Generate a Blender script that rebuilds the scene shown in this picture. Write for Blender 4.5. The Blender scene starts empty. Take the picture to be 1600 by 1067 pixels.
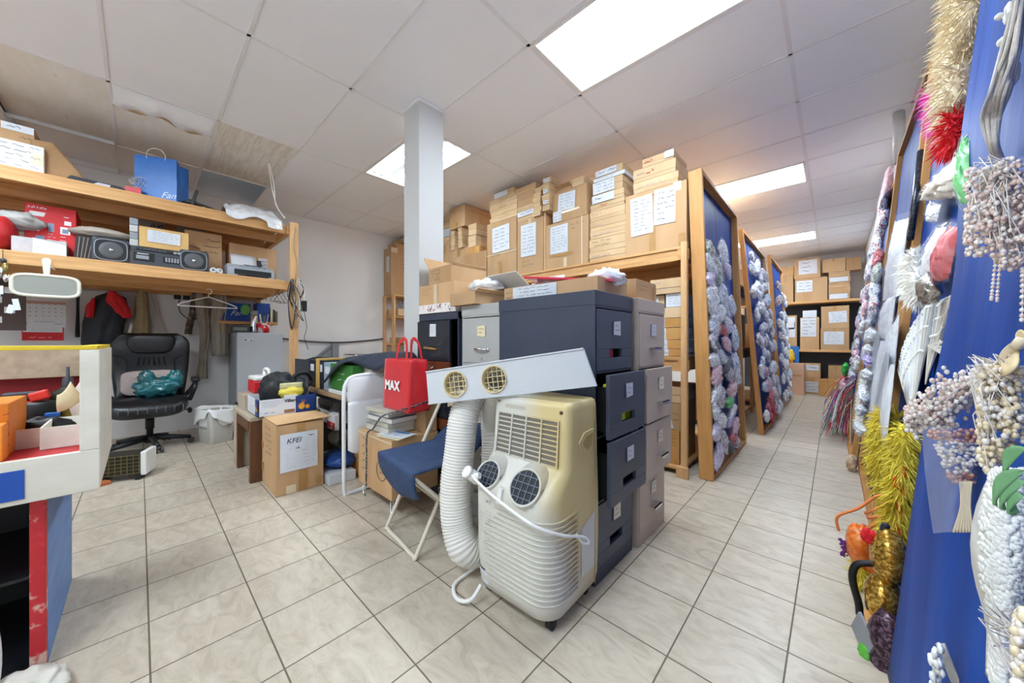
import bpy, bmesh, math, random
from mathutils import Vector, Matrix, noise
PI = math.pi
RND = random.Random(11)
SC = bpy.context.scene
COL = SC.collection
# ------------------------------------------------------------------ camera maths (for measuring the room)
FP, YAW, CX, CY, CAMH = 541.0, math.radians(42.93), 800.0, 533.6, 1.09
_c, _s = math.cos(YAW), math.sin(YAW)
def at(px, py, X=None, Y=None, Z=None):
    r = (px - CX) / FP; z = -(py - CY) / FP
    d = Vector((_c * r - _s, _s * r + _c, z))
    if X is not None: t = X / d.x
    elif Y is not None: t = Y / d.y
    else: t = (Z - CAMH) / d.z
    return Vector((d.x * t, d.y * t, d.z * t + CAMH))
# ------------------------------------------------------------------ materials
def lin(h):
    h = h.lstrip('#'); o = []
    for i in (0, 2, 4):
        c = int(h[i:i + 2], 16) / 255
        o.append(c / 12.92 if c <= .04045 else ((c + .055) / 1.055) ** 2.4)
    return (*o, 1)
MATS = {}
def mat(name, col='#cccccc', rough=.6, metal=0, spec=.4, col2=None, scale=8, stretch=(1, 1, 1), detail=4, lo=.35, hi=.65,
        bump=0, bscale=None, coat=0, alpha=1, emit=None, estr=0, trans=0, sheen=0, vor=False, perobj=0):
    if name in MATS: return MATS[name]
    m = bpy.data.materials.new(name); m.use_nodes = True
    nt = m.node_tree; N = nt.nodes; L = nt.links
    b = N['Principled BSDF']
    b.inputs['Base Color'].default_value = lin(col)
    b.inputs['Roughness'].default_value = rough
    b.inputs['Metallic'].default_value = metal
    b.inputs['Specular IOR Level'].default_value = spec
    b.inputs['Coat Weight'].default_value = coat
    b.inputs['Coat Roughness'].default_value = .15
    b.inputs['Alpha'].default_value = alpha
    b.inputs['Transmission Weight'].default_value = trans
    b.inputs['Sheen Weight'].default_value = sheen
    if emit:
        b.inputs['Emission Color'].default_value = lin(emit); b.inputs['Emission Strength'].default_value = estr
    tc = mp = None
    if col2 or bump:
        tc = N.new('ShaderNodeTexCoord'); mp = N.new('ShaderNodeMapping'); L.new(tc.outputs['Object'], mp.inputs[0])
        mp.inputs['Scale'].default_value = stretch
        if perobj:
            oi = N.new('ShaderNodeObjectInfo'); ml = N.new('ShaderNodeMath'); ml.operation = 'MULTIPLY'; ml.inputs[1].default_value = 37.0
            L.new(oi.outputs['Random'], ml.inputs[0]); cb = N.new('ShaderNodeCombineXYZ')
            for i in range(3): L.new(ml.outputs[0], cb.inputs[i])
            L.new(cb.outputs[0], mp.inputs['Location'])
    if col2:
        if vor:
            t = N.new('ShaderNodeTexVoronoi'); t.inputs['Scale'].default_value = scale; out = t.outputs['Color']
            sx = N.new('ShaderNodeSeparateColor'); L.new(out, sx.inputs[0]); out = sx.outputs[0]
        else:
            t = N.new('ShaderNodeTexNoise'); t.inputs['Scale'].default_value = scale; t.inputs['Detail'].default_value = detail
            t.inputs['Roughness'].default_value = .6; out = t.outputs['Fac']
        L.new(mp.outputs[0], t.inputs['Vector'])
        r = N.new('ShaderNodeValToRGB'); r.color_ramp.elements[0].position = lo; r.color_ramp.elements[1].position = hi
        r.color_ramp.elements[0].color = lin(col)
        cols = col2 if isinstance(col2, (list, tuple)) else [col2]
        r.color_ramp.elements[1].color = lin(cols[-1])
        for i, cc in enumerate(cols[:-1]):
            e = r.color_ramp.elements.new(lo + (hi - lo) * (i + 1) / len(cols)); e.color = lin(cc)
        if vor: r.color_ramp.interpolation = 'CONSTANT'
        L.new(out, r.inputs[0]); cout = r.outputs[0]
        if perobj:
            hs = N.new('ShaderNodeHueSaturation'); mr = N.new('ShaderNodeMapRange')
            mr.inputs[3].default_value = 1 - perobj; mr.inputs[4].default_value = 1 + perobj
            L.new(oi.outputs['Random'], mr.inputs[0]); L.new(mr.outputs[0], hs.inputs['Value']); L.new(cout, hs.inputs['Color']); cout = hs.outputs[0]
        L.new(cout, b.inputs['Base Color'])
    if bump:
        n2 = N.new('ShaderNodeTexNoise'); n2.inputs['Scale'].default_value = bscale or scale * 3; n2.inputs['Detail'].default_value = 3
        L.new(mp.outputs[0], n2.inputs['Vector'])
        bp = N.new('ShaderNodeBump'); bp.inputs['Strength'].default_value = bump; bp.inputs['Distance'].default_value = .01
        L.new(n2.outputs['Fac'], bp.inputs['Height']); L.new(bp.outputs[0], b.inputs['Normal'])
    MATS[name] = m
    return m
# ------------------------------------------------------------------ mesh builder
class B:
    def __init__(s): s.v = []; s.f = []; s.mi = []; s.sm = []; s.m = 0; s.M = None
    def add(s, vs, fs, smooth=False):
        b = len(s.v)
        for p in vs:
            p = Vector(p); s.v.append(s.M @ p if s.M else p)
        for q in fs: s.f.append([b + i for i in q]); s.mi.append(s.m); s.sm.append(smooth)
        return s
    def box(s, x0, x1, y0, y1, z0, z1, j=0):
        vs = [Vector((x, y, z)) for z in (z0, z1) for y in (y0, y1) for x in (x0, x1)]
        if j:
            for p in vs: p += Vector((RND.uniform(0, j) * (1 if p.x < (x0 + x1) / 2 else -1), RND.uniform(0, j) * (1 if p.y < (y0 + y1) / 2 else -1), -RND.uniform(0, j) if p.z > z0 else 0))
        return s.add(vs, [(0, 2, 3, 1), (4, 5, 7, 6), (0, 1, 5, 4), (2, 6, 7, 3), (0, 4, 6, 2), (1, 3, 7, 5)])
    def cbox(s, c, sz, M=None):
        o = s.M
        T = Matrix.Translation(c) @ (M.to_4x4() if M else Matrix.Identity(4)); s.M = (o @ T) if o else T
        s.box(-sz[0] / 2, sz[0] / 2, -sz[1] / 2, sz[1] / 2, -sz[2] / 2, sz[2] / 2); s.M = o; return s
    def bar(s, p, q, w, h, up=(0, 0, 1)):
        p, q = Vector(p), Vector(q); d = (q - p); l = d.length; d.normalize(); u = Vector(up)
        x = d.cross(u)
        if x.length < 1e-4: x = d.cross(Vector((1, 0, 0)))
        x.normalize(); z = x.cross(d)
        vs = [p + x * a + z * b_ for a, b_ in ((-w / 2, -h / 2), (w / 2, -h / 2), (w / 2, h / 2), (-w / 2, h / 2))]
        vs += [v + d * l for v in vs]
        return s.add(vs, [(0, 1, 2, 3), (7, 6, 5, 4), (0, 4, 5, 1), (1, 5, 6, 2), (2, 6, 7, 3), (3, 7, 4, 0)])
    def tube(s, pts, r, n=8, caps=True, closed=False):
        pts = [Vector(p) for p in pts]; k = len(pts); rs = r if isinstance(r, (list, tuple)) else [r] * k
        t0 = (pts[1] - pts[0]).normalized(); a = t0.orthogonal().normalized(); vs = []
        for i, p in enumerate(pts):
            if closed: t = (pts[(i + 1) % k] - pts[i - 1])
            else: t = (pts[min(i + 1, k - 1)] - pts[max(i - 1, 0)])
            if t.length < 1e-9: t = t0
            t = t.normalized(); a = (a - t * a.dot(t))
            a = a.normalized() if a.length > 1e-6 else t.orthogonal().normalized()
            b_ = t.cross(a); t0 = t
            for j in range(n):
                an = 2 * PI * j / n; vs.append(p + (a * math.cos(an) + b_ * math.sin(an)) * rs[i])
        fs = []
        for i in range(k if closed else k - 1):
            i2 = (i + 1) % k
            for j in range(n):
                j2 = (j + 1) % n; fs.append((i * n + j, i * n + j2, i2 * n + j2, i2 * n + j))
        s.add(vs, fs, True)
        if caps and not closed:
            s.f.append([len(s.v) - k * n + j for j in range(n)][::-1]); s.mi.append(s.m); s.sm.append(False)
            s.f.append([len(s.v) - n + j for j in range(n)]); s.mi.append(s.m); s.sm.append(False)
        return s
    def cyl(s, p, q, r, r2=None, n=16): return s.tube([p, q], [r, r if r2 is None else r2], n)
    def lathe(s, prof, c=(0, 0, 0), n=20, ax='z', sx=1, sy=1):
        vs = []; c = Vector(c)
        for r, z in prof:
            for j in range(n):
                an = 2 * PI * j / n; x, y = r * math.cos(an) * sx, r * math.sin(an) * sy
                vs.append(c + (Vector((x, y, z)) if ax == 'z' else Vector((x, z, y)) if ax == 'y' else Vector((z, x, y))))
        fs = [(i * n + j, i * n + (j + 1) % n, (i + 1) * n + (j + 1) % n, (i + 1) * n + j) for i in range(len(prof) - 1) for j in range(n)]
        if ax == 'y': fs = [f[::-1] for f in fs]
        s.add(vs, fs, True)
        return s
    def ball(s, c, r, nu=8, nv=5, sc=(1, 1, 1)):
        c = Vector(c); vs = [c + Vector((0, 0, r * sc[2]))]
        for i in range(1, nv):
            t = PI * i / nv
            for j in range(nu):
                p = 2 * PI * j / nu; vs.append(c + Vector((r * sc[0] * math.sin(t) * math.cos(p), r * sc[1] * math.sin(t) * math.sin(p), r * sc[2] * math.cos(t))))
        vs.append(c - Vector((0, 0, r * sc[2]))); e = len(vs) - 1; fs = []
        for j in range(nu):
            fs.append((0, 1 + j, 1 + (j + 1) % nu)); fs.append((e, e - nu + (j + 1) % nu, e - nu + j))
        for i in range(nv - 2):
            for j in range(nu):
                a = 1 + i * nu + j; b_ = 1 + i * nu + (j + 1) % nu; fs.append((a, a + nu, b_ + nu, b_))
        return s.add(vs, fs, True)
    def blob(s, c, rad, amp=.15, freq=3, seed=0, nu=20, nv=14, power=1):
        c = Vector(c); vs = []; fs = []
        def P(t, p):
            d = Vector((math.sin(t) * math.cos(p), math.sin(t) * math.sin(p), math.cos(t)))
            if power != 1: d = Vector([math.copysign(abs(q) ** power, q) for q in d])
            k = 1 + amp * noise.noise(d * freq + Vector((seed * 7.3, seed * 3.1, seed)))
            return c + Vector((d.x * rad[0], d.y * rad[1], d.z * rad[2])) * k
        vs.append(P(0, 0))
        for i in range(1, nv):
            for j in range(nu): vs.append(P(PI * i / nv, 2 * PI * j / nu))
        vs.append(P(PI, 0)); e = len(vs) - 1
        for j in range(nu):
            fs.append((0, 1 + j, 1 + (j + 1) % nu)); fs.append((e, e - nu + (j + 1) % nu, e - nu + j))
        for i in range(nv - 2):
            for j in range(nu):
                a = 1 + i * nu + j; b_ = 1 + i * nu + (j + 1) % nu; fs.append((a, a + nu, b_ + nu, b_))
        return s.add(vs, fs, True)
    def grid(s, fn, nu, nv, smooth=True):
        vs = [fn(i / nu, j / nv) for j in range(nv + 1) for i in range(nu + 1)]
        fs = [(j * (nu + 1) + i, j * (nu + 1) + i + 1, (j + 1) * (nu + 1) + i + 1, (j + 1) * (nu + 1) + i) for j in range(nv) for i in range(nu)]
        return s.add(vs, fs, smooth)
    def prism(s, poly, fn, d0, d1, smooth=False):
        n = len(poly); vs = [fn(u, v, d0) for u, v in poly] + [fn(u, v, d1) for u, v in poly]
        return s.add(vs, [tuple(range(n))[::-1], tuple(range(n, 2 * n))] + [(i, (i + 1) % n, n + (i + 1) % n, n + i) for i in range(n)], smooth)
    def build(s, name, mats, parent=None, loc=None, rot=0, bevel=0, solid=0, sub=0, angle=.6, fix=False):
        me = bpy.data.meshes.new(name)
        me.from_pydata(s.v, [], s.f)
        for m in (mats if isinstance(mats, (list, tuple)) else [mats]): me.materials.append(m)
        me.polygons.foreach_set('material_index', s.mi); me.polygons.foreach_set('use_smooth', s.sm)
        if fix:
            bm = bmesh.new(); bm.from_mesh(me); bmesh.ops.recalc_face_normals(bm, faces=bm.faces); bm.to_mesh(me); bm.free()
        me.update()
        o = bpy.data.objects.new(name, me); COL.objects.link(o)
        if parent: o.parent = parent
        if loc is not None: o.location = loc
        if rot: o.rotation_euler = (0, 0, rot)
        if solid:
            md = o.modifiers.new('thickness', 'SOLIDIFY'); md.thickness = solid; md.offset = 0
        if bevel:
            md = o.modifiers.new('soft_edges', 'BEVEL'); md.width = bevel; md.segments = 2; md.limit_method = 'ANGLE'; md.angle_limit = .7
        if sub:
            md = o.modifiers.new('smooth', 'SUBSURF'); md.levels = md.render_levels = sub
        return o
def smooth_path(pts, n=6, closed=False):
    pts = [Vector(p) for p in pts]; out = []; k = len(pts)
    for i in range(k if closed else k - 1):
        g = (lambda q: pts[q % k]) if closed else (lambda q: pts[max(0, min(k - 1, q))])
        a, b, c, d = g(i - 1), g(i), g(i + 1), g(i + 2)
        for t in range(n):
            t /= n
            out.append(.5 * ((2 * b) + (c - a) * t + (2 * a - 5 * b + 4 * c - d) * t * t + (3 * b - a - 3 * c + d) * t ** 3))
    if not closed: out.append(pts[-1])
    return out
LABELS = {}
def tag(o, label, cat, group=None, kind=None):
    o['label'] = label; o['category'] = cat
    if group: o['group'] = group
    if kind: o['kind'] = kind
    return o
def thing(name, label, cat, loc, rot=0, group=None):
    o = bpy.data.objects.new(name, None); COL.objects.link(o); o.location = loc; o.rotation_euler = (0, 0, rot); o.empty_display_size = .1
    return tag(o, label, cat, group)
def struct(o):
    o['kind'] = 'structure'; return o
def copy_tree(o, parent=None):
    c = o.copy(); COL.objects.link(c)
    if parent: c.parent = parent
    for ch in o.children: copy_tree(ch, c)
    return c
def lettering(text, size, M, m, parent, name='lettering', depth=.0008, shear=0, bold=0):
    cu = bpy.data.curves.new(name, 'FONT'); cu.body = text; cu.size = size; cu.extrude = depth; cu.align_x = 'CENTER'; cu.align_y = 'CENTER'; cu.shear = shear
    cu.offset = bold
    t = bpy.data.objects.new(name, cu); COL.objects.link(t)
    me = bpy.data.meshes.new_from_object(t.evaluated_get(bpy.context.evaluated_depsgraph_get()))
    bpy.data.objects.remove(t); bpy.data.curves.remove(cu)
    me.transform(M); me.materials.clear(); me.materials.append(m); me.name = name
    o = bpy.data.objects.new(name, me); COL.objects.link(o); o.parent = parent
    return o
# frames for text on a face: text lies in local XY, facing +Z
def face_m(face, c):
    R_ = {'F': Matrix(((1, 0, 0), (0, 0, -1), (0, 1, 0))), 'R': Matrix(((0, 0, 1), (1, 0, 0), (0, 1, 0))),
          'K': Matrix(((-1, 0, 0), (0, 0, 1), (0, 1, 0))), 'L': Matrix(((0, 0, -1), (-1, 0, 0), (0, 1, 0))), 'T': Matrix.Identity(3)}[face]
    return Matrix.Translation(c) @ R_.to_4x4()
# ------------------------------------------------------------------ shared materials
CARD = mat('cardboard', '#b58f66', .8, col2='#c4a078', scale=3, stretch=(1, 1, .25), bump=.05, bscale=60, perobj=.13)
CARD2 = mat('cardboard_pale', '#c4a47c', .8, col2='#d2b48e', scale=3, stretch=(1, 1, .25), perobj=.1)
CARD3 = mat('cardboard_orange', '#b98545', .75, col2='#c9975a', scale=4, perobj=.08)
CARDIN = mat('cardboard_inside', '#a8835c', .85, col2='#b8946c', scale=5)
TAPE = mat('packing_tape', '#b58b55', .35, col2='#a87d48', scale=9, spec=.5)
CLEAR = mat('clear_tape', '#d8c4a6', .2, spec=.6)
PAPER = mat('paper', '#d6d9de', .7, col2='#cdd2da', scale=6)
CREAM = mat('cream_paper', '#e6d6ae', .7)
INK = mat('ink', '#3a3a44', .6)
INKG = mat('pale_ink', '#8a8f9a', .6)
REDINK = mat('red_ink', '#b3272c', .6)
WOOD = mat('pine_wood', '#b98650', .6, col2=['#cf9f68', '#dcb07c'], scale=3.5, stretch=(9, .8, 9), detail=6, lo=.25, hi=.75)
WOODX = mat('pine_wood_x', '#b98650', .6, col2=['#cf9f68', '#dcb07c'], scale=3.5, stretch=(.8, 9, 9), detail=6, lo=.25, hi=.75)
WOODZ = mat('pine_wood_upright', '#c09060', .6, col2=['#d2a674', '#deb687'], scale=3.5, stretch=(9, 9, .8), detail=6, lo=.25, hi=.75)
STILE = mat('panel_wood', '#b5803f', .55, col2=['#c48f54', '#d0a066'], scale=3.5, stretch=(9, 9, .8), detail=6, lo=.25, hi=.75)
STILEY = mat('panel_rail_wood', '#a3682f', .55, col2=['#b67b3e', '#c28a4e'], scale=3.5, stretch=(9, .8, 9), detail=6, lo=.25, hi=.75)
BLACK = mat('black_plastic', '#17181b', .45)
DGREY = mat('dark_grey_plastic', '#3b3e45', .45)
GREY = mat('grey_plastic', '#8e939a', .45)
WHITE = mat('white_plastic', '#e6e5e1', .4)
CHROME = mat('chrome', '#d8d8d8', .2, metal=1)
RED = mat('red_plastic', '#c41e26', .4)
def clear_plastic(name='clear_plastic', tint='#ffffff', amount=.72, rough=.18):
    if name in MATS: return MATS[name]
    m = bpy.data.materials.new(name); m.use_nodes = True; nt = m.node_tree; N = nt.nodes; L = nt.links
    b = N['Principled BSDF']; b.inputs['Base Color'].default_value = lin('#eef0f5'); b.inputs['Roughness'].default_value = rough
    b.inputs['Specular IOR Level'].default_value = .8
    t = N.new('ShaderNodeBsdfTransparent'); t.inputs[0].default_value = lin(tint)
    mx = N.new('ShaderNodeMixShader'); mx.inputs[0].default_value = amount
    L.new(b.outputs[0], mx.inputs[1]); L.new(t.outputs[0], mx.inputs[2]); L.new(mx.outputs[0], N['Material Output'].inputs[0])
    MATS[name] = m; return m
WRAP = clear_plastic()
# ------------------------------------------------------------------ cartons
def facept(face, w, d, h, u, v, e=.0015):
    if face == 'F': return Vector((-w / 2 + u * w, -d / 2 - e, v * h))
    if face == 'R': return Vector((w / 2 + e, -d / 2 + u * d, v * h))
    if face == 'L': return Vector((-w / 2 - e, d / 2 - u * d, v * h))
    if face == 'K': return Vector((w / 2 - u * w, d / 2 + e, v * h))
    return Vector((-w / 2 + u * w, -d / 2 + v * d, h + e))
def scribble(b, P, u0, v0, u1, v1, lines, asp, m, seed=0, th=.1, fill=.8):
    """handwriting: ribbons of pen strokes in the (u,v) rectangle; asp = height/width of a unit"""
    r = random.Random(seed); b.m = m; lh = (v1 - v0) / max(1, lines)
    for i in range(lines):
        vb = v1 - (i + .65) * lh; x = u0 + (u1 - u0) * r.uniform(0, .12); xe = u0 + (u1 - u0) * r.uniform(fill * .6, 1)
        while x < xe:
            wl = lh * asp * r.uniform(.9, 2.2); n = max(3, int(r.uniform(3, 8))); pts = []
            for k in range(n + 1):
                pts.append((min(x + wl * k / n, u1), vb + lh * r.uniform(0, .42) * (1 if k % 2 else .2)))
            t = lh * th
            vs = []; fs = []
            for (pu, pv) in pts: vs += [P(pu, pv), P(pu + t * .3 * asp, pv + t)]
            for k in range(n): fs.append((2 * k, 2 * k + 2, 2 * k + 3, 2 * k + 1))
            b.add(vs, fs); x += wl + lh * asp * r.uniform(.35, .8)
def paper_note(parent, face, w, d, h, u0, v0, u1, v1, lines=4, m=None, ink=None, seed=0, tilt=0, name='paper_label', ink2=None):
    b = B(); P = lambda u, v, e=.002: facept(face, w, d, h, u, v, e)
    cu, cv = (u0 + u1) / 2, (v0 + v1) / 2
    def T(u, v, e):
        du, dv = (u - cu), (v - cv); return P(cu + du - dv * tilt, cv + dv + du * tilt, e)
    n = 6
    vs = [T(u0 + (u1 - u0) * i / n, v0 + (v1 - v0) * j / n, .005 + .001 * math.sin(i * 1.9 + j * 1.3 + seed)) for j in range(n + 1) for i in range(n + 1)]
    b.add(vs, [(j * (n + 1) + i, j * (n + 1) + i + 1, (j + 1) * (n + 1) + i + 1, (j + 1) * (n + 1) + i) for j in range(n) for i in range(n)])
    if lines:
        lines = int(lines * 1.5 + .5) if lines > 1 else 1; uu, vv = (w if face in 'FKT' else d), (h if face != 'T' else d)
        scribble(b, lambda u, v: T(u, v, .0068), u0 + .08 * (u1 - u0), v0 + .08 * (v1 - v0), u1 - .06 * (u1 - u0), v1 - .06 * (v1 - v0), lines, vv / uu, 1, seed, fill=.9)
    return b.build(name, [m or PAPER, ink or INK], parent)
def writing(parent, face, w, d, h, u0, v0, u1, v1, lines=2, ink=None, seed=0, name='handwriting'):
    b = B(); uu, vv = (w if face in 'FKT' else d), (h if face != 'T' else d)
    scribble(b, lambda u, v: facept(face, w, d, h, u, v, .004), u0, v0, u1, v1, lines, vv / uu, 0, seed, th=.09)
    return b.build(name, [ink or INK], parent)
def tape_strip(parent, face, w, d, h, u0, v0, u1, v1, m=None, name='tape_strip'):
    b = B(); P = lambda u, v: facept(face, w, d, h, u, v, .0007 if face == 'T' else .0025)
    b.add([P(u0, v0), P(u1, v0), P(u1, v1), P(u0, v1)], [(0, 1, 2, 3)])
    return b.build(name, [m or TAPE], parent)
_seed = [0]
def carton(x0, x1, y0, y1, z0, z1, label, group=None, notes=(), writes=(), tapes=None, m=None, rot=0, name='cardboard_box', lid=0, lap=.004, cat='box', flat=False, j=.004):
    """closed carton; notes (face,u0,v0,u1,v1,lines,tilt), writes (face,u0,v0,u1,v1,lines,ink), tapes (face,u0,v0,u1,v1)"""
    _seed[0] += 1; sd = _seed[0]
    w, d, h = x1 - x0, y1 - y0, z1 - z0; m = m or CARD
    j = min(j, .0025, w * .02, h * .04)
    t = thing(name, label, cat, ((x0 + x1) / 2, (y0 + y1) / 2, z0), rot, group)
    b = B()
    if lid:
        b.box(-w / 2 + lap, w / 2 - lap, -d / 2 + lap, d / 2 - lap, 0, h - .002, 0); b.build('box_tray', [m], t, bevel=.002)
        b = B(); b.box(-w / 2, w / 2, -d / 2, d / 2, h * (1 - lid), h, j); b.build('box_lid', [m], t, bevel=.002)
    else:
        g = min(.004, h * .05)
        b.box(-w / 2, w / 2, -d / 2, d / 2, 0, h, j)
        if not flat:
            b.m = 1; b.box(-w / 2 + .01, w / 2 - .01, -.003, .003, h - .002, h + .0006)
        b.build('carton_body', [m, CARDIN], t, bevel=.003)
    for i, n in enumerate(notes):
        paper_note(t, n[0], w, d, h, *n[1:5], lines=n[5] if len(n) > 5 else 4, tilt=n[6] if len(n) > 6 else 0, m=n[7] if len(n) > 7 else None, seed=sd * 13 + i)
    for i, n in enumerate(writes):
        writing(t, n[0], w, d, h, *n[1:5], lines=n[5] if len(n) > 5 else 2, ink=n[6] if len(n) > 6 else None, seed=sd * 17 + i)
    if tapes is None: tapes = () if (lid or flat) else (('F', .44, .8, .56, 1), ('T', .44, 0, .56, 1))
    for n in tapes: tape_strip(t, *((n[0], w, d, h) + tuple(n[1:5])), m=n[5] if len(n) > 5 else None)
    return t
def open_carton(x0, x1, y0, y1, z0, z1, label, group=None, flaps=(), m=None, rot=0, writes=(), notes=(), name='open_cardboard_box', cat='box'):
    """open carton with walls and hinged flaps: flaps (side, length, angle from vertical outwards in deg)"""
    w, d, h = x1 - x0, y1 - y0, z1 - z0; m = m or CARD; th = .005
    t = thing(name, label, cat, ((x0 + x1) / 2, (y0 + y1) / 2, z0), rot, group); _seed[0] += 1
    b = B(); b.box(-w / 2, w / 2, -d / 2, d / 2, 0, th)
    b.box(-w / 2, w / 2, -d / 2, -d / 2 + th, th, h); b.box(-w / 2, w / 2, d / 2 - th, d / 2, th, h)
    b.box(-w / 2, -w / 2 + th, -d / 2 + th, d / 2 - th, th, h); b.box(w / 2 - th, w / 2, -d / 2 + th, d / 2 - th, th, h)
    b.build('carton_body', [m], t)
    for (sd, ln, an) in flaps:
        a = math.radians(an); s_, c_ = math.sin(a) * ln, math.cos(a) * ln; b = B()
        if sd in 'FK':
            y = (-d / 2 if sd == 'F' else d / 2); dy = -s_ if sd == 'F' else s_
            b.bar((0, y, h), (0, y + dy, h + c_), w - .006, th, up=(0, -1 if sd == 'F' else 1, .3))
        else:
            x = (-w / 2 if sd == 'L' else w / 2); dx = -s_ if sd == 'L' else s_
            b.bar((x, 0, h), (x + dx, 0, h + c_), d - .006, th, up=(-1 if sd == 'L' else 1, 0, .3))
        b.build('flap', [m], t)
    for i, n in enumerate(writes): writing(t, n[0], w, d, h, *n[1:5], lines=n[5] if len(n) > 5 else 2, ink=n[6] if len(n) > 6 else None, seed=_seed[0] * 19 + i)
    for i, n in enumerate(notes): paper_note(t, n[0], w, d, h, *n[1:5], lines=n[5] if len(n) > 5 else 4, m=n[7] if len(n) > 7 else None, seed=_seed[0] * 23 + i)
    return t
# ================================================================== THE ROOM
XL, XR, YB, YF, ZC = -5.9, .46, 10.1, -2.4, 2.975
def floor_mat():
    m = bpy.data.materials.new('floor_tiles'); m.use_nodes = True; nt = m.node_tree; N = nt.nodes; L = nt.links; b = N['Principled BSDF']
    def math_(op, a, v=None, w=None):
        n = N.new('ShaderNodeMath'); n.operation = op
        for i, q in enumerate((a, v, w)):
            if q is None: continue
            if isinstance(q, (int, float)): n.inputs[i].default_value = q
            else: L.new(q, n.inputs[i])
        return n.outputs[0]
    tc = N.new('ShaderNodeTexCoord'); sp = N.new('ShaderNodeSeparateXYZ'); L.new(tc.outputs['Object'], sp.inputs[0])
    S = .305
    fx = math_('DIVIDE', math_('SUBTRACT', sp.outputs[0], .186), S); fy = math_('DIVIDE', math_('SUBTRACT', sp.outputs[1], .0235), S)
    ex = math_('PINGPONG', fx, .5); ey = math_('PINGPONG', fy, .5)
    gx = math_('LESS_THAN', ex, .0085); gy = math_('LESS_THAN', ey, .0085); g = math_('MAXIMUM', gx, gy)
    cb = N.new('ShaderNodeCombineXYZ'); L.new(math_('FLOOR', fx), cb.inputs[0]); L.new(math_('FLOOR', fy), cb.inputs[1])
    wn = N.new('ShaderNodeTexWhiteNoise'); wn.noise_dimensions = '3D'; L.new(cb.outputs[0], wn.inputs['Vector'])
    vm = N.new('ShaderNodeVectorMath'); vm.operation = 'MULTIPLY_ADD'; L.new(wn.outputs['Color'], vm.inputs[0]); vm.inputs[1].default_value = (9, 9, 9); L.new(tc.outputs['Object'], vm.inputs[2])
    mp = N.new('ShaderNodeMapping'); mp.inputs['Scale'].default_value = (2.2, 4.5, 1); L.new(vm.outputs[0], mp.inputs[0])
    n1 = N.new('ShaderNodeTexNoise'); n1.inputs['Scale'].default_value = 3.2; n1.inputs['Detail'].default_value = 6; n1.inputs['Distortion'].default_value = 1.2; n1.inputs['Roughness'].default_value = .65
    L.new(mp.outputs[0], n1.inputs['Vector'])
    r = N.new('ShaderNodeValToRGB'); e = r.color_ramp.elements; e[0].position = .3; e[0].color = lin('#a99c8b'); e[1].position = .7; e[1].color = lin('#cabeae')
    q = e.new(.5); q.color = lin('#bdb19f'); L.new(n1.outputs['Fac'], r.inputs[0])
    hs = N.new('ShaderNodeHueSaturation'); L.new(r.outputs[0], hs.inputs['Color']); L.new(math_('MULTIPLY_ADD', wn.outputs['Value'], .08, .96), hs.inputs['Value'])
    mx = N.new('ShaderNodeMix'); mx.data_type = 'RGBA'; L.new(g, mx.inputs['Factor']); L.new(hs.outputs[0], mx.inputs['A']); mx.inputs['B'].default_value = lin('#6a5f52')
    L.new(mx.outputs['Result'], b.inputs['Base Color'])
    L.new(math_('MULTIPLY_ADD', g, .5, .32), b.inputs['Roughness']); b.inputs['Specular IOR Level'].default_value = .35
    bp = N.new('ShaderNodeBump'); bp.inputs['Distance'].default_value = .003; bp.inputs['Strength'].default_value = .6
    L.new(math_('SUBTRACT', 1.0, g), bp.inputs['Height']); L.new(bp.outputs[0], b.inputs['Normal'])
    return m
b = B(); b.box(XL - .1, XR + .1, YF - .1, YB + .1, -.12, 0); struct(b.build('floor', floor_mat()))
WALL = mat('white_wall_paint', '#ebebeb', .75, col2='#eeeeee', scale=2)
CEIL = mat('ceiling_tile', '#eff1f5', .5, col2='#f1f3f6', scale=1.5, spec=.5)
BAR = mat('ceiling_grid_metal', '#e6e6e6', .45)
DARK = mat('dark_void', '#55575a', .9)
for n, a in (('wall_left', (XL - .1, XL, YF, YB, 0, 3.3)), ('wall_right', (XR, XR + .1, YF, YB, 0, 3.3)), ('wall_back', (XL - .1, XR + .1, YB, YB + .1, 0, 3.3)), ('wall_front', (XL - .1, XR + .1, YF - .1, YF, 0, 3.3))):
    b = B(); b.box(*a); struct(b.build(n, WALL))
# ceiling: lay-in panels between T bars; a few by the shelving are damaged or gone
GX = [-.21 - 1.213 * k for k in range(5)]; GY = [.457 + .613 * k for k in range(-5, 17)]
xs = [XL] + GX[::-1] + [XR]; ys = [YF] + [y for y in GY if YF < y < YB] + [YB]
lights = [(-1.423, 1.683), (-3.849, 1.683), (-1.423, 4.748), (-1.423, 7.813), (-1.423, -1.382), (-3.849, -1.382), (-3.849, 4.748), (-3.849, 7.813)]  # the pair behind the camera is unseen, added to brighten the room
special = {}
b = B()
def cellkey(x, y): return (round(x, 2), round(y, 2))
lk = {cellkey(x, y) for x, y in lights}
missing = {cellkey(-5.062, -.156), cellkey(-5.062, .457), cellkey(XL, .457), cellkey(-5.062, -.769), cellkey(XL, -.156), cellkey(XL, -.769)}
for i in range(len(xs) - 1):
    for k in range(len(ys) - 1):
        if cellkey(xs[i], ys[k]) in lk or cellkey(xs[i], ys[k]) in missing: continue
        if ys[k + 1] - ys[k] < .01: continue
        b.box(xs[i] + .004, xs[i + 1] - .004, ys[k] + .004, ys[k + 1] - .004, ZC + .002, ZC + .018)
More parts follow.
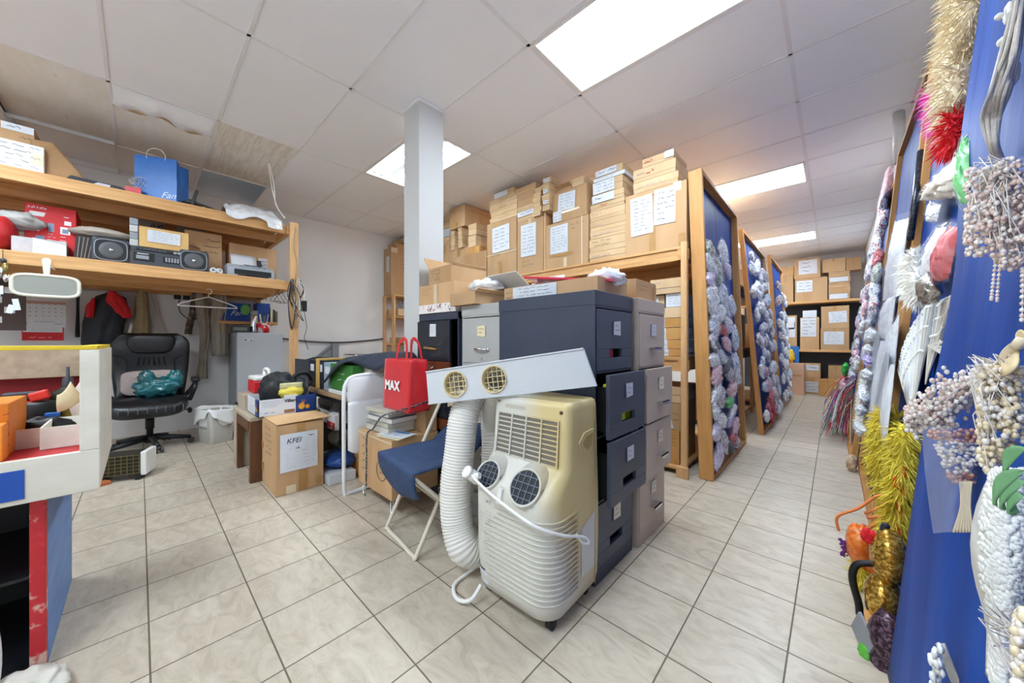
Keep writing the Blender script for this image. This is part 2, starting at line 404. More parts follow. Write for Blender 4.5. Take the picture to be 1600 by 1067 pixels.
# deck above the open part of the ceiling
b.m = 1; b.box(XL, XR, YF, YB, 3.28, 3.3)
b.m = 2
struct(b.build('ceiling', [CEIL, DARK, CEIL]))
b = B()
for x in GX: b.box(x - .011, x + .011, YF, YB, ZC - .003, ZC + .004); b.box(x - .0015, x + .0015, YF, YB, ZC + .004, ZC + .03)
for y in GY:
    if YF < y < YB: b.box(XL, XR, y - .010, y + .010, ZC - .003, ZC + .004)
for a in ((XL, XL + .02, YF, YB), (XR - .02, XR, YF, YB), (XL, XR, YB - .02, YB)): b.box(*a, ZC - .003, ZC + .004)
struct(b.build('trim_1', BAR))
# damaged panels
STAIN = mat('stained_board', '#eceae4', .8, col2=['#e7e3da', '#eeece7', '#cbb78f'], scale=2.2, stretch=(1, 3, 1), lo=.3, hi=.78, detail=6)
PLY = mat('washed_plywood', '#e3dfd7', .75, col2=['#d6d0c4', '#e9e6df', '#dad4c9'], scale=2.5, stretch=(1.2, 12, 1), detail=6, lo=.3, hi=.7)
TORN = mat('torn_edge', '#a98a5c', .85, col2='#c4aa80', scale=9)
def panel(name, x0, x1, y0, y1, m, dz=0):
    b = B(); b.box(x0 + .008, x1 - .008, y0 + .008, y1 - .008, ZC + .004 + dz, ZC + .016 + dz); return struct(b.build(name, m))
panel('ceiling_panel_plywood', -5.062, -3.849, .457, 1.07, PLY)
p = panel('ceiling_panel_torn', -5.062, -3.849, -.156, .457, STAIN)
# white facing paper still clinging along one side, hanging a little from its ragged edge
n = 26; edge = []
for i in range(n + 1):
    x = -5.05 + 1.19 * i / n
    edge.append((x, .35 - .26 * (i / n) ** .8 + .05 * noise.noise(Vector((x * 5, 0, 3))) + .025 * noise.noise(Vector((x * 19, 2, 0)))))
b = B(); vs = []; fs = []
for i, (x, y) in enumerate(edge):
    x2 = -4.1 + .24 * i / n
    vs += [Vector((x, y, 0)), Vector((x, y - .0, 0))]
# the facing covers the strip nearest the middle of the room (x towards -3.85)
vs = []; fs = []; n = 24
for i in range(n + 1):
    y = -.146 + .593 * i / n
    xe = -4.16 - .30 * (1 - i / n) ** 1.2 * 0 + .10 * noise.noise(Vector((y * 5, 1, 0))) + .03 * noise.noise(Vector((y * 21, 4, 0)))
    vs += [Vector((-3.86, y, ZC + .003)), Vector((xe + .06, y, ZC + .002)), Vector((xe, y, ZC - .018 - .012 * math.sin(i * .9))), Vector((xe - .035, y, ZC - .012))]
for i in range(n):
    a = i * 4; fs += [(a, a + 1, a + 5, a + 4), (a + 1, a + 2, a + 6, a + 5)]
b.add(vs, fs, True); b.m = 1; b.add(vs, [(i * 4 + 2, i * 4 + 3, i * 4 + 7, i * 4 + 6) for i in range(n)], True)
struct(b.build('ceiling_panel_torn_facing', [CEIL, TORN], solid=.003))
panel('ceiling_panel_stained', -5.062, -3.849, -.769, -.156, STAIN, .03)
panel('ceiling_panel_sagging', XL, -5.062, -.769, -.156, CEIL, .05)
panel('ceiling_panel_raised', XL, -5.062, -.156, .457, CEIL, .03)
# column
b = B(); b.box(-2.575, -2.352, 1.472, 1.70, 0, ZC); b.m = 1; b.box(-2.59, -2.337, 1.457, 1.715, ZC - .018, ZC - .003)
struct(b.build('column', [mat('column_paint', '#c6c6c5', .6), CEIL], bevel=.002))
# white conduit running down to the shelving
# lamps
LENS = mat('lamp_diffuser', '#ffffff', .5, emit='#e4f4ff', estr=33.0)
TUBEM = mat('lamp_tube', '#ffffff', .5, emit='#e4f4ff', estr=32.0)
FRAME = mat('lamp_frame', '#e8e8e6', .35)
LL = ['large looking diffused ceiling light above the filing cabinets', 'open fluorescent ceiling light with bare tubes behind the white column',
      'rectangular ceiling light above the first tall blue display panel', 'small looking far ceiling light near the back shelves of the aisle',
      'unseen ceiling light added behind the camera above the aisle', 'unseen ceiling light added behind the camera above the counter', 'ceiling light over the inner rows of shelving', 'ceiling light over the far inner rows of shelving']
for i, (x, y) in enumerate(lights):
    x0, x1, y0, y1 = x + .012, x + 1.201, y + .012, y + .601
    t = thing('ceiling_light', LL[i], 'light', ((x0 + x1) / 2, (y0 + y1) / 2, ZC), 0, 'recessed ceiling lights'); w, d = x1 - x0, y1 - y0
    b = B()
    for a in ((-w / 2, w / 2, -d / 2, -d / 2 + .022), (-w / 2, w / 2, d / 2 - .022, d / 2), (-w / 2, -w / 2 + .022, -d / 2 + .022, d / 2 - .022), (w / 2 - .022, w / 2, -d / 2 + .022, d / 2 - .022)):
        b.box(*a, -.004, .012)
    b.build('light_frame', FRAME, t)
    if i == 1:
        b = B(); b.box(-w / 2 + .01, w / 2 - .01, -d / 2 + .01, d / 2 - .01, .1, .105)
        b.add([(-w / 2 + .02, -d / 2 + .02, .01), (w / 2 - .02, -d / 2 + .02, .01), (w / 2 - .02, -d / 2 + .1, .1), (-w / 2 + .02, -d / 2 + .1, .1)], [(0, 1, 2, 3)])
        b.add([(-w / 2 + .02, d / 2 - .02, .01), (w / 2 - .02, d / 2 - .02, .01), (w / 2 - .02, d / 2 - .1, .1), (-w / 2 + .02, d / 2 - .1, .1)], [(0, 3, 2, 1)])
        b.box(-w / 2 + .02, -w / 2 + .03, -d / 2 + .02, d / 2 - .02, .01, .1); b.box(w / 2 - .03, w / 2 - .02, -d / 2 + .02, d / 2 - .02, .01, .1)
        b.build('reflector', mat('lamp_reflector', '#f0f0ee', .3), t)
        b = B(); b.box(-w / 2 + .03, w / 2 - .03, -.035, .035, .05, .1); b.build('ballast_cover', FRAME, t)
        for yy in (-.19, -.1, .1, .19):
            b = B(); b.cyl((-w / 2 + .06, yy, .045), (w / 2 - .06, yy, .045), .016, n=12); tb = b.build('fluorescent_tube', TUBEM, t)
            for sx in (-1, 1):
                b = B(); b.box(sx * (w / 2 - .045) - .016, sx * (w / 2 - .045) + .016, yy - .02, yy + .02, .02, .1); b.build('lamp_holder', mat('lamp_holder', '#c9c9c6', .4), t)
    else:
        b = B(); b.box(-w / 2 + .022, w / 2 - .022, -d / 2 + .022, d / 2 - .022, .004, .010); b.build('diffuser', LENS, t)
# world: faint, the room is closed
w = bpy.data.worlds.new('world'); SC.world = w; w.use_nodes = True; w.node_tree.nodes['Background'].inputs[0].default_value = (.8, .85, .9, 1); w.node_tree.nodes['Background'].inputs[1].default_value = .3
# camera
cam = bpy.data.cameras.new('camera'); co = bpy.data.objects.new('camera', cam); COL.objects.link(co)
cam.sensor_fit = 'HORIZONTAL'; cam.sensor_width = 36; cam.lens = 36 * FP / 1600; cam.clip_start = .02
co.location = (0, 0, CAMH); co.rotation_euler = (PI / 2, 0, YAW); SC.camera = co
vs_ = SC.view_settings; vs_.view_transform = 'Standard'; vs_.look = 'None'; vs_.gamma = 1; vs_.exposure = 0; vs_.use_curve_mapping = False
SC.cycles.max_bounces = 10; SC.cycles.transparent_max_bounces = 16; SC.cycles.diffuse_bounces = 8
# ================================================================== FILING CABINETS
NAVY = mat('navy_enamel', '#30374a', .42, col2='#363e50', scale=3, spec=.5)
NAVYD = mat('navy_enamel_front', '#3a4353', .4, col2='#3f495a', scale=3, spec=.5)
PUTTY = mat('putty_enamel', '#b6a799', .42, col2='#bfb0a2', scale=3, spec=.5)
GENAM = mat('grey_enamel', '#a7a7a5', .42, col2='#afafac', scale=3, spec=.5)
BLKEN = mat('black_enamel', '#1f242d', .25, col2='#2a2f38', scale=4, spec=.6)
VOID = mat('cabinet_inside', '#0c0d10', .9)
LIME = mat('lime_folder', '#c6cf1e', .6); CRIM = mat('crimson_folder', '#b5123a', .6)
TAGP = mat('label_card', '#e9e2cf', .7)
def drawer_front(t, w, zc, dh, out, m, style, slotm=None, lab=PAPER, seed=0, yo=0, tilt=0, name='drawer'):
    """front in local XZ, facing -Y, standing `out` in front of the carcass"""
    y = yo - out; b = B()
    sw, sh = w * .36, .042; sz = zc - dh * .22
    if style == 'slot':
        z0, z1 = zc - dh / 2, zc + dh / 2
        b.box(-w / 2, w / 2, y - .018, y, sz + sh / 2, z1); b.box(-w / 2, w / 2, y - .018, y, z0, sz - sh / 2)
        b.box(-w / 2, -sw / 2, y - .018, y, sz - sh / 2, sz + sh / 2); b.box(sw / 2, w / 2, y - .018, y, sz - sh / 2, sz + sh / 2)
        b.m = 1; b.box(-sw / 2 - .005, sw / 2 + .005, y + .03, y + .035, sz - sh / 2 - .005, sz + sh / 2 + .005)
        if slotm: b.m = 2; b.box(-sw / 2, sw * .1, y + .004, y + .025, sz - sh / 2, sz + sh / 2 - .004)
    else: b.box(-w / 2, w / 2, y - .018, y, zc - dh / 2, zc + dh / 2)
    if out > .02:  # tray sides seen through the gap
        b.m = 1
        b.box(-w / 2 + .02, -w / 2 + .024, y, y + .4, zc - dh * .4, zc + dh * .3); b.box(w / 2 - .024, w / 2 - .02, y, y + .4, zc - dh * .4, zc + dh * .3)
        b.box(-w / 2 + .02, w / 2 - .02, y, y + .4, zc - dh * .42, zc - dh * .4)
        if slotm: b.m = 2; b.box(-w / 2 + .03, -w / 2 + .05, y + .002, y + .03, zc - dh * .3, zc + dh * .34); b.box(-w / 2 + .06, w / 2 - .06, y + .03, y + .036, zc - dh * .35, zc + dh * .3)
    d = b.build(name, [m, VOID, slotm or VOID], t, bevel=.003)
    hz = zc + dh * .2
    b = B(); b.box(-.042, .042, y - .021, y - .0185, hz - .032, hz + .032); b.m = 1
    if lab is not None:
        b.m = 1; b.add([(-.036 + .004 * tilt, y - .023, hz - .03), (.037, y - .023, hz - .034 + .006 * tilt), (.035, y - .0235, hz + .036), (-.033 - .004 * tilt, y - .0235, hz + .031 + .004 * tilt)], [(0, 1, 2, 3)])
        scribble(b, lambda u, v: Vector((-.03 + u * .06, y - .0245, hz - .026 + v * .052)), .05, .15, .95, .95, 2, 1.0, 2, seed, th=.12)
    b.build('label_holder', [CHROME if style == 'bar' else m, lab or m, INK], d)
    if style == 'bar':
        b = B(); hz2 = zc - dh * .16; b.box(-.05, .05, y - .05, y - .044, hz2 - .012, hz2 + .006); b.box(-.05, .05, y - .05, y - .018, hz2 + .002, hz2 + .006)
        b.build('chrome_pull_handle', CHROME, d)
    if style == 'arch':
        b = B(); hz2 = zc - dh * .2; b.tube(smooth_path([(-.055, y - .018, hz2), (-.05, y - .03, hz2), (-.02, y - .045, hz2 + .004), (.02, y - .045, hz2 + .004), (.05, y - .03, hz2), (.055, y - .018, hz2)], 4), .007, 8)
        b.ball((-.056, y - .021, hz2), .013, 8, 5, (1, .4, 1)); b.ball((.056, y - .021, hz2), .013, 8, 5, (1, .4, 1)); b.build('chrome_pull_handle', CHROME, d)
        b = B(); b.cyl((0, y - .018, zc - dh * .4), (0, y - .024, zc - dh * .4), .009); b.build('lock', CHROME, d)
    return d
def filing_cabinet(x, y, rot, w, d, h, m, mf, label, drawers, style, plinth=.07, top=.075):
    t = thing('filing_cabinet', label, 'cabinet', (x, y, 0), rot, 'filing cabinets')
    b = B(); th = .012
    b.box(-w / 2, -w / 2 + th, 0, d, 0, h); b.box(w / 2 - th, w / 2, 0, d, 0, h); b.box(-w / 2 + th, w / 2 - th, d - th, d, 0, h)
    b.box(-w / 2 + th, w / 2 - th, 0, d - th, h - top, h); b.box(-w / 2 + th, w / 2 - th, 0, d - th, 0, plinth)
    b.box(-w / 2 - .002, w / 2 + .002, -.003, d + .002, h - top + .01, h + .002)
    n = len(drawers); dh = (h - top - plinth) / n
    for k in range(1, n): b.box(-w / 2 + th, w / 2 - th, .0, .03, plinth + dh * k - .006, plinth + dh * k + .006)
    b.m = 1; b.box(-w / 2 + th + .001, w / 2 - th - .001, .42, .425, plinth, h - top)
    b.build('cabinet_body', [m, VOID], t, bevel=.004)
    for k, (out, slotm, lab, tilt) in enumerate(drawers):
        drawer_front(t, w - 2 * th - .006 if out < .02 else w - .008, plinth + dh * (n - k - .5), dh - .012, out, mf if k else mf, style, slotm, lab, seed=k + int(x * 100), yo=.012 if out < .02 else 0, tilt=tilt)
    return t
nv = filing_cabinet(-.775, 1.565, PI / 2, .385, .60, 1.318, NAVY, NAVYD, 'four drawer navy blue filing cabinet beside the portable air conditioner', [(0, CRIM, PAPER, 0), (.05, LIME, PAPER, 1.6), (.055, None, PAPER, 1), (0, None, TAGP, 0)], 'slot')
filing_cabinet(-.755, 1.975, PI / 2, .385, .62, 1.318, PUTTY, PUTTY, 'four drawer beige filing cabinet facing the aisle, beyond the navy one', [(0, None, PAPER, 0), (.03, None, TAGP, 0), (.025, None, TAGP, 0), (.0, None, TAGP, 0)], 'bar')
filing_cabinet(-1.585, 1.435, 0, .39, .62, 1.318, GENAM, GENAM, 'grey filing cabinet with arched chrome handles facing the desk area', [(0, None, CREAM, 0), (0, None, CREAM, 0), (0, None, CREAM, 0), (0, None, CREAM, 0)], 'arch')
# black cabinet: glossy drawer in a wider frame, brown lower lip, bent handle
t = thing('filing_cabinet', 'glossy black filing cabinet with a brown wooden strip next to the white column', 'cabinet', (-2.045, 1.43, 0), 0, 'filing cabinets')
b = B(); w, d, h = .47, .6, 1.29
b.box(-w / 2, -w / 2 + .012, 0, d, 0, h); b.box(w / 2 - .012, w / 2, 0, d, 0, h); b.box(-w / 2, w / 2, d - .012, d, 0, h); b.box(-w / 2, w / 2, 0, d, h - .05, h); b.box(-w / 2, w / 2, 0, d, 0, .07)
b.m = 1; b.box(-w / 2 + .013, w / 2 - .013, .3, .305, .07, h - .05); b.build('cabinet_body', [NAVY, VOID], t, bevel=.003)
for k in range(3):
    z1 = 1.235 - k * .39; b = B(); b.box(-w / 2 + .005, w / 2 - .075, -.02, 0, z1 - .28, z1); dr = b.build('drawer', BLKEN, t, bevel=.003)
    b = B(); b.box(-w / 2 + .005, w / 2 - .075, -.022, 0, z1 - .36, z1 - .284); b.build('wooden_strip', mat('brown_strip', '#6a3420', .35, col2='#7c4129', scale=5), t, bevel=.003)
    b = B(); b.tube(smooth_path([(-.11, -.02, z1 - .19), (-.10, -.045, z1 - .19), (0, -.05, z1 - .195), (.02, -.02, z1 - .2)], 4), .009); b.build('brass_handle', mat('worn_brass', '#b98d5a', .35, metal=.6), dr)
    if k == 0:
        b = B(); b.box(-.07, .01, -.022, -.0205, z1 - .11, z1 - .02, .003); b.m = 1; scribble(b, lambda u, v: Vector((-.07 + u * .08, -.0235, z1 - .11 + v * .09)), .1, .3, .9, .8, 2, 1, 1, 5); b.build('paper_label', [PAPER, INKG], dr)
    b = B(); b.tube(smooth_path([(-.06, -.022, z1 - .32), (-.05, -.035, z1 - .335), (-.03, -.035, z1 - .335), (-.02, -.022, z1 - .32)], 4), .004); b.build('small_hook', CHROME, dr)
# ------------------------------------------------------------------ on top of the cabinets
TOP = 1.322
def lx(px, Y): return at(px, 500, Y=Y).x
# printed box + carton + open carton on the black cabinet
PRN = mat('printed_white_card', '#e4ddd8', .6, col2='#e9e3df', scale=6)
def printed_box(x0, x1, y0, y1, z0, z1, label, rot=0, seed=0, text=None):
    w, d, h = x1 - x0, y1 - y0, z1 - z0
    t = thing('printed_box', label, 'box', ((x0 + x1) / 2, (y0 + y1) / 2, z0), rot); r = random.Random(seed)
    b = B(); b.box(-w / 2, w / 2, -d / 2, d / 2, 0, h); b.build('box_body', PRN, t, bevel=.002)
    b = B()
    for face in 'FR':
        uu = w if face == 'F' else d
        for k in range(int(uu / .022)):
            u, v, a, l = r.uniform(.05, .93), r.uniform(.12, .85), r.uniform(.4, 1.2) * r.choice((1, 1, 1, -1)), r.uniform(.012, .035)
            du, dv = l * math.cos(a) / uu, l * math.sin(a) / h; tu, tv = .005 / uu * math.sin(a), -.005 / h * math.cos(a)
            if not (0.02 < v + dv < .97 and .02 < u + du < .97): continue
            b.m = r.choice((0, 0, 1, 2))
            b.add([facept(face, w, d, h, u, v), facept(face, w, d, h, u + tu, v + tv), facept(face, w, d, h, u + du + tu, v + dv + tv), facept(face, w, d, h, u + du, v + dv)], [(0, 1, 2, 3)])
        for k in range(4): 
            b.m = 3; u = r.uniform(.1, .6); v = r.uniform(.15, .7); b.add([facept(face, w, d, h, u, v, .001), facept(face, w, d, h, u + .03 / uu, v, .001), facept(face, w, d, h, u + .03 / uu, v + .16, .001), facept(face, w, d, h, u, v + .16, .001)], [(0, 1, 2, 3)])
    b.build('pen_pattern', [INK, DGREY, REDINK, mat('pink_print', '#d9aab0', .6)], t)
    if text: lettering(text, h * .3, face_m('F', (w * .33, -d / 2 - .0025, h * .35)), INK, t)
    return t
printed_box(-2.27, -1.83, 1.42, 1.74, 1.292, 1.355, 'flat white printed box with pen pattern under cartons on the black cabinet', seed=3)
carton(-2.28, -1.86, 1.43, 1.80, 1.357, 1.50, 'plain brown carton in the middle of the pile on the black cabinet', writes=[('F', .08, .45, .4, .85, 3)], tapes=[('F', .45, .0, .55, .95, CLEAR)])
open_carton(-2.2, -1.93, 1.46, 1.78, 1.502, 1.625, 'open brown carton with raised flaps topping the pile beside the column', flaps=[('L', .12, 38), ('K', .16, 4), ('R', .02, 30)], writes=[('F', .05, .2, .6, .9, 4)])
# trays on the grey cabinet
open_carton(-1.85, -1.60, 1.39, 1.73, TOP, 1.40, 'shallow brown carton tray on the grey filing cabinet', flaps=[('K', .14, -25), ('R', .03, 60)])
# crumpled clear bag spilling between cartons
def crumpled(name, label, c, rad, m, seed=0, cat='bag', group=None, rot=0, amp=.35, freq=3.2, nu=30, nv=20, parent=None, fl=None):
    b = B(); b.blob((0, 0, rad[2]), rad, amp, freq, seed, nu, nv)
    mn = min(p.z for p in b.v)
    for p in b.v:
        p += Vector((noise.noise(p * 40 + Vector((seed, 0, 0))), noise.noise(p * 40 + Vector((0, seed, 0))), noise.noise(p * 40))) * min(rad) * .18
        p.z = max(p.z, .002)
    o = b.build(name, m, parent, loc=c, rot=rot)
    if not parent: tag(o, label, cat, group)
    return o
CBAG = mat('glossy_white_film', '#dfe1e5', .15, col2='#f4f5f8', scale=14, spec=.8, coat=.6, bump=.3, bscale=30)
crumpled('plastic_bag', 'crumpled clear plastic bag tucked between the open carton and the shallow tray', (-1.71, 1.6, 1.405), (.12, .12, .05), CBAG, 4)
# wide grey-white open box lid and taped box on the navy cabinet
t = open_carton(-1.40, -.80, 1.44, 1.75, 1.322, 1.395, 'long open carton with a taped paper strip along the front on the navy cabinet', notes=[('F', .12, .08, .62, .95, 2)], writes=[('F', .02, .05, .11, .8, 2)])
open_carton(-1.68, -1.42, 1.74, 2.02, TOP, 1.42, 'open carton with grey flaps behind the shallow tray on the grey cabinet', flaps=[('F', .2, 60), ('K', .17, 25), ('R', .1, 50)], m=mat('grey_card', '#b9b6b0', .8, col2='#c4c1bb', scale=4))
crumpled('plastic_bag', 'white plastic bag bulging out of the long open carton on the navy cabinet', (-1.18, 1.6, 1.335), (.14, .11, .055), CBAG, 9)
# pink-red plastic folder resting across that carton
b = B(); b.box(-.24, .24, -.09, .09, 0, .008); b.m = 1; b.box(-.24, .24, -.092, -.07, -.001, .010)
o = b.build('plastic_folder', [mat('pink_folder', '#e08a96', .25, coat=.4), mat('crimson_edge', '#cf2748', .3)], None, loc=(-1.02, 1.56, 1.405), bevel=.002); o.rotation_euler = (0, math.radians(7), math.radians(12)); tag(o, 'pink and red plastic folder lying across the long open carton', 'folder')
crumpled('plastic_bag', 'clear plastic bag hanging over the end of the long open carton', (-.86, 1.64, 1.36), (.09, .1, .05), CBAG, 14)
carton(-1.22, -.79, 1.84, 2.14, TOP, 1.435, 'brown carton with faded writing on the beige filing cabinet', writes=[('R', .1, .4, .6, .8, 2), ('F', .4, .3, .7, .7, 2)], tapes=[('F', .55, .0, .62, 1, CLEAR), ('R', .8, 0, .88, 1)])
# ================================================================== BIG SHELVING WITH CARTONS
SA = 1.868
t = thing('storage_shelving', 'long wooden shelving unit piled with cartons behind the filing cabinets', 'shelf', (-2.75, 3.72, 0))
def local(b, name, m, t, **k): 
    for p in b.v: p -= Vector(t.location)
    return b.build(name, m, t, **k)
for z, th in ((SA, .022), (.965, .03), (.06, .02)):
    for k in range(5): 
        b = B(); y0 = 3.0 + k * .29; b.box(-4.75, -.90, y0, y0 + .284, z - th, z); local(b, 'shelf_board', WOODX, t, bevel=.002)
for z in (SA - .022, .935):
    for y in (3.01, 3.70, 4.40): b = B(); b.box(-4.75, -.86, y, y + .04, z - .09, z); local(b, 'cross_beam', WOODX, t, bevel=.002)
    b = B(); b.box(-.94, -.90, 3.0, 4.44, z - .09, z); local(b, 'end_beam', WOOD, t, bevel=.002)
for x in (-.902, -2.8, -4.75):
    for y in (3.0, 4.41):
        b = B(); b.box(x, x + .045, y - .045 if y < 4 else y, y if y < 4 else y + .045, 0, SA + .02); local(b, 'upright_post', WOODZ, t, bevel=.003)
b = B(); b.box(-.93, -.84, 2.93, 2.955, 0.0, .09); local(b, 'foot_block', WOODZ, t, bevel=.003)
# ---- stacks on the top board, front faces at Y = 3.0
KINDS = {}
def stackA(Y, depth, base, rows, group=None, m=None, face_depth=None):
    z = base
    for r in rows:
        (pl, pr, yt, label), kw = r[:4], (r[4] if len(r) > 4 else {})
        x0, x1 = at(pl, yt, Y=Y).x, at(pr, yt, Y=Y).x; z1 = at(pl, yt, Y=Y).z
        if z1 < z + .02: z1 = z + .02
        kw = dict(kw); dy = kw.pop('dy', 0); dp = kw.pop('depth', depth)
        carton(x0, x1, Y + dy, Y + dy + dp, z + .001, z1, label, group=kw.pop('group', group), **kw)
        z = z1
    return z
FL = dict(lid=.62, m=CARD2)
def nt(*a): return [a]
G = 'cartons on the top board of the long shelving'
stackA(3.02, .62, SA, [
    (977, 1073, 308, 'big carton with two taped sheets at the corner of the top board', dict(notes=[('F', .10, .30, .48, .93, 6, .03), ('F', .50, .40, .84, .96, 4, -.02)], writes=[('F', .3, .86, .75, .97, 1, REDINK)], tapes=[('F', .42, 0, .52, .38), ('F', .88, .02, .98, .2), ('F', .8, .86, .92, 1, CLEAR)])),
    (989, 1060, 288, 'flat tan box with faint pencil marks, lowest of three atop the big corner carton', dict(depth=.5, **FL, writes=[('F', .05, .3, .9, .7, 1, INKG)])),
    (989, 1056, 268, 'flat tan box with red initials, middle of three atop the big corner carton', dict(depth=.5, m=CARD2, lid=.7, writes=[('F', .08, .3, .3, .8, 1, INKG), ('F', .33, .2, .5, .9, 1, REDINK)])),
    (1003, 1053, 250, 'small tan box with white paper corner on the very top of the corner pile', dict(depth=.35, m=CARD2, lid=.6, notes=[('F', .72, .2, 1, 1, 0)], writes=[('F', .05, .2, .35, .9, 1, REDINK)])),
], G)
stackA(3.03, .5, SA, [
    (920.5, 978, 396, 'flat box at the bottom of the tall stack between the two big cartons', dict(**FL, writes=[('F', .05, .2, .6, .8, 1, INKG)])),
    (920.5, 979, 375.5, 'deep flat box with scrawled notes, second up in the tall stack', dict(**FL, writes=[('F', .05, .3, .9, .9, 2)])),
    (921.5, 978.5, 364, 'thin tan box, third up in the tall stack of flat boxes', dict(**FL, writes=[('F', .1, .2, .8, .7, 1, INKG)])),
    (921.5, 978, 348, 'tan box with loose lid, fourth up in the tall stack', dict(**FL, writes=[('F', .1, .3, .7, .7, 1, INKG)])),
    (921.5, 977, 333, 'tan box with pencil list, fifth up in the tall stack', dict(**FL, writes=[('F', .05, .5, .45, .9, 2)])),
    (922, 976, 322, 'tan box with red initials on its end, sixth up in the tall stack', dict(**FL, writes=[('F', .28, .15, .48, .95, 1, REDINK)])),
    (924, 975, 308, 'tan box with a white end label reading a code, seventh up in the tall stack', dict(**FL, notes=[('F', .04, .05, .72, .95, 1)])),
    (925.5, 973, 287.5, 'deep box with a wide white label, near the top of the tall stack', dict(m=CARD2, lid=.5, notes=[('F', .03, .06, .74, .94, 2)], depth=.55)),
    (927, 976, 281, 'thin box with white front, second from the top of the tall stack', dict(m=PAPER, flat=True, tapes=(), depth=.5, writes=[('F', .1, .2, .8, .8, 1, INKG)])),
    (929, 973, 269.5, 'cream box with white label capping the tall stack of flat boxes', dict(m=CARD2, flat=True, tapes=(), notes=[('F', .06, .08, .8, .94, 1, 0, PAPER)], depth=.42)),
], G)
stackA(3.02, .6, SA, [
    (853, 919, 353, 'tall carton with a white sheet and tan tape under the torn label carton', dict(notes=[('F', .12, .32, .55, .93, 6)], writes=[('F', .6, .75, .9, .92, 2)], tapes=[('F', .08, .25, .66, .32), ('F', .44, .0, .52, .2, CLEAR), ('F', .85, 0, .88, 1, CLEAR)])),
    (863.5, 917, 304, 'taped carton with torn labels stacked on the carton with the white sheet', dict(notes=[('F', .18, .34, .68, .9, 3, -.05), ('F', .02, .02, .28, .36, 2)], tapes=[('F', .2, .25, .8, .32, CLEAR), ('R', .1, .3, .6, .4, CLEAR)], depth=.5)),
], G)
z = at(863, 304, Y=3.02).z
open_carton(at(866, 300, Y=3.1).x, at(893, 300, Y=3.1).x, 3.1, 3.4, z, z + .07, 'small torn brown tray lying on the twice stacked taped cartons', G, flaps=[('F', .05, 60)])
stackA(3.02, .3, z, [(893, 912, 280.5, 'small cream box perched at the edge of the taped carton pile', dict(m=CARD2, lid=.5))], G)
stackA(3.02, .6, SA, [
    (808, 849, 349, 'upright carton with a pale blue-white sheet between two tall cartons', dict(notes=[('F', .16, .32, .74, .92, 5)], writes=[('F', .2, .12, .8, .26, 2)])),
    (808, 837, 342, 'thin tan box directly on the upright carton', FL), (808, 836, 333, 'thin box with white label second above the upright carton', dict(**FL, notes=[('F', .03, .06, .95, .9, 1)])),
    (808, 836, 325, 'thin tan box third above the upright carton', FL), (808, 835, 305, 'deeper tan box fourth above the upright carton', dict(m=CARD, lid=.5)),
    (803.5, 837, 297, 'wide flat lid box topping the pile above the upright carton', dict(m=CARD, lid=.7, depth=.62)),
], G)
zz = at(808, 349, Y=3.02).z + .002
for i in range(6): carton(at(833 + (i % 3), 340, Y=3.0).x, at(845 + (i % 2), 340, Y=3.0).x, 2.99, 3.25, zz + i * .052, zz + i * .052 + .05, 'small cream box, outer narrow pile above the upright carton, level %s' % ('one two three four five six'.split()[i]), G, m=CARD2, lid=.45, rot=RND.uniform(-.06, .06))
for i in range(6): carton(at(847.5 + (i % 2), 340, Y=2.98).x, at(859 + (i % 3), 340, Y=2.98).x, 2.97, 3.25, zz + .02 + i * .058, zz + .02 + i * .058 + .056, 'small whitish box, narrow pile beside the twice taped carton, level %s' % ('one two three four five six'.split()[i]), G, m=CARD2, lid=.45, rot=RND.uniform(-.08, .08), notes=[('F', .1, .15, .8, .85, 1)] if i % 2 else ())
carton(at(849.6, 340, Y=3.02).x, at(852.6, 340, Y=3.02).x, 3.02, 3.26, SA + .001, zz + .019, 'slim brown carton standing between upright carton and tall carton with sheet', G)
stackA(3.02, .6, SA, [
    (761, 807, 351.5, 'tall carton with white sheet and tape band beside the gap in the cartons', dict(notes=[('F', .2, .46, .78, .9, 4, .02)], tapes=[('F', .0, .42, 1, .44, CLEAR), ('F', .42, 0, .5, .3)])),
    (765, 808, 343, 'thin tan box just above the carton by the gap', dict(**FL, writes=[('F', .3, .2, .7, .8, 1)])), (767, 808, 334.5, 'thin tan box second above the carton by the gap', FL),
    (765, 808, 325, 'tan box with slanted lid third above the carton by the gap', dict(**FL, writes=[('F', .3, .3, .8, .8, 1)])), (765, 808, 315.5, 'tan box with pencil marks fourth above the carton by the gap', dict(**FL, writes=[('F', .4, .3, .8, .8, 1)])),
    (772, 803, 304, 'box with bright white end topping the carton by the gap', dict(m=CARD2, lid=.5, depth=.4, notes=[('F', .03, .05, .7, .95, 0)])),
], G)
# group beyond the gap
Y = 3.02
zb = at(704, 361, Y=Y).z
carton(at(731, 400, Y=Y).x, at(749, 400, Y=Y).x, Y, Y + .5, SA + .001, at(731, 388, Y=Y).z, 'upright orange-tan carton with a side label under flat boxes beyond the gap', G, m=CARD3, writes=[('F', .1, .3, .3, .9, 3)])
carton(at(700, 400, Y=Y).x, at(730, 400, Y=Y).x, Y + .02, Y + .5, SA + .001, at(704, 392, Y=Y).z, 'low carton hidden behind the open box beside the column', G)
z0 = at(704, 392, Y=Y).z + .002
for i in range(5):
    for k in range(2):
        x0 = at(704 + k * 13, 380, Y=Y).x
        carton(x0, x0 + .085, Y - .02 * k, Y + .25, z0 + i * (zb - z0 - .004) / 5, z0 + (i + .92) * (zb - z0 - .004) / 5, 'small cream box under the large overhanging carton, %s pile, level %s' % (('outer', 'inner')[k], 'one two three four five'.split()[i]), G, m=CARD2, lid=.4, rot=RND.uniform(-.1, .1))
x0 = at(732, 380, Y=Y).x; z1 = at(731, 388, Y=Y).z + .002; hh = (zb - z1 - .004) / 2
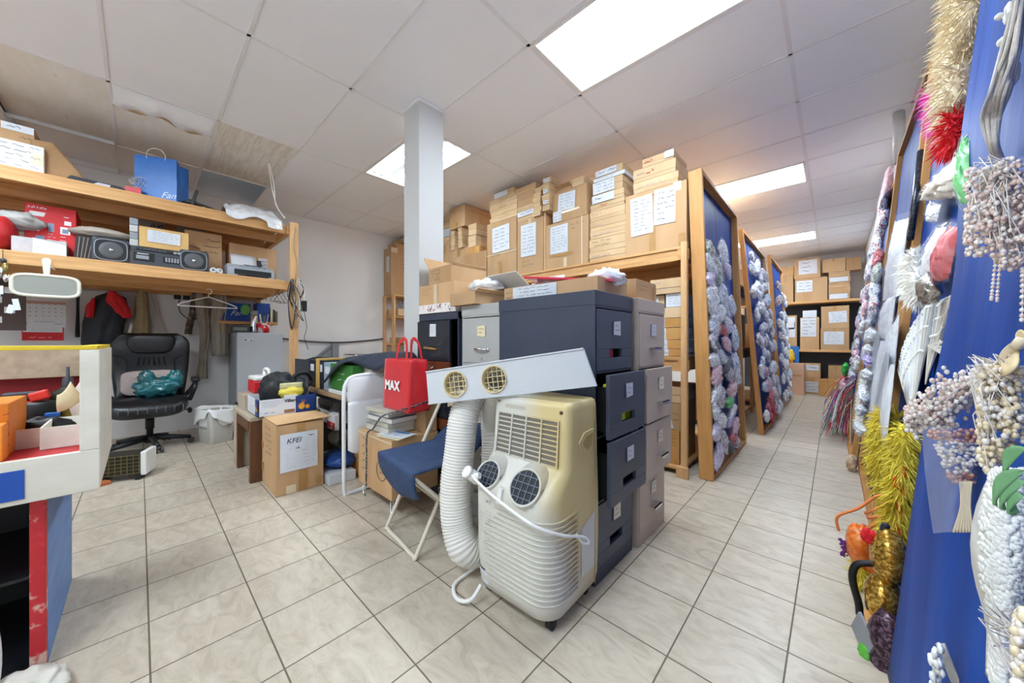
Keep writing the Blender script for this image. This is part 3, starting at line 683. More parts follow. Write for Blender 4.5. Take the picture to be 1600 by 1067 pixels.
for i in range(2): carton(x0, x0 + .16, Y - .01, Y + .6, z1 + i * hh, z1 + (i + .95) * hh, 'long cream box on the upright orange carton, %s of two' % ('lower', 'upper')[i], G, m=CARD2, lid=.5, rot=.03 * i)
carton(at(704, 350, Y=Y).x, at(728, 350, Y=Y).x, Y - .02, Y + .62, zb + .001, at(704, 329, Y=Y).z, 'large plain carton overhanging small boxes next to the column', G, writes=[('R', .1, .7, .9, .85, 1), ('F', .1, .75, .6, .85, 1)], tapes=[('F', .42, .0, .55, .25), ('F', .97, 0, 1, 1, CLEAR)])
for i, (pt, pb) in enumerate(((321, 335), (336, 347), (348, 357), (358, 370), (371, 382))):
    carton(at(689, 350, Y=3.12).x, at(702, 350, Y=3.12).x, 3.12, 3.5, at(695, pb, Y=3.12).z, at(695, pt, Y=3.12).z, 'small box just beside the column top, %s of five' % ('topmost', 'second', 'third', 'fourth', 'lowest')[i], G, m=PAPER if i in (0, 3) else CARD2, lid=.5)
zz0 = at(695, 382, Y=3.12).z
carton(at(689, 350, Y=3.12).x, at(702, 350, Y=3.12).x, 3.12, 3.5, SA + .001, zz0 - .002, 'tall thin carton just beside the column under five small boxes', G)
for i in range(4): carton(at(751, 400, Y=3.1).x, at(760, 400, Y=3.1).x, 3.1, 3.4, SA + .002 + i * .075, SA + .075 + i * .075, 'small tan box in the narrow pile inside the gap, level %s' % ('one two three four'.split()[i]), G, lid=.4)
# ---- middle board, seen past the beige cabinet
G2 = 'boxes on the middle board of the long shelving'
Ym = 3.03; z = .967
for i, (yt, lab) in enumerate(((545, 'white box with brown stained corner, lowest on the middle board'), (530.5, 'white box with brown tape end, second up on the middle board'), (512, 'deep white box with scuffed brown end, third up on the middle board'), (497, 'white box with brown taped corner, fourth up on the middle board'), (480.5, 'white box with plain tan end, fifth up on the middle board'))):
    z1 = at(1045, yt, Y=Ym).z
    carton(-1.42, -.905, Ym, Ym + .42, z + .001, z1, lab, G2, m=PAPER, lid=.55, tapes=[('F', .78 - .02 * i, .02, .995, .98, CARD3 if i < 4 else CARD2)], writes=[('F', .48, .3, .72, .8, 1, INKG)]); z = z1
z1 = at(1045, 459, Y=Ym).z
carton(at(1040, 460, Y=Ym).x, -.905, Ym, Ym + .35, z + .001, z1, 'white cube box with written end on the middle board pile', G2, m=PAPER, flat=True, writes=[('F', .1, .2, .8, .9, 4)], tapes=())
carton(-1.3, at(1037, 460, Y=Ym).x, Ym + .02, Ym + .4, z + .001, z1 - .005, 'pale box with paper label beside the white cube box', G2, m=CARD2, notes=[('F', .2, .1, .8, .8, 2)])
z2 = at(1018, 438.5, Y=Ym).z
carton(at(1017, 440, Y=Ym).x, -.905, Ym - .02, Ym + .4, z1 + .001, z2, 'wide tan box with faint writing topping the middle board pile', G2, m=CARD2, lid=.6, writes=[('F', .1, .6, .5, .9, 1, INKG), ('F', .08, .2, .6, .4, 1, INKG)])
for i in range(3): carton(-3.0 + i * .55, -2.5 + i * .55, 3.06, 3.5, .967, 1.35 + .05 * i, 'carton in shadow on the middle board behind the cabinets, %s' % ('by the column', 'in the middle', 'towards the aisle')[i], G2)
# ---- floor level
G3 = 'cartons at floor level under the long shelving'
carton(-1.36, -.94, 3.055, 3.5, .062, at(1040, 671, Y=3.04).z, 'orange-brown carton with vertical scrawl on the floor level board', G3, m=CARD3, writes=[('F', .6, .4, .75, .9, 4), ('F', .85, .5, .95, .9, 4)])
za = at(1040, 671, Y=3.04).z
carton(-1.36, -.935, 3.06, 3.5, za + .001, at(1040, 628, Y=3.06).z, 'brown carton with a slipped white sheet above the orange-brown one', G3, notes=[('F', .55, .05, .82, .95, 0, .12)], writes=[('F', .85, .3, .97, .7, 2)])
zb2 = at(1040, 628, Y=3.06).z
carton(-1.36, -.93, 3.055, 3.5, zb2 + .001, at(1045, 605, Y=3.0).z, 'flat box with white label hiding its end, above the slipped sheet carton', G3, m=CARD2, lid=.5, notes=[('F', .3, .04, .8, .96, 0)])
# ================================================================== PORTABLE AIR CONDITIONER
def yellowed():
    m = bpy.data.materials.new('yellowed_white_plastic'); m.use_nodes = True; nt_ = m.node_tree; N = nt_.nodes; L = nt_.links; b = N['Principled BSDF']
    tc = N.new('ShaderNodeTexCoord'); sp = N.new('ShaderNodeSeparateXYZ'); L.new(tc.outputs['Object'], sp.inputs[0])
    n = N.new('ShaderNodeTexNoise'); n.inputs['Scale'].default_value = 5; L.new(tc.outputs['Object'], n.inputs['Vector'])
    def mt(op, a, b_):
        q = N.new('ShaderNodeMath'); q.operation = op
        for i, v in enumerate((a, b_)):
            if isinstance(v, (int, float)): q.inputs[i].default_value = v
            else: L.new(v, q.inputs[i])
        return q.outputs[0]
    f = mt('ADD', mt('ADD', mt('MULTIPLY', sp.outputs[0], 2.6), mt('MULTIPLY', sp.outputs[1], 1.2)), mt('ADD', mt('MULTIPLY', sp.outputs[2], .9), mt('MULTIPLY', n.outputs['Fac'], .35)))
    r = N.new('ShaderNodeValToRGB'); e = r.color_ramp.elements; e[0].position = .72; e[0].color = lin('#cbc8be'); e[1].position = 1.15 if False else 1.0; e[1].color = lin('#cdb983')
    L.new(f, r.inputs[0]); L.new(r.outputs[0], b.inputs['Base Color']); b.inputs['Roughness'].default_value = .38; return m
YEL = yellowed()
ACX, ACY = -.95, 1.172
ac = thing('portable_air_conditioner', 'yellowed white portable air conditioner on castors in front of the navy filing cabinet', 'air conditioner', (ACX, ACY, 0), math.radians(2))
LV = [(.045, -.150, .165, .175, .06), (.055, -.168, .172, .188, .08), (.10, -.180, .176, .197, .09), (.25, -.186, .178, .200, .09), (.43, -.186, .178, .200, .085), (.465, -.180, .178, .199, .08), (.49, -.162, .178, .198, .07), (.555, -.085, .178, .196, .045),
      (.58, -.068, .178, .195, .04), (.70, -.058, .178, .193, .035), (.785, -.05, .177, .19, .03), (.803, -.044, .174, .186, .03), (.81, -.03, .166, .176, .03)]
def lerp_level(z):
    for a, c in zip(LV, LV[1:]):
        if a[0] <= z <= c[0]:
            t = (z - a[0]) / (c[0] - a[0]); return [a[i] + (c[i] - a[i]) * t for i in range(5)]
    return LV[-1]
def ac_ring(z, off=0, n=9):
    _, yf, yb, hw, r = lerp_level(z); yf -= off; hw += off; pts = []
    for (cx, cy, a0, rr) in ((-hw + r, yf + r, PI, r), (hw - r, yf + r, 1.5 * PI, r), (hw - .025, yb - .025, 0, .025), (-hw + .025, yb - .025, .5 * PI, .025)):
        for k in range(n): a = a0 + .5 * PI * k / (n - 1); pts.append((cx + rr * math.cos(a), cy + rr * math.sin(a), z))
    return pts
ac.scale = (1.06, 1.04, 1.045)
b = B(); rings = [ac_ring(l[0]) for l in LV]; n = len(rings[0])
b.add([p for r in rings for p in r], [(i * n + j, i * n + (j + 1) % n, (i + 1) * n + (j + 1) % n, (i + 1) * n + j) for i in range(len(rings) - 1) for j in range(n)], True)
b.add(rings[-1], [tuple(range(n))]); b.add(rings[0], [tuple(range(n))[::-1]])
b.build('housing', YEL, ac)
b = B()
for k in range(16):
    z = .115 + k * .0195; r_ = ac_ring(z, .0012); pts = [p for p in r_[0:18] if p[0] > -.09]
    x0 = -.09 + (.05 if k > 12 else 0); pts = [(x0 - .02 * (k % 2), r_[8][1], z)] + pts + [(r_[17][0], r_[17][1] + .09, z)]
    b.tube(pts, .0042, 6)
b.build('moulded_ribs', YEL, ac)
# upper grille : slats and mullions over a dark mesh, set on the slightly sloping front
def acf(u, z, e=.0): # point on upper front, u in -1..1
    _, yf, yb, hw, r = lerp_level(z); return Vector((u * (hw - .03), yf - e, z))
b = B(); b.add([acf(-.92, .575, .002), acf(.92, .575, .002), acf(.92, .742, .002), acf(-.92, .742, .002)], [(0, 1, 2, 3)]); b.build('filter_mesh', mat('filter_mesh', '#6d665c', .8, col2='#7d766a', scale=200), ac)
b = B()
for k in range(10): z = .575 + .167 * k / 9; b.bar(acf(-.93, z, .004), acf(.93, z, .004), .006, .0045, up=(0, 0, 1))
for u in (-.93, -.46, 0, .46, .93): b.bar(acf(u, .572, .005), acf(u, .745, .005), .006, .006, up=(0, 1, 0))
b.build('air_grille', YEL, ac)
b = B()
vs = []
for k in range(24):
    a = 2 * PI * k / 24; u = -.42 + .33 * max(-1, min(1, 1.25 * math.cos(a))); z = .7705 + .0085 * max(-1, min(1, 1.3 * math.sin(a))); vs.append(acf(u, z, .0015))
b.add(vs, [tuple(range(24))]); b.build('finger_recess', mat('recess_grey', '#b7b2a5', .5), ac)
b = B(); b.cyl(acf(.98, .775, -.004), acf(.98, .775, .004), .007); b.cyl(acf(-.98, .785, -.004), acf(-.98, .785, .004), .004); b.build('screw', mat('old_screw', '#5a5038', .4, metal=.5), ac)
# two round ports in the sloping shelf
def port(x, zc, r, name):
    c = Vector((x, lerp_level(zc)[1], zc)); nrm = Vector((0, -.62, .78)).normalized() if False else Vector((0, -.82, .57)).normalized(); ux = Vector((1, 0, 0)); uy = nrm.cross(ux); uy = -uy if uy.z < 0 else uy
    b = B(); N_ = 28; P = lambda a, q, e: c + ux * math.cos(a) * q + uy * math.sin(a) * q + nrm * e
    b.m = 0; b.add([P(2 * PI * k / N_, r, .012) for k in range(N_)], [tuple(range(N_))])
    b.m = 1; b.tube([P(2 * PI * k / N_, r, .013) for k in range(N_)], .005, 6, closed=True)
    b.m = 2
    for q in (-.6, -.2, .2, .6):
        l = math.sqrt(1 - q * q) * r
        b.bar(c + ux * q * r + uy * -l + nrm * .0145, c + ux * q * r + uy * l + nrm * .0145, .0022, .0022, up=nrm); b.bar(c + uy * q * r - ux * l + nrm * .0145, c + uy * q * r + ux * l + nrm * .0145, .0022, .0022, up=nrm)
    # smooth collar above and below joining the slope
    b.m = 1
    top = [P(a, r + .004, .012) for a in [PI * k / 14 for k in range(15)]]; base = [Vector((p.x * 1.0, lerp_level(min(.57, p.z + .02))[1] + .01, p.z + .015)) for p in top]
    b.add(top + base, [(k, k + 1, 16 + k, 15 + k) for k in range(14)], True)
    low = [P(PI + PI * k / 14, r + .004, .012) for k in range(15)]; bs2 = [Vector((p.x, lerp_level(max(.44, p.z - .01))[1] + .01, p.z - .02)) for p in low]
    b.add(low + bs2, [(k, k + 1, 16 + k, 15 + k) for k in range(14)], True)
    return b.build(name, [mat('port_dark', '#10151e', .5), YEL, mat('port_wire', '#6f7a86', .4)], ac)
port(.07, .50, .066, 'air_port'); port(-.118, .50, .056, 'air_port')
# hose stub + plug sitting in the first port
b = B(); b.cyl((-.165, -.175, .482), (-.172, -.215, .515), .026, .021, 16); b.tube([(-.172, -.215, .515), (-.175, -.226, .524)], [.024, .024], 16); b.cyl((-.16, -.215, .50), (-.12, -.205, .515), .012); b.build('power_plug', WHITE, ac)
cp = smooth_path([(-.15, -.22, .512), (-.06, -.235, .487), (.06, -.24, .455), (.16, -.215, .415), (.212, -.13, .37), (.218, -.05, .335), (.216, .02, .30), (.222, .035, .275), (.215, .0, .29), (.206, -.03, .33)], 6)
b = B(); b.tube(cp, .0055, 8); b.build('power_cord', WHITE, ac)
b = B(); b.tube(smooth_path([(-.125, -.192, .075), (-.14, -.235, .03), (-.2, -.25, .012), (-.27, -.21, .010), (-.285, -.13, .012), (-.24, -.05, .06)], 6), .008, 8); b.build('power_cord', WHITE, ac)
b = B(); b.prism([(-.042, .43), (-.018, .43), (-.02, .478), (-.028, .49), (-.036, .478)], lambda u, v, d: Vector((u, -.187 - d - (0 if v < .46 else -.012), v)), 0, .012); b.build('cord_hook', WHITE, ac)
b = B(); b.box(-.105, -.08, -.189, -.1865, .405, .425); b.m = 1; b.box(-.10, -.086, -.190, -.1885, .411, .419); b.build('drain_latch', [YEL, GREY], ac)
b = B(); P = lambda u, v: Vector((-.196 + u * .09, -.1865 - .0 if u > .8 else -.188 + .0 * u, .09 + v * .3))
# printed warnings on the belly: fine grey text
def belly(u, v, e=.0015):
    z = v; _, yf, yb, hw, r = lerp_level(z); x = u
    xx = -hw + r
    if x < xx: dx = xx - x; y = yf + r - math.sqrt(max(0, r * r - dx * dx))
    else: y = yf
    return Vector((x, y - e, z))
b = B(); scribble(b, lambda u, v: belly(-.165 + u * .05, .24 + v * .14), 0, 0, 1, 1, 10, 2.5, 0, 4, th=.12); scribble(b, lambda u, v: belly(-.11 + u * .035, .2 + v * .18), 0, 0, 1, 1, 14, 3.5, 0, 6, th=.12); b.build('printed_text', [mat('print_grey', '#9a9a98', .6)], ac)
b = B()
for (z0, z1, m_) in ((.075, .13, 0), (.13, .138, 1)):
    b.m = m_
    b.add([belly(-.16 + .09 * i / 5 - .03, z, .002) for z in (z0, z1) for i in range(6)], [(i, i + 1, 7 + i, 6 + i) for i in range(5)])
b.build('rating_label', [PAPER, DGREY], ac)
b = B(); b.add([(.2015, .02, .14), (.2015, .125, .14), (.2015, .125, .36), (.2015, .02, .325)], [(0, 1, 2, 3)]); b.build('sticker_residue', mat('sticker_residue', '#cfd0cc', .5), ac)
b = B(); b.bar((.2008, .13, .06), (.196, .13, .78), .003, .002, up=(1, 0, 0)); b.build('panel_seam', mat('seam', '#a89560', .6), ac)
# side grip
b = B(); g = [(-.055, .665), (.005, .69), (.085, .69), (.085, .60), (.05, .585), (.0, .60)]
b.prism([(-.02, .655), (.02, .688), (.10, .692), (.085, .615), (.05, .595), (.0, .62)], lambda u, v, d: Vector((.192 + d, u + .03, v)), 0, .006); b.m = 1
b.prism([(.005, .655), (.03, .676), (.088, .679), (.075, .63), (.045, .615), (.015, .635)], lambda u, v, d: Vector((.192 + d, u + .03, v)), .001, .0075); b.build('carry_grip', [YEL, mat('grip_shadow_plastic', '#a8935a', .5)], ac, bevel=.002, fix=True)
for (x, y) in ((.15, -.11), (-.15, -.11), (.15, .13), (-.15, .13)):
    b = B(); b.cyl((x - .012, y, .02), (x + .012, y, .02), .02, n=16); b.box(x - .014, x + .014, y - .012, y + .012, .028, .05); b.build('castor', BLACK, ac)
# ------------------------------------------------------------------ window vent panel with two ports, and its hoses
VA = math.radians(22); VN = Vector((-math.sin(VA), math.cos(VA), 0)); VD = Vector((math.cos(VA), math.sin(VA), 0)); VP0 = Vector((-1.0, 1.145, 0))
def atV(px, py):
    o = Vector((0, 0, CAMH)); d = at(px, py, Y=1.0) - o; return o + d * ((VP0 - o).dot(VN) / d.dot(VN))
pa, pb_, pc = atV(672, 630), atV(924, 602), atV(670, 578)
Lp = (pb_ - pa).length; Hp = .15; ang = math.asin((pb_.z - pa.z) / Lp)
vp = thing('hose_vent_plate', 'white window vent plate with two round ports lying across the air conditioner', 'vent panel', pa); vp.rotation_euler = (math.radians(-5), -ang, VA)
VPW = mat('vent_panel_white', '#c6c9cd', .4); CREAMP = mat('cream_port_plastic', '#d8c79a', .4)
def plate_hole(b, cx, cz, r, x0, x1, z0, z1, y, N_=32):
    vs = []; 
    for k in range(N_):
        a = 2 * PI * (k + .5) / N_; c_, s_ = math.cos(a), math.sin(a); q = min((x1 - cx) / c_ if c_ > 1e-6 else (x0 - cx) / c_ if c_ < -1e-6 else 9, (z1 - cz) / s_ if s_ > 1e-6 else (z0 - cz) / s_ if s_ < -1e-6 else 9)
        vs += [Vector((cx + r * c_, y, cz + r * s_)), Vector((cx + q * c_, y, cz + q * s_))]
    # corners
    fs = [(2 * k, 2 * k + 1, (2 * k + 3) % (2 * N_), (2 * k + 2) % (2 * N_)) for k in range(N_)]
    b.add(vs, fs)
    for k in range(N_):
        p, q = vs[2 * k + 1], vs[(2 * k + 3) % (2 * N_)]
        if abs(p.x - q.x) > 1e-4 and abs(p.z - q.z) > 1e-4:
            co = Vector((x1 if max(p.x, q.x) > x1 - 1e-4 else x0, y, z1 if max(p.z, q.z) > z1 - 1e-4 else z0)); b.add([p, co, q], [(0, 1, 2)])
q1, q2 = atV(712, 602), atV(772, 591)
def loc2(p): d = p - pa; h_ = d.dot(VD); return h_ * math.cos(ang) + d.z * math.sin(ang), -h_ * math.sin(ang) + d.z * math.cos(ang)
c1, c2 = loc2(q1), loc2(q2); R1 = .060; xm = (c1[0] + c2[0]) / 2
b = B()
for y in (-.009, .009):
    plate_hole(b, c1[0], Hp * .5, R1, 0, xm, 0, Hp, y); plate_hole(b, c2[0], Hp * .5, R1, xm, c2[0] + .1, 0, Hp, y)
    b.add([(c2[0] + .1, y, 0), (Lp + .02, y, 0), (Lp - .01, y, Hp), (c2[0] + .1, y, Hp)], [(0, 1, 2, 3)])
b.box(0, Lp - .01, -.009, .009, Hp - .002, Hp); b.box(0, Lp + .02, -.009, .009, 0, .002); b.box(-.002, 0, -.009, .009, 0, Hp)
b.bar((Lp + .02, 0, 0), (Lp - .01, 0, Hp), .018, .003, up=(1, 0, 0))
b.build('panel_board', VPW, vp)
b = B(); b.box(-.004, Lp - .01, -.014, .012, Hp - .001, Hp + .006); b.box(-.004, Lp + .022, -.014, .012, -.006, .001); b.build('edge_channel', VPW, vp, bevel=.002)
for (cx, _z) in (c1, c2):
    cz = Hp * .5; b = B(); b.lathe([(R1 + .004, -.010), (R1 + .0035, -.015), (R1, -.016), (R1 - .003, -.012), (R1 - .004, .05), (R1, .05), (R1 + .002, .01)], (cx, 0, cz), 32, ax='y')
    rim = b.build('port_collar', CREAMP, vp, fix=True)
    b = B()
    for q in (-.6, -.2, .2, .6):
        l = math.sqrt(1 - q * q) * (R1 - .003)
        b.bar((cx + q * R1, .004, cz - l), (cx + q * R1, .004, cz + l), .003, .003); b.bar((cx - l, .006, cz + q * R1), (cx + l, .006, cz + q * R1), .003, .003)
    b.build('port_grid', CREAMP, rim)
HOSE = mat('hose_white', '#dedbd4', .4)
def hose(pts, r, label, name='flexible_exhaust_hose', pitch=.0135):
    pts = smooth_path(pts, 14); L_ = [0]
    for a, c in zip(pts, pts[1:]): L_.append(L_[-1] + (c - a).length)
    n = int(L_[-1] / pitch); out = []; rs = []; j = 0
    for k in range(n * 4):
        s_ = L_[-1] * k / (n * 4 - 1)
        while j < len(L_) - 2 and L_[j + 1] < s_: j += 1
        t = (s_ - L_[j]) / max(1e-6, L_[j + 1] - L_[j]); out.append(pts[j].lerp(pts[j + 1], t)); rs.append(r * (1.035, 1.0, .955, 1.0)[k % 4])
    b = B(); b.tube(out, rs, 26, caps=False)
    return tag(b.build(name, HOSE, solid=.003), label, 'hose')
M_ = Matrix.Translation(pa) @ vp.rotation_euler.to_matrix().to_4x4()
h1 = M_ @ Vector((c1[0], .055, Hp * .5)); h2 = M_ @ Vector((c2[0], .055, Hp * .5))
hose([h1, h1 + Vector((-.01, .07, -.03)), at(724, 655, Y=1.09), at(718, 705, Y=1.06), at(712, 760, Y=1.035), at(714, 815, Y=1.025), at(726, 856, Y=1.03), Vector((-1.252, 1.12, .085))], .071, 'long white corrugated hose bending down to the floor beside the air conditioner')
hose([h2, h2 + Vector((-.07, .05, -.03)), Vector((-1.35, 1.29, .66)), Vector((-1.34, 1.285, .56)), Vector((-1.325, 1.27, .45)), Vector((-1.31, 1.25, .33))], .055, 'shorter white corrugated hose hanging behind the air conditioner')
# ------------------------------------------------------------------ folding chair, navy seat, cream tubes
NAVYF = mat('navy_canvas', '#2b3c5c', .8, col2='#344869', scale=14, bump=.15, bscale=90)
TUBE = mat('cream_tube', '#d9cfbd', .35); CRPL = mat('cream_moulded_plastic', '#d3c6a4', .4)
fc = thing('folding_chair', 'folding chair with slumped navy canvas seat and cream tube legs beside the hose', 'chair', (0, 0, 0)); FCO = Vector((-1.65, 1.15, 0)); fc.location = FCO + Vector((-.03, -.01, 0))
def P_(x, y, z): return Vector((x, y, z)) - FCO
A0, A1 = P_(-1.87, .985, .012), P_(-1.495, .945, .012); T0, T1 = P_(-1.83, 1.395, .82), P_(-1.45, 1.355, .82)
b = B(); b.tube(smooth_path([T0, A0.lerp(T0, .5), A0.lerp(T0, .04), A0.lerp(A1, .06), A0.lerp(A1, .5), A0.lerp(A1, .94), A1.lerp(T1, .04), A1.lerp(T1, .5), T1], 6), .011, 10); b.build('front_leg_frame', TUBE, fc)
B0, B1 = P_(-1.78, 1.36, .012), P_(-1.40, 1.32, .012); S0, S1 = P_(-1.86, .96, .425), P_(-1.46, .915, .425)
b = B(); b.tube(smooth_path([S0, B0.lerp(S0, .5), B0.lerp(S0, .05), B0.lerp(B1, .06), B0.lerp(B1, .94), B1.lerp(S1, .05), B1.lerp(S1, .5), S1], 6), .011, 10); b.build('rear_leg_frame', TUBE, fc)
b = B(); b.tube([A0.lerp(T0, .52), A0.lerp(T0, .52) + Vector((.02, -.06, -.04)), S0.lerp(P_(-1.8, 1.33, .44), .55)], .008, 8); b.build('hinge_bracket', TUBE, fc)
F0, F1, K1, K0 = P_(-1.885, .945, .455), P_(-1.445, .895, .45), P_(-1.40, 1.31, .47), P_(-1.80, 1.35, .475)
def seat(u, v):
    p = F0.lerp(F1, u).lerp(K0.lerp(K1, u), max(0, v))
    if v < 0:
        p = F0.lerp(F1, u) + Vector((.015 * u, -.004 * -v, .12 * v * (1 + .35 * math.sin(u * PI)))) + Vector((0, .03 * v * v, 0))
    p.z += -.035 * math.sin(u * PI) * math.sin(max(0, v) * PI) + .006 * noise.noise(Vector((u * 5, v * 5, 1)))
    if v > .8: p.z += (v - .8) * .35
    return p
b = B(); b.grid(lambda u, v: seat(u, v * 2 - 1 if v < .5 else (v - .5) * 2), 18, 20); b.build('canvas_seat', NAVYF, fc, solid=.012)
b = B(); b.grid(lambda u, v: T0.lerp(T1, u) + Vector((0, .03 * math.sin(u * PI), -.13 + v * .15 - .03 * (2 * u - 1) ** 2)), 14, 6); b.build('backrest', CRPL, fc, solid=.02, bevel=.003)
b = B(); b.grid(lambda u, v: P_(-1.82, 1.375, .5).lerp(P_(-1.42, 1.335, .5), u) + Vector((0, .02 * v, v * .13 - .03 * math.sin(u * PI))), 10, 5); b.build('canvas_back_flap', NAVYF, fc, solid=.008)
# ------------------------------------------------------------------ folded white chair
WC = thing('folded_chair', 'folded white plastic chair with rounded shell standing on edge beside the carton of books', 'chair', (-2.53, 1.22, 0)); O = Vector((-2.53, 1.22, 0))
WPL = mat('white_shell_plastic', '#e3e4e6', .35)
b = B(); b.tube(smooth_path([Vector((-2.53, 1.02, .012)) - O, Vector((-2.53, .985, .03)) - O, Vector((-2.53, .98, .3)) - O, Vector((-2.53, .98, .7)) - O, Vector((-2.53, 1.0, .80)) - O, Vector((-2.53, 1.06, .84)) - O, Vector((-2.53, 1.25, .845)) - O, Vector((-2.53, 1.42, .845)) - O, Vector((-2.53, 1.46, .80)) - O, Vector((-2.53, 1.48, .5)) - O, Vector((-2.53, 1.48, .03)) - O, Vector((-2.53, 1.45, .012)) - O, Vector((-2.53, 1.2, .012)) - O], 6, True), .0135, 10, closed=True); b.build('tube_frame', WPL, WC)
def shell(z0, z1, bul, x, y0=1.0, y1=1.46):
    def f(u, v):
        y = y0 + (y1 - y0) * u; e = 1 - (2 * u - 1) ** 6; zz = z0 + (z1 - z0) * v + (.05 * (2 * u - 1) ** 4 if v < .3 else 0) * (1 - v / .3)
        return Vector((x + bul * math.sin(v * PI) * e * .6, y, zz)) - O
    return f
b = B(); b.grid(shell(.62, .835, .03, -2.522), 16, 10); b.build('backrest', WPL, WC, solid=.006)
b = B(); b.grid(shell(.27, .66, .035, -2.512), 16, 14); b.build('seat_shell', WPL, WC, solid=.006)
b = B(); b.box(.0, .004, -.02, .01, 0, .03); b.m = 1; b.box(.0035, .0045, -.015, .005, .006, .024)
for p in b.v: p += Vector((-2.502, 1.3, .765)) - O
b.build('maker_plate', [GREY, mat('plate_brown', '#8a7466', .5)], WC)
# ------------------------------------------------------------------ carton of books with red bag
c1_ = carton(-2.465, -1.99, 1.055, 1.395, .105, .478, 'brown carton on a thin wire stand carrying magazines and the red bag', tapes=[('F', .0, .93, 1, .96, CLEAR)], writes=[('F', .14, .25, .22, .92, 5), ('F', .62, .68, .98, .8, 2), ('R', .1, .5, .7, .9, 3)], rot=0)
b = B(); w_, d_, h_ = .475, .34, .373
b.tube([facept('F', w_, d_, h_, .72 + .13 * math.cos(a), .42 + .17 * math.sin(a), .003) for a in [2 * PI * k / 24 for k in range(24)]], .0016, 5, closed=True); b.m = 0
scribble(b, lambda u, v: facept('F', w_, d_, h_, u, v, .002), .66, .34, .80, .52, 2, .8, 0, 5, th=.12); b.build('drawn_circle', [INK], c1_)
ws = thing('wire_stand', 'thin wire stand under the carton of books', 'stand', (-2.23, 1.25, 0)); b = B()
for (x, y) in ((-.21, -.17), (.21, -.17), (.21, .17), (-.21, .17)): b.tube([(x, y, .1), (x, y, .006), (x * .86, y, .006), (x * .86, y, .1)], .004, 6)
b.tube([(-.215, -.175, .1), (.215, -.175, .1), (.215, .175, .1), (-.215, .175, .1)], .004, 6, closed=True); b.build('wire_frame', CHROME, ws)
BK = [mat('book_edge_%d' % i, c, .7, col2=c2, scale=60, stretch=(.2, .2, 6)) for i, (c, c2) in enumerate((('#cfcac0', '#bdb7aa'), ('#c6c0b0', '#b3ac9a'), ('#d5d2cb', '#c3bfb6')))]
z = .481
BL = ['thick bottom book', 'second book up', 'third book up', 'fourth book up', 'top book']
for i in range(5):
    hh = (.042, .03, .034, .026, .022)[i]; w, d = .30 - .012 * (i % 2), .2; x, y, ro = -2.27 + .014 * ((i * 7) % 3), 1.19 + .008 * (i % 2), (.05, -.04, .08, .02, .12)[i]
    t = thing('book', '%s of the worn magazine and phone book pile under the red bag' % BL[i], 'book', (x, y, z), ro, 'books under the red bag')
    b = B(); b.box(-w / 2 + .003, w / 2 - .003, -d / 2 + .003, d / 2 - .003, .002, hh - .002); b.build('page_block', BK[i % 3], t)
    b = B(); b.box(-w / 2, w / 2, -d / 2, d / 2, 0, .0025); b.box(-w / 2, w / 2, -d / 2, d / 2, hh - .0025, hh); b.build('cover', mat('book_cover_%d' % (i % 3), ('#8f8d88', '#b7b4ab', '#6d7480')[i % 3], .5), t)
    z += hh + .0005
ZB = z
for i, (x, y, ro, m_, lab) in enumerate(((-2.06, 1.135, .3, PAPER, 'blue printed leaflet lying across the front of the book pile carton'), (-2.10, 1.12, .12, mat('newsprint', '#cfcabf', .8), 'grey folded newspaper under the blue printed leaflet'), (-2.07, 1.12, .2, CREAM, 'thin cream envelope peeking from under the newspaper'))):
    zz = .4795 + (2 - i) * .0045; b = B(); b.grid(lambda u, v: Vector(((u - .5) * .2, (v - .5) * .13, .003 * math.sin(u * 6 + i) * v + .003)), 8, 5, False)
    t = thing('leaflet' if i == 0 else 'newspaper' if i == 1 else 'envelope', lab, 'paper', (x, y, zz), ro); b.build('sheet', m_, t, solid=.0025)
    if i == 0:
        b = B(); b.box(-.08, .06, .02, .05, .0065, .0072); scribble(b, lambda u, v: Vector((-.09 + .16 * u, -.055 + .065 * v, .0068)), 0, 0, 1, 1, 3, .5, 0, 3, th=.2); b.build('print', mat('blue_print', '#4d84b8', .6), t)
carton(-2.26, -1.995, 1.295, 1.39, .4795, .69, 'small brown carton tucked behind the books near the black cabinet', tapes=[])
carton(-2.95, -2.57, 1.20, 1.54, .002, .34, 'brown carton on the floor seen through the folded white chair', writes=[('R', .1, .6, .5, .85, 2), ('F', .6, .6, .95, .9, 2)], m=CARD3)
# red tote bag
REDB = mat('red_tote_fabric', '#c3141f', .45, col2='#d01a26', scale=6, bump=.1, bscale=30, sheen=.2)
rb = thing('tote_bag', 'red tote bag with white letters standing on the pile of books', 'bag', (-2.115, 1.22, ZB + .001)); w, d, h = .335, .15, .335
def bagpt(a, v):
    # rounded rectangle outline a in 0..1
    per = [(-w / 2, -d / 2), (w / 2, -d / 2), (w / 2, d / 2), (-w / 2, d / 2)]; k = int(a * 4) % 4; t = a * 4 - int(a * 4); p, q = per[k], per[(k + 1) % 4]
    x, y = p[0] + (q[0] - p[0]) * t, p[1] + (q[1] - p[1]) * t; bul = 1 + .03 * math.sin(v * PI) + .012 * noise.noise(Vector((x * 14, y * 14, v * 5)))
    fl = 1 + .02 * v
    if k in (1, 3) : x += (-1 if k == 1 else 1) * .025 * math.sin(t * PI) * v
    return Vector((x * bul * fl, y * bul * (1.0 - .25 * v), v * h - .012 * math.sin(v * PI) + .006 * noise.noise(Vector((x * 9, y * 9, 4))) * v))
b = B(); N_, V_ = 48, 16
b.add([bagpt(i / N_, j / V_) for j in range(V_ + 1) for i in range(N_)], [(j * N_ + i, j * N_ + (i + 1) % N_, (j + 1) * N_ + (i + 1) % N_, (j + 1) * N_ + i) for j in range(V_) for i in range(N_)], True)
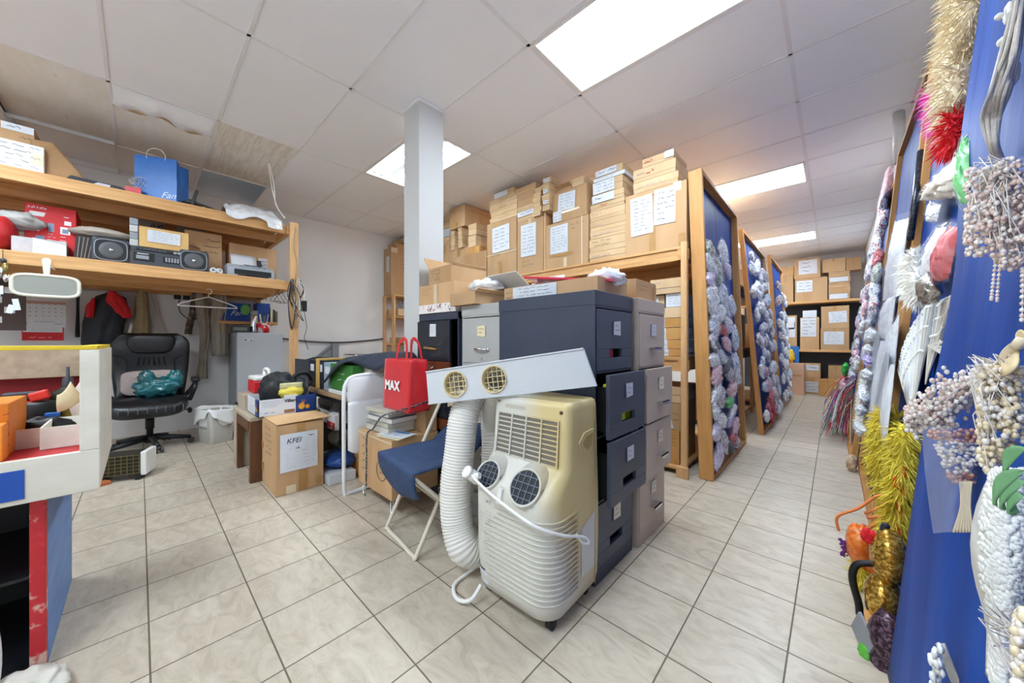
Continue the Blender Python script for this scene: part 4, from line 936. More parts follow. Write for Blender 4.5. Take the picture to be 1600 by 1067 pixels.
b.add([bagpt(i / N_, 0) for i in range(N_)], [tuple(range(N_))[::-1]]); b.build('bag_body', REDB, rb, solid=.003)
for yy in (-d * .37, d * .37):
    pts = smooth_path([(-.02, yy - .006 * (1 if yy < 0 else -1), h * .78), (-.02, yy, h), (.0, yy * .8, h + .10), (.045, yy * .6, h + .135), (.09, yy * .8, h + .10), (.11, yy, h), (.11, yy - .006 * (1 if yy < 0 else -1), h * .78)], 6)
    b = B()
    for a, c in zip(pts, pts[1:]): b.bar(a, c, .003, .024, up=(0, 0, 1) if abs((c - a).normalized().z) < .6 else (1, 0, 0))
    b.build('handle', REDB, rb)
lettering('MAX', .088, face_m('F', (-.035, -d / 2 - .0045, h * .47)), mat('bag_white_print', '#f0eeee', .5), rb, depth=.0015, bold=.003)
# bungee cord across carton
b = B(); b.tube(smooth_path([(-2.30, 1.035, .12), (-2.295, 1.035, .3), (-2.285, 1.035, .47), (-2.27, 1.07, .505), (-2.16, 1.075, .6), (-2.0, 1.11, .655), (-1.93, 1.2, .69), (-1.955, 1.3, .70)], 8), .0055, 8); tag(b.build('bungee_cord', mat('bungee_weave', '#2d3136', .7, col2='#9a9a96', scale=120, lo=.52, hi=.56)), 'dark flecked bungee cord tied down over the book carton', 'cord')
# ================================================================== SHELVING OVER THE DESK CORNER
SX, SY0, SY1, ZU, ZL = -4.45, -1.7, 1.15, 2.385, 1.765
sh = thing('storage_shelving', 'deep two tier wooden shelving on the wall above the office chair', 'shelf', (-5.2, 0, 0))
def loc(b, name, m, t, **k):
    for p in b.v: p -= Vector(t.location)
    return b.build(name, m, t, **k)
for z in (ZU, ZL):
    for k in range(5):
        x1 = SX - k * .285; b = B(); b.box(x1 - .272, x1, SY0, SY1 - .06 if k else SY1 - .05, z - .02, z); loc(b, 'shelf_board', WOOD, sh, bevel=.002)
    for x in (SX - .02, SX - .46, SX - .95, XL + .05):
        b = B(); b.box(x - .02, x + .02, SY0, SY1 - .02, z - .11 if x != SX - .02 else z - .10, z - .02); loc(b, 'long_beam', WOOD, sh, bevel=.002)
    b = B(); b.box(XL + .02, SX + .02, SY1 - .045, SY1, z - .105, z - .015); loc(b, 'end_beam', WOODX, sh, bevel=.002)
b = B(); b.box(SX + .002, SX + .045, SY1 - .02, SY1 + .065, 0, ZU + .03); loc(b, 'upright_post', WOODZ, sh, bevel=.003)
b = B(); b.box(XL + .005, XL + .05, SY1 - .05, SY1, 1.6, ZU + .03); loc(b, 'wall_post', WOODZ, sh)
def fx(pl, pr, yt, xf, side='r'):
    a, c = at(pl, 300, X=xf).y, at(pr, 300, X=xf).y; return a, c, at(pr if side == 'r' else pl, yt, X=xf).z
def shelfbox(pl, pr, yt, xf, depth, base, label, fn=carton, **k):
    y0, y1, z1 = fx(pl, pr, yt, xf); return fn(xf - depth, xf, y0, y1, base + .001, z1, label, **k)
# ---- upper board
U = ZU + .001
WRAPW = mat('white_wrap', '#dfe2e6', .55, col2='#f0f2f5', scale=6, bump=.3, bscale=14)
y0, y1, z1 = fx(-60, 69, 231, -4.52)
carton(-4.95, -4.52, y0, y1, U, z1, 'white wrapped parcel covered in handwriting at the end of the upper shelf', m=WRAPW, writes=[('R', .3, .1, .95, .95, 5), ], tapes=[('R', .82, .3, .99, .7, CLEAR)], j=.01)
carton(-5.0, -4.58, y0, fx(0, 54, 200, -4.58)[1], z1 + .001, z1 + .15, 'brown carton with a white lid strip on top of the white wrapped parcel', notes=[('R', .5, .62, .99, .98, 1)], writes=[('R', .75, .2, .98, .5, 1)])
b = B(); w, d, h = .28, .26, at(90, 224, X=-4.55).z - U
pf = [(-.13, 0), (.15, 0), (.13, h * .25), (-.02, h), (-.13, h * .97)]
b.prism(pf, lambda u, v, q: Vector((q, u, v)), -.16, .12); 
o = b.build('kraft_paper_parcel', mat('kraft_paper', '#a58059', .7, col2='#96714a', scale=5, bump=.25, bscale=12), bevel=.012, fix=True, loc=(-4.68, at(91, 300, X=-4.6).y, U)); tag(o, 'brown kraft paper parcel with sloping side beside the white wrapped parcel', 'parcel')
b = B(); b.box(-.02, -.012, -.001, .001, .01, h * .9)
t = thing('scanner', 'flat grey electronic device with a white patch lying on the upper shelf', 'scanner', (-4.68, at(155, 300, X=-4.6).y, U), .12); w = .36
b = B(); b.prism([(-.18, 0), (.18, 0), (.18, .02), (.11, .055), (-.16, .055), (-.18, .03)], lambda u, v, q: Vector((q, u, v)), -.13, .13); b.build('device_case', DGREY, t, bevel=.004, fix=True)
b = B(); b.add([(.132, -.06, .012), (.132, .04, .012), (.132, .05, .046), (.132, -.02, .046)], [(0, 1, 2, 3)]); b.build('white_patch', PAPER, t)
b = B(); b.box(-.12, .12, .182, .186, .004, .018); b.build('chrome_edge', CHROME, t)
def gift_bag(x, y, z, w, d, h, rot, m, label, text=None, handles=True):
    t = thing('gift_bag', label, 'bag', (x, y, z), rot); b = B(); f = .92
    vs = [(-w / 2, -d / 2, 0), (w / 2, -d / 2, 0), (w / 2, d / 2, 0), (-w / 2, d / 2, 0), (-w / 2, -d / 2, h), (w / 2, -d / 2, h), (w / 2 - .002, 0, h), (w / 2, d / 2, h), (-w / 2, d / 2, h), (-w / 2 + .002, 0, h), (w / 2 - .025, 0, h * .97), (-w / 2 + .025, 0, h * .97), (w / 2 - .01, 0, h * .3), (-w / 2 + .01, 0, h * .3)]
    b.add(vs, [(0, 3, 2, 1), (0, 1, 5, 4), (2, 3, 8, 7), (1, 2, 12), (1, 12, 10, 5), (12, 2, 7, 10), (3, 0, 13), (0, 4, 11, 13), (3, 13, 11, 8)]); b.build('bag_body', m, t, solid=.003)
    if handles:
        for yy in (-d / 2, d / 2):
            b = B(); b.tube(smooth_path([(-w * .22, yy, h * .95), (-w * .22, yy, h + .03), (-w * .1, yy * 1.05, h + .07), (w * .1, yy * 1.05, h + .07), (w * .22, yy, h + .03), (w * .22, yy, h * .95)], 5), .003, 6); b.build('cord_handle', WHITE, t)
    if text: lettering(text, h * .2, face_m('F', (w * .3, -d / 2 - .003, h * .13)), mat('pale_print', '#dbe6f2', .5), t, shear=.4, depth=.0006)
    return t
BLUEP = mat('blue_gloss_paper', '#1f63b4', .35, col2='#2a72c6', scale=5, bump=.15, bscale=9)
yb = at(255, 300, X=-4.55).y; hb = at(245, 249, X=-4.6).z - U
gift_bag(-4.64, yb, U, .30, .2, hb, math.radians(62), BLUEP, 'shiny blue gift bag with white cord handles on the upper shelf', 'Fan')
t = gift_bag(-4.60, at(211, 300, X=-4.6).y, U, .10, .09, .075, math.radians(75), RED, 'small red gift box bag with a curly ribbon beside the blue gift bag', handles=False)
b = B()
for k in range(7): b.tube(smooth_path([(.02, 0, .07), (.02 + .05 * math.cos(k), .04 * math.sin(k * 2.1), .12 + .01 * k), (.05 * math.cos(k + 2), .05 * math.sin(k), .17), (.03 * math.cos(k * 3), .02, .12)], 5), .0022, 5)
b.build('curly_ribbon', mat('silver_ribbon', '#c9ccd0', .3), t)
t = thing('reading_lamp', 'dark grey jointed lamp with round base lying at the front of the upper shelf', 'lamp', (-4.56, at(300, 300, X=-4.5).y, U)); b = B()
b.lathe([(0, .0), (.06, 0), (.065, .012), (.05, .03), (.02, .045), (0, .05)], (0, 0, .03), 20); b.M = None; b.build('lamp_base', DGREY, t)
b = B(); b.bar((.06, .0, -.04 + .05), (.07, .035, .16), .022, .022); b.build('clamp_bar', BLACK, t); b = B(); b.tube(smooth_path([(0, 0, .06), (-.02, .10, .05), (-.03, .22, .028), (-.05, .34, .02)], 6), .011); b.build('lamp_arm', DGREY, t)
b = B(); b.box(-.04, .0, .02, .08, .0, .05); b.build('power_brick', BLACK, t)
# crumpled translucent white bag drooping over the edge
ya, yc = at(352, 320, X=-4.45).y, at(440, 320, X=-4.45).y
def droop(u, v):
    y = ya + (yc - ya) * u; r = noise.noise(Vector((u * 4, v * 4, 2))) * .04 + noise.noise(Vector((u * 11, v * 9, 5))) * .016
    if v < .6: x = SX - .42 + .44 * v / .6; z = U + .02 + .12 * math.sin(v / .6 * PI) * (.5 + .7 * math.sin(u * PI) ** .5) + abs(r)
    else: q = (v - .6) / .4; x = SX + .025 + .02 * q + r * .3; z = U + .01 - q * (.09 if u > .72 else .04 + .03 * math.sin(u * 9)) + r * .4
    return Vector((x, y, max(z, U + .003) if v < .58 else z))
b = B(); b.grid(droop, 40, 34); o = b.build('plastic_bag', CBAG, solid=.002); tag(o, 'milky white plastic bag drooping over the corner of the upper shelf', 'bag')
# ---- lower board
Lz = ZL + .001
RB = mat('red_print_box', '#d8161e', .45, col2='#cc1019', scale=3)
y0, y1, z1 = fx(38, 119, 333, -4.72)
t = thing('product_box', 'big red printed product box standing on the lower shelf', 'box', (-4.90, (y0 + y1) / 2, Lz)); w, d, h = .36, y1 - y0, z1 - Lz + .02
b = B(); b.box(-w / 2, w / 2, -d / 2, d / 2, 0, h); b.build('box_body', RB, t, bevel=.003)
b = B(); P = lambda u, v, e=.002: facept('R', w, d, h, u, v, e)
def rq(b, u0, v0, u1, v1, m, e=.002, sk=0): b.m = m; b.add([P(u0, v0, e), P(u1, v0, e), P(u1 + sk, v1, e), P(u0 + sk, v1, e)], [(0, 1, 2, 3)])
rq(b, .06, .78, .36, .86, 0, sk=.04); rq(b, .22, .5, .28, .62, 0); rq(b, .44, .52, .56, .68, 1); rq(b, .68, .50, .88, .64, 0); rq(b, .72, .52, .84, .6, 1, .003); rq(b, .16, .3, .34, .42, 1, sk=.05); rq(b, .76, .68, .9, .76, 0)
scribble(b, P, .04, .88, .55, .97, 1, .4, 0, 3, th=.25); scribble(b, P, .42, .34, .58, .5, 3, 1, 0, 5); scribble(b, P, .66, .34, .84, .48, 2, 1, 0, 6); scribble(b, P, .74, .80, .93, .86, 1, 1, 0, 7, th=.2)
b.build('box_printing', [mat('box_print_white', '#efe9e9', .5), mat('box_print_grey', '#7d8ea3', .5)], t)
# red bag with grey cloth bundle
b = B(); b.blob((0, 0, .15), (.13, .08, .125), .12, 2.4, 3, 24, 16, .7); o = b.build('red_bag', mat('red_leather', '#a91b1f', .4, col2='#b92527', scale=5), loc=(-4.66, at(-4, 300, X=-4.6).y, Lz)); tag(o, 'rounded dark red bag at the very end of the lower shelf', 'bag')
cl = crumpled('cloth_bundle', 'grey folded cloth bundle squeezed above the clear wrapped box', (-4.72, at(22, 300, X=-4.7).y, Lz + .2), (.13, .15, .07), mat('grey_cloth', '#b9b7b4', .8, col2='#a5a3a0', scale=6), 8, cat='cloth', amp=.25)
y0, y1, z1 = fx(16, 104, 378, -4.55)
t = thing('wrapped_box', 'clear film wrapped grey box in front of the big red box', 'box', (-4.63, (y0 + y1) / 2, Lz)); w, d, h = .15, y1 - y0, z1 - Lz
b = B(); b.box(-w / 2, w / 2, -d / 2, d / 2, 0, h, .004); b.build('box_body', mat('wrapped_grey', '#a4a3a6', .35, col2='#c2bcbd', scale=5), t, bevel=.004)
b = B(); b.grid(lambda u, v: Vector((w / 2 + .006 + .008 * noise.noise(Vector((u * 9, v * 5, 3))), -d * .12 + u * d * .62, .002 + v * h * (.98 - .25 * u))), 24, 12); b.build('crinkled_film', CBAG, t, solid=.002)
for k in range(6):
    y = at(117 + k * 5.6, 400, X=-4.55).y; b = B(); b.box(-.14, .14, -.009, .009, 0, .19); b.m = 1; b.box(-.141, .142, .0092, .0115, 0, .192)
    o = b.build('record_sleeve', [BLACK if k % 2 else mat('dark_brown_card', '#3b2a2a', .6), mat('sleeve_edge', '#b9b0a6', .6)], loc=(-4.70, y, Lz + .004)); o.rotation_euler = (math.radians(-4 - k * 1.3), 0, 0)
    tag(o, 'thin dark sleeve standing on the lower shelf, %s from the red box' % 'first second third fourth fifth sixth'.split()[k], 'folder', 'dark sleeves on the lower shelf')
SPK = mat('stereo_grey', '#43474d', .45); SPF = mat('speaker_cloth', '#2b2d30', .7)
def speaker_box(yc, label, rot=0):
    t = thing('stereo_speaker', label, 'speaker', (-4.62, yc, Lz), rot, 'stereo speakers'); w, d, h = .2, .215, .205
    b = B(); b.box(-w / 2, w / 2, -d / 2, d / 2, 0, h); b.build('speaker_case', SPK, t, bevel=.02)
    b = B(); r = []
    for k in range(32):
        a = 2 * PI * k / 32; c_, s_ = math.cos(a), math.sin(a); q = .5
        r.append(Vector((w / 2 + .004, math.copysign(abs(c_) ** q, c_) * d * .43, h / 2 + math.copysign(abs(s_) ** q, s_) * h * .42)))
    b.tube(r, .004, 6, closed=True); b.build('front_trim', GREY, t)
    b = B(); b.add([p - Vector((.001, 0, 0)) for p in r], [tuple(range(32))]); b.build('speaker_cloth', SPF, t)
    b = B(); b.lathe([(.07, .0), (.066, .004), (.04, .002), (.018, .003), (0, .007)], (w / 2 + .004, 0, h / 2), 28, ax='x'); b.build('driver_cone', mat('driver_grey', '#55585c', .5), t)
    b = B(); b.lathe([(.014, 0), (.012, .004), (0, .005)], (w / 2 + .009, 0, h / 2), 12, ax='x'); b.build('driver_cap', CHROME, t)
    return t
ys1, ys2 = at(171, 400, X=-4.53).y, at(304, 410, X=-4.53).y
speaker_box(ys1, 'dark grey speaker on the side of the stereo nearer the red box', .1); speaker_box(ys2, 'dark grey speaker between the stereo and the printer', -.05)
y0, y1 = at(204, 400, X=-4.53).y, at(284, 410, X=-4.53).y; w, d, h = .2, y1 - y0, at(204, 383, X=-4.53).z - Lz
t = thing('stereo', 'dark grey cassette stereo between its two speakers on the lower shelf', 'stereo', (-4.63, (y0 + y1) / 2, Lz))
b = B(); b.box(-w / 2, w / 2, -d / 2, d / 2, 0, h); b.box(-w / 2, w / 2 + .004, -d / 2, d / 2, h * .78, h * .97); b.build('stereo_case', SPK, t, bevel=.006)
P = lambda u, v, e=.003: facept('R', w, d, h, u, v, e)
b = B(); rq(b, .05, .25, .45, .7, 0); rq(b, .62, .3, .98, .62, 0); rq(b, .1, .36, .34, .55, 1, .005); b.build('cassette_door', [BLACK, GREY], t)
b = B(); rq(b, .12, .6, .34, .66, 0, .006); b.build('chrome_strip', CHROME, t)
for k in range(5): b = B(); b.box(w / 2 + .003, w / 2 + .012, -d / 2 + d * (.66 + .06 * k), -d / 2 + d * (.70 + .06 * k), h * .34, h * .58); b.build('button', GREY, t)
b = B(); rq(b, .1, .82, .9, .93, 0, .008); scribble(b, lambda u, v: P(u, v, .01), .12, .83, .9, .92, 1, .4, 1, 9, th=.2); b.build('tuner_scale', [BLACK, GREY], t)
for k in range(2): b = B(); b.cyl((w / 2 + .004, d * (.36 + .08 * k), h * .88), (w / 2 + .016, d * (.36 + .08 * k), h * .88), .012); b.build('knob', GREY, t)
zs = Lz + .207
crumpled('pouch', 'long taupe pouch with writing lying on the first speaker and sleeves', (-4.68, at(160, 370, X=-4.6).y, zs), (.12, .19, .05), mat('taupe_nylon', '#b0a69b', .6, col2='#a2978c', scale=4), 5, cat='pouch', amp=.12)
zc_ = Lz + h + .004
y0, y1, z1 = fx(217, 295, 365, -4.53)
carton(-4.78, -4.53, y0, y1, zc_, z1, 'yellow-brown carton with a white written sheet standing on the stereo', m=mat('yellow_card', '#c9a061', .7, col2='#d4ae72', scale=4), notes=[('R', .16, .28, .82, .86, 4, -.02)], tapes=[])
for k in range(4): 
    y0 = at(202, 350, X=-4.55).y; carton(-4.8, -4.55, y0, at(216, 350, X=-4.55).y, zc_ + k * .062, zc_ + k * .062 + .06, 'small grey box on the stereo, %s of a pile of four' % ('lowest', 'second', 'third', 'topmost')[k], 'small grey boxes on the stereo', m=GREY if k % 2 else mat('pale_grey_card', '#b9b9ba', .6), flat=True, tapes=())
y0, y1, z1 = fx(288, 347, 368, -4.82)
carton(-5.2, -4.82, y0, y1, Lz, z1, 'rounded brown carton with a printed diamond behind the second speaker', writes=[('R', .5, .5, .95, .9, 3), ('R', .1, .3, .5, .7, 3)], j=.02)
y0, y1, z1 = fx(358, 432, 391, -4.85)
carton(-5.1, -4.85, y0, y1, Lz, z1, 'brown carton behind the grey printer', notes=[('R', .6, .3, .8, .7, 2)])
# printer
y0, y1 = at(355, 420, X=-4.52).y, at(429, 430, X=-4.52).y; w, d, h = .26, y1 - y0, .13
t = thing('printer', 'silver grey inkjet printer with paper in its tray at the end of the lower shelf', 'printer', (-4.64, (y0 + y1) / 2, Lz))
b = B(); pr = [(-w / 2, 0), (w / 2, 0), (w / 2, .03), (w / 2 - .012, .09), (w / 2 - .06, h), (-w / 2, h)]
b.prism(pr, lambda u, v, q: Vector((u, q, v)), -d / 2, d / 2); b.build('printer_case', mat('printer_silver', '#9aa0a8', .4), t, bevel=.01, fix=True)
b = B(); b.box(w / 2 - .02, w / 2 + .002, -d * .36, d * .42, .022, .075); b.build('output_slot', BLACK, t)
b = B(); b.box(w / 2 - .02, w / 2 + .05, -d * .3, d * .36, .012, .02); b.build('output_tray', DGREY, t, bevel=.003)
for k in range(5): b = B(); b.cyl((w / 2 - .035, -d * .2 + k * .05, .115), (w / 2 - .031, -d * .2 + k * .05, .121), .008); b.build('button', GREY, t)
b = B(); b.grid(lambda u, v: Vector((-w * .18 - .06 * v - .01 * v * v, -d * .36 + u * d * .55, h + v * .14)), 4, 4); b.build('paper_stack', PAPER, t, solid=.004)
b = B(); b.grid(lambda u, v: Vector((-w * .17 - .055 * v, -d * .1 + u * d * .4, h + v * .1)), 4, 4); b.build('paper_guide', DGREY, t, solid=.005)
for k, (px, lab) in enumerate(((333, 'white paper roll by the second speaker'), (341, 'white paper roll lying next to the printer'))):
    t = tag(B().lathe([(.012, -.03), (.024, -.03), (.026, -.026), (.026, .026), (.024, .03), (.012, .03), (.012, -.03)], (0, 0, .027), 18, ax='x').build('paper_roll', PAPER, loc=(-4.50, at(px, 430, X=-4.5).y, Lz), rot=.5 * k), lab, 'roll', 'paper rolls on the lower shelf')
# boards stored under the upper shelf
for (pl, pr, yt, lab, k) in ((210, 260, 339, 'grey board with a printed corner leaning behind the yellow carton', 0), (280, 330, 352, 'grey flat sign board leaning behind the rounded carton', 1)):
    y0, y1, z1 = fx(pl, pr, yt, -4.9); t = thing('sign_board', lab, 'board', (-5.24, (y0 + y1) / 2, Lz)); b = B(); b.box(-.006, .006, (y0 - y1) / 2, (y1 - y0) / 2, 0, z1 - Lz + .02); b.m = 1
    scribble(b, lambda u, v: Vector((.008, (y1 - y0) * (u - .5), (z1 - Lz) * v)), .5, .88, .95, 1, 1, 1, 1, 3, th=.2); b.build('board', [mat('board_grey', '#a7a59f', .6), INK], t)
# ---- things hanging below
MIR = mat('mirror_glass', '#8f9088', .35, metal=.15); CRW = mat('ivory_plastic', '#dcd8c8', .4)
mp = at(73, 447, X=-4.40); t = thing('mirror', 'ivory framed rounded mirror hanging from the lower shelf beam', 'mirror', (-4.40, mp.y, mp.z)); hw, hh = .155, .078
def rr(k, n, a, c, e=.45): q = 2 * PI * k / n; c_, s_ = math.cos(q), math.sin(q); return math.copysign(abs(c_) ** e, c_) * a, math.copysign(abs(s_) ** e, s_) * c
n = 40; b = B(); o1 = [Vector((.0, *rr(k, n, hw, hh))) for k in range(n)]
b.tube([p for p in o1], .012, 8, closed=True); b.add([p + Vector((-.012, 0, 0)) for p in o1], [tuple(range(n))[::-1]]); b.build('mirror_frame', CRW, t)
b = B(); b.add([p + Vector((.004, 0, 0)) for p in o1], [tuple(range(n))]); b.build('mirror_glass', MIR, t)
b = B(); b.prism([(-.014, hh), (.014, hh), (.016, hh + .03), (.02, hh + .085), (.024, hh + .12), (.012, hh + .135), (-.012, hh + .135), (-.024, hh + .12), (-.02, hh + .085), (-.016, hh + .03)], lambda u, v, q: Vector((q, u, v)), -.008, .008); b.build('stem', CRW, t, bevel=.003)
b = B(); b.bar((.012, .01, hh + .08), (.014, .04, hh + .05), .02, .003); b.build('paper_tag', PAPER, t)
# calendar
pa_, pb2 = at(31, 467, X=-5.6), at(103, 512, X=-5.6); w = pb2.y - pa_.y; zt = at(66, 470, X=-5.6).z; z2 = at(66, 511, X=-5.6).z; z3 = at(66, 532, X=-5.6).z
t = thing('paper_calendar', 'white wall calendar with a red footer below the mirror', 'calendar', (-5.6, (pa_.y + pb2.y) / 2, z3 - .0)); H = zt - z3
b = B(); b.box(-.012, -.004, -w * .5 + .01, w * .45, 0, H); b.build('backing_card', RED, t)
b = B(); hz = z2 - z3; b.box(-.003, .0, -w / 2, w / 2, hz, H); b.m = 1
for r_ in range(4):
    for c_ in range(7):
        yy, zz = -w * .45 + c_ * w * .14, hz + (H - hz) * (.86 - r_ * .15); b.box(.0, .0012, yy, yy + w * .035, zz, zz + .008)
b.box(0, .0012, -w * .2, w * .25, hz + .05, hz + .054); b.box(0, .0012, w * .25, w * .45, hz + .03, hz + .035); b.box(0, .0012, -w * .45, -w * .36, hz + .02, hz + .05)
b.m = 2; b.box(0, .0012, -w * .5, w * .5, H - .03, H - .004); b.build('month_page', [PAPER, INKG, mat('calendar_header', '#b98f7c', .6)], t)
b = B(); b.box(-.0025, -.001, -w * .44, w * .42, hz - .05, hz); b.m = 1; scribble(b, lambda u, v: Vector((.0002, -w * .4 + w * .8 * u, hz - .045 + .04 * v)), .1, .1, .9, .9, 2, .2, 1, 2, th=.15); b.build('slip_page', [PAPER, INKG], t)
b = B(); scribble(b, lambda u, v: Vector((-.0032, -w * .35 + w * .7 * u, .01 + .035 * v)), 0, .0, .9, 1, 1, .12, 0, 12, th=.22); b.build('footer_lettering', [mat('pink_lettering', '#e48a8e', .6)], t)
# white board panel on the wall behind the calendar
wb = at(12, 480, X=-5.87).y; b = B(); b.box(-.012, .012, -.55, .55, 0, .69); tag(b.build('notice_board', mat('white_board', '#dfe2e6', .5), loc=(-5.875, at(68, 480, X=-5.87).y, .95), bevel=.003), 'plain white board mounted on the wall behind calendar and counter', 'board')
# bunch of tags and keys at the frame edge
kp = at(12, 440, X=-4.42); t = thing('tag_bunch', 'bunch of price tags and small keys hanging beside the mirror', 'tags', (-4.42, kp.y - .02, kp.z + .18)); r = random.Random(4)
b = B(); b.tube([(0, 0, .05), (0, 0, -.02)], .002); b.ball((0, 0, -.03), .018, 8, 5); b.build('cord', DGREY, t)
for k in range(7):
    y, z = r.uniform(-.03, .06), -.08 - k * .045; b = B(); b.bar((.004 * k, y, z), (.004 * k + .01, y + r.uniform(-.02, .02), z - r.uniform(.05, .09)), .028, .003, up=(1, 0, 0)); b.build('paper_tag', PAPER, t)
for k in range(6): b = B(); b.blob((r.uniform(-.01, .02), r.uniform(-.03, .05), -.05 - r.uniform(0, .12)), (.012, .016, .03), .3, 4, k, 8, 6); b.build('metal_charm', CHROME if k % 2 else mat('brass_charm', '#9a8850', .3, metal=.7), t)
b = B(); b.box(-.012, .012, -.13, .13, 0, .42); b.m = 1
for k in range(4): b.box(.012, .014, -.03 + .06 * (k % 2), .02 + .06 * (k % 2), .06 + .08 * k, .11 + .08 * k)
tag(b.build('tag_board', [mat('dark_brown_board', '#4a3b36', .7), PAPER], loc=(-4.9, at(-3, 480, X=-4.9).y, 1.18)), 'dark brown board with pinned white tags at the frame edge', 'board')
# garments
def garment(name, label, X, rows, m, depth=.06, folds=7, famp=.012, seed=0, cat='clothing', parent=None, nu=44, wob=.01):
    pts = [(at(l, y, X=X), at(r_, y, X=X)) for (y, l, r_) in rows]; zs_ = [(p[0].z + p[1].z) / 2 for p in pts]; b = B(); vs = []; nv = 8 * (len(rows) - 1); ring = []
    for j in range(nv + 1):
        s_ = j / nv * (len(rows) - 1); k = min(int(s_), len(rows) - 2); t_ = s_ - k; sm = t_ * t_ * (3 - 2 * t_)
        yl = pts[k][0].y + (pts[k + 1][0].y - pts[k][0].y) * sm; yr = pts[k][1].y + (pts[k + 1][1].y - pts[k][1].y) * sm; z = zs_[k] + (zs_[k + 1] - zs_[k]) * t_
        for i in range(nu):
            a = 2 * PI * i / nu; c_, s2 = math.cos(a), math.sin(a); q = (1 + famp * 3 * math.sin(folds * a + seed + z * 3) + .08 * noise.noise(Vector((c_ * 2, s2 * 2, z * 6 + seed))))
            vs.append(Vector((X + s2 * depth * q + wob * noise.noise(Vector((c_ * 3, z * 9, seed))), (yl + yr) / 2 + c_ * (yr - yl) / 2 * (.96 + .04 * q), z)))
    fs = [(j * nu + i, (j + 1) * nu + i, (j + 1) * nu + (i + 1) % nu, j * nu + (i + 1) % nu) for j in range(nv) for i in range(nu)]
    c0 = sum(vs[:nu], Vector()) / nu; cn = sum(vs[-nu:], Vector()) / nu
    b.add(vs, fs, True)
    bb = B(); bb.v = b.v; bb.f = b.f; bb.mi = b.mi; bb.sm = b.sm; n0 = len(bb.v) - len(vs)
    bb.f.append([n0 + i for i in range(nu)]); bb.mi.append(0); bb.sm.append(False); bb.f.append([len(bb.v) - nu + i for i in range(nu)][::-1]); bb.mi.append(0); bb.sm.append(False)
    if parent is None:
        top = max(p.z for p in bb.v); cy = sum(p.y for p in bb.v) / len(bb.v); t = thing(name, label, cat, (X, cy, top)); 
    else: t = parent
    for p in bb.v: p -= Vector(t.location)
    bb.build('garment_body' if parent is None else name, m, t, fix=True); return t
BLKQ = mat('black_quilted', '#1d2026', .5, col2='#262a31', scale=9, bump=.3, bscale=7); REDL = mat('red_fleece', '#c01620', .7, col2='#cc202a', scale=10)
v = garment('vest', 'black quilted vest with bright red lining hanging beneath the shelf', -5.72, [(456, 168, 181), (466, 148, 198), (485, 133, 202), (510, 128, 194), (535, 126, 190), (562, 140, 190), (575, 150, 186)], BLKQ, .085, 5, .02, 1)
garment('red_collar', '', -5.63, [(455, 168, 182), (470, 165, 197), (485, 178, 204), (497, 191, 207)], REDL, .03, 4, .02, 2, parent=v)
garment('red_armhole', '', -5.66, [(466, 143, 149), (480, 134, 149), (496, 134, 147)], REDL, .04, 3, .02, 3, parent=v)
garment('sash', '', -5.62, [(505, 203, 208), (540, 194, 200), (566, 188, 192)], mat('white_sash', '#d3ccc4', .7), .012, 2, .01, 3, parent=v)
KHK = mat('khaki_nylon', '#a79672', .55, col2='#8d7d5d', scale=7, bump=.3, bscale=10); TPE = mat('taupe_cloth', '#9b9183', .85, col2='#877d70', scale=8)
garment('jacket', 'crumpled khaki jacket hanging between the vest and the office chair', -5.74, [(455, 216, 226), (465, 210, 230), (490, 209, 233), (520, 206, 234), (560, 200, 236)], KHK, .07, 8, .05, 5)
garment('trousers', 'grey-brown trousers hanging on the wall behind the white coat hanger', -5.72, [(458, 304, 322), (480, 305, 326), (520, 312, 330), (555, 311, 324), (592, 306, 325)], TPE, .06, 6, .05, 7)
garment('cardigan', 'taupe cardigan hanging between trousers and blue boxes', -5.66, [(457, 340, 352), (470, 332, 358), (510, 329, 356), (556, 331, 356)], mat('taupe_knit', '#a0978a', .9, col2='#8a8276', scale=30, stretch=(1, 6, .3)), .07, 9, .05, 8)
garment('scarf', 'dark brown scarf hanging behind the white hanger', -5.78, [(458, 300, 312), (480, 296, 308), (522, 288, 300)], mat('brown_knit', '#564640', .9, col2='#8a7b6c', scale=20, lo=.5, hi=.6), .04, 5, .06, 9)
garment('necktie', 'narrow dark strap hanging between calendar and vest', -5.8, [(446, 119, 125), (480, 119, 124), (527, 117, 125)], mat('dark_strap', '#23262e', .6), .012, 2, .01, 9)
garment('net_cloth', 'pale net cloth hanging behind the khaki jacket', -5.86, [(455, 226, 240), (480, 228, 248), (527, 236, 262)], mat('pale_net', '#cfcdc8', .8), .02, 6, .04, 4)
hg = at(326, 478, X=-4.9); t = thing('coat_hanger', 'white plastic coat hanger hanging from the shelf beam', 'hanger', (-4.9, hg.y, hg.z)); b = B(); w = .235
b.tube(smooth_path([(0, -w, 0), (0, -w + .02, -.012), (0, 0, -.012), (0, w - .02, -.012), (0, w, 0), (0, w - .05, .028), (0, .03, .085), (0, 0, .095), (0, -.03, .085), (0, -w + .05, .028), (0, -w, 0)], 5), .006, 8)
b.tube(smooth_path([(0, 0, .095), (0, 0, .125), (0, .022, .14), (0, .026, .165), (0, .005, .182), (0, -.018, .168)], 5), .0045, 8); b.build('hanger_body', WHITE, t)
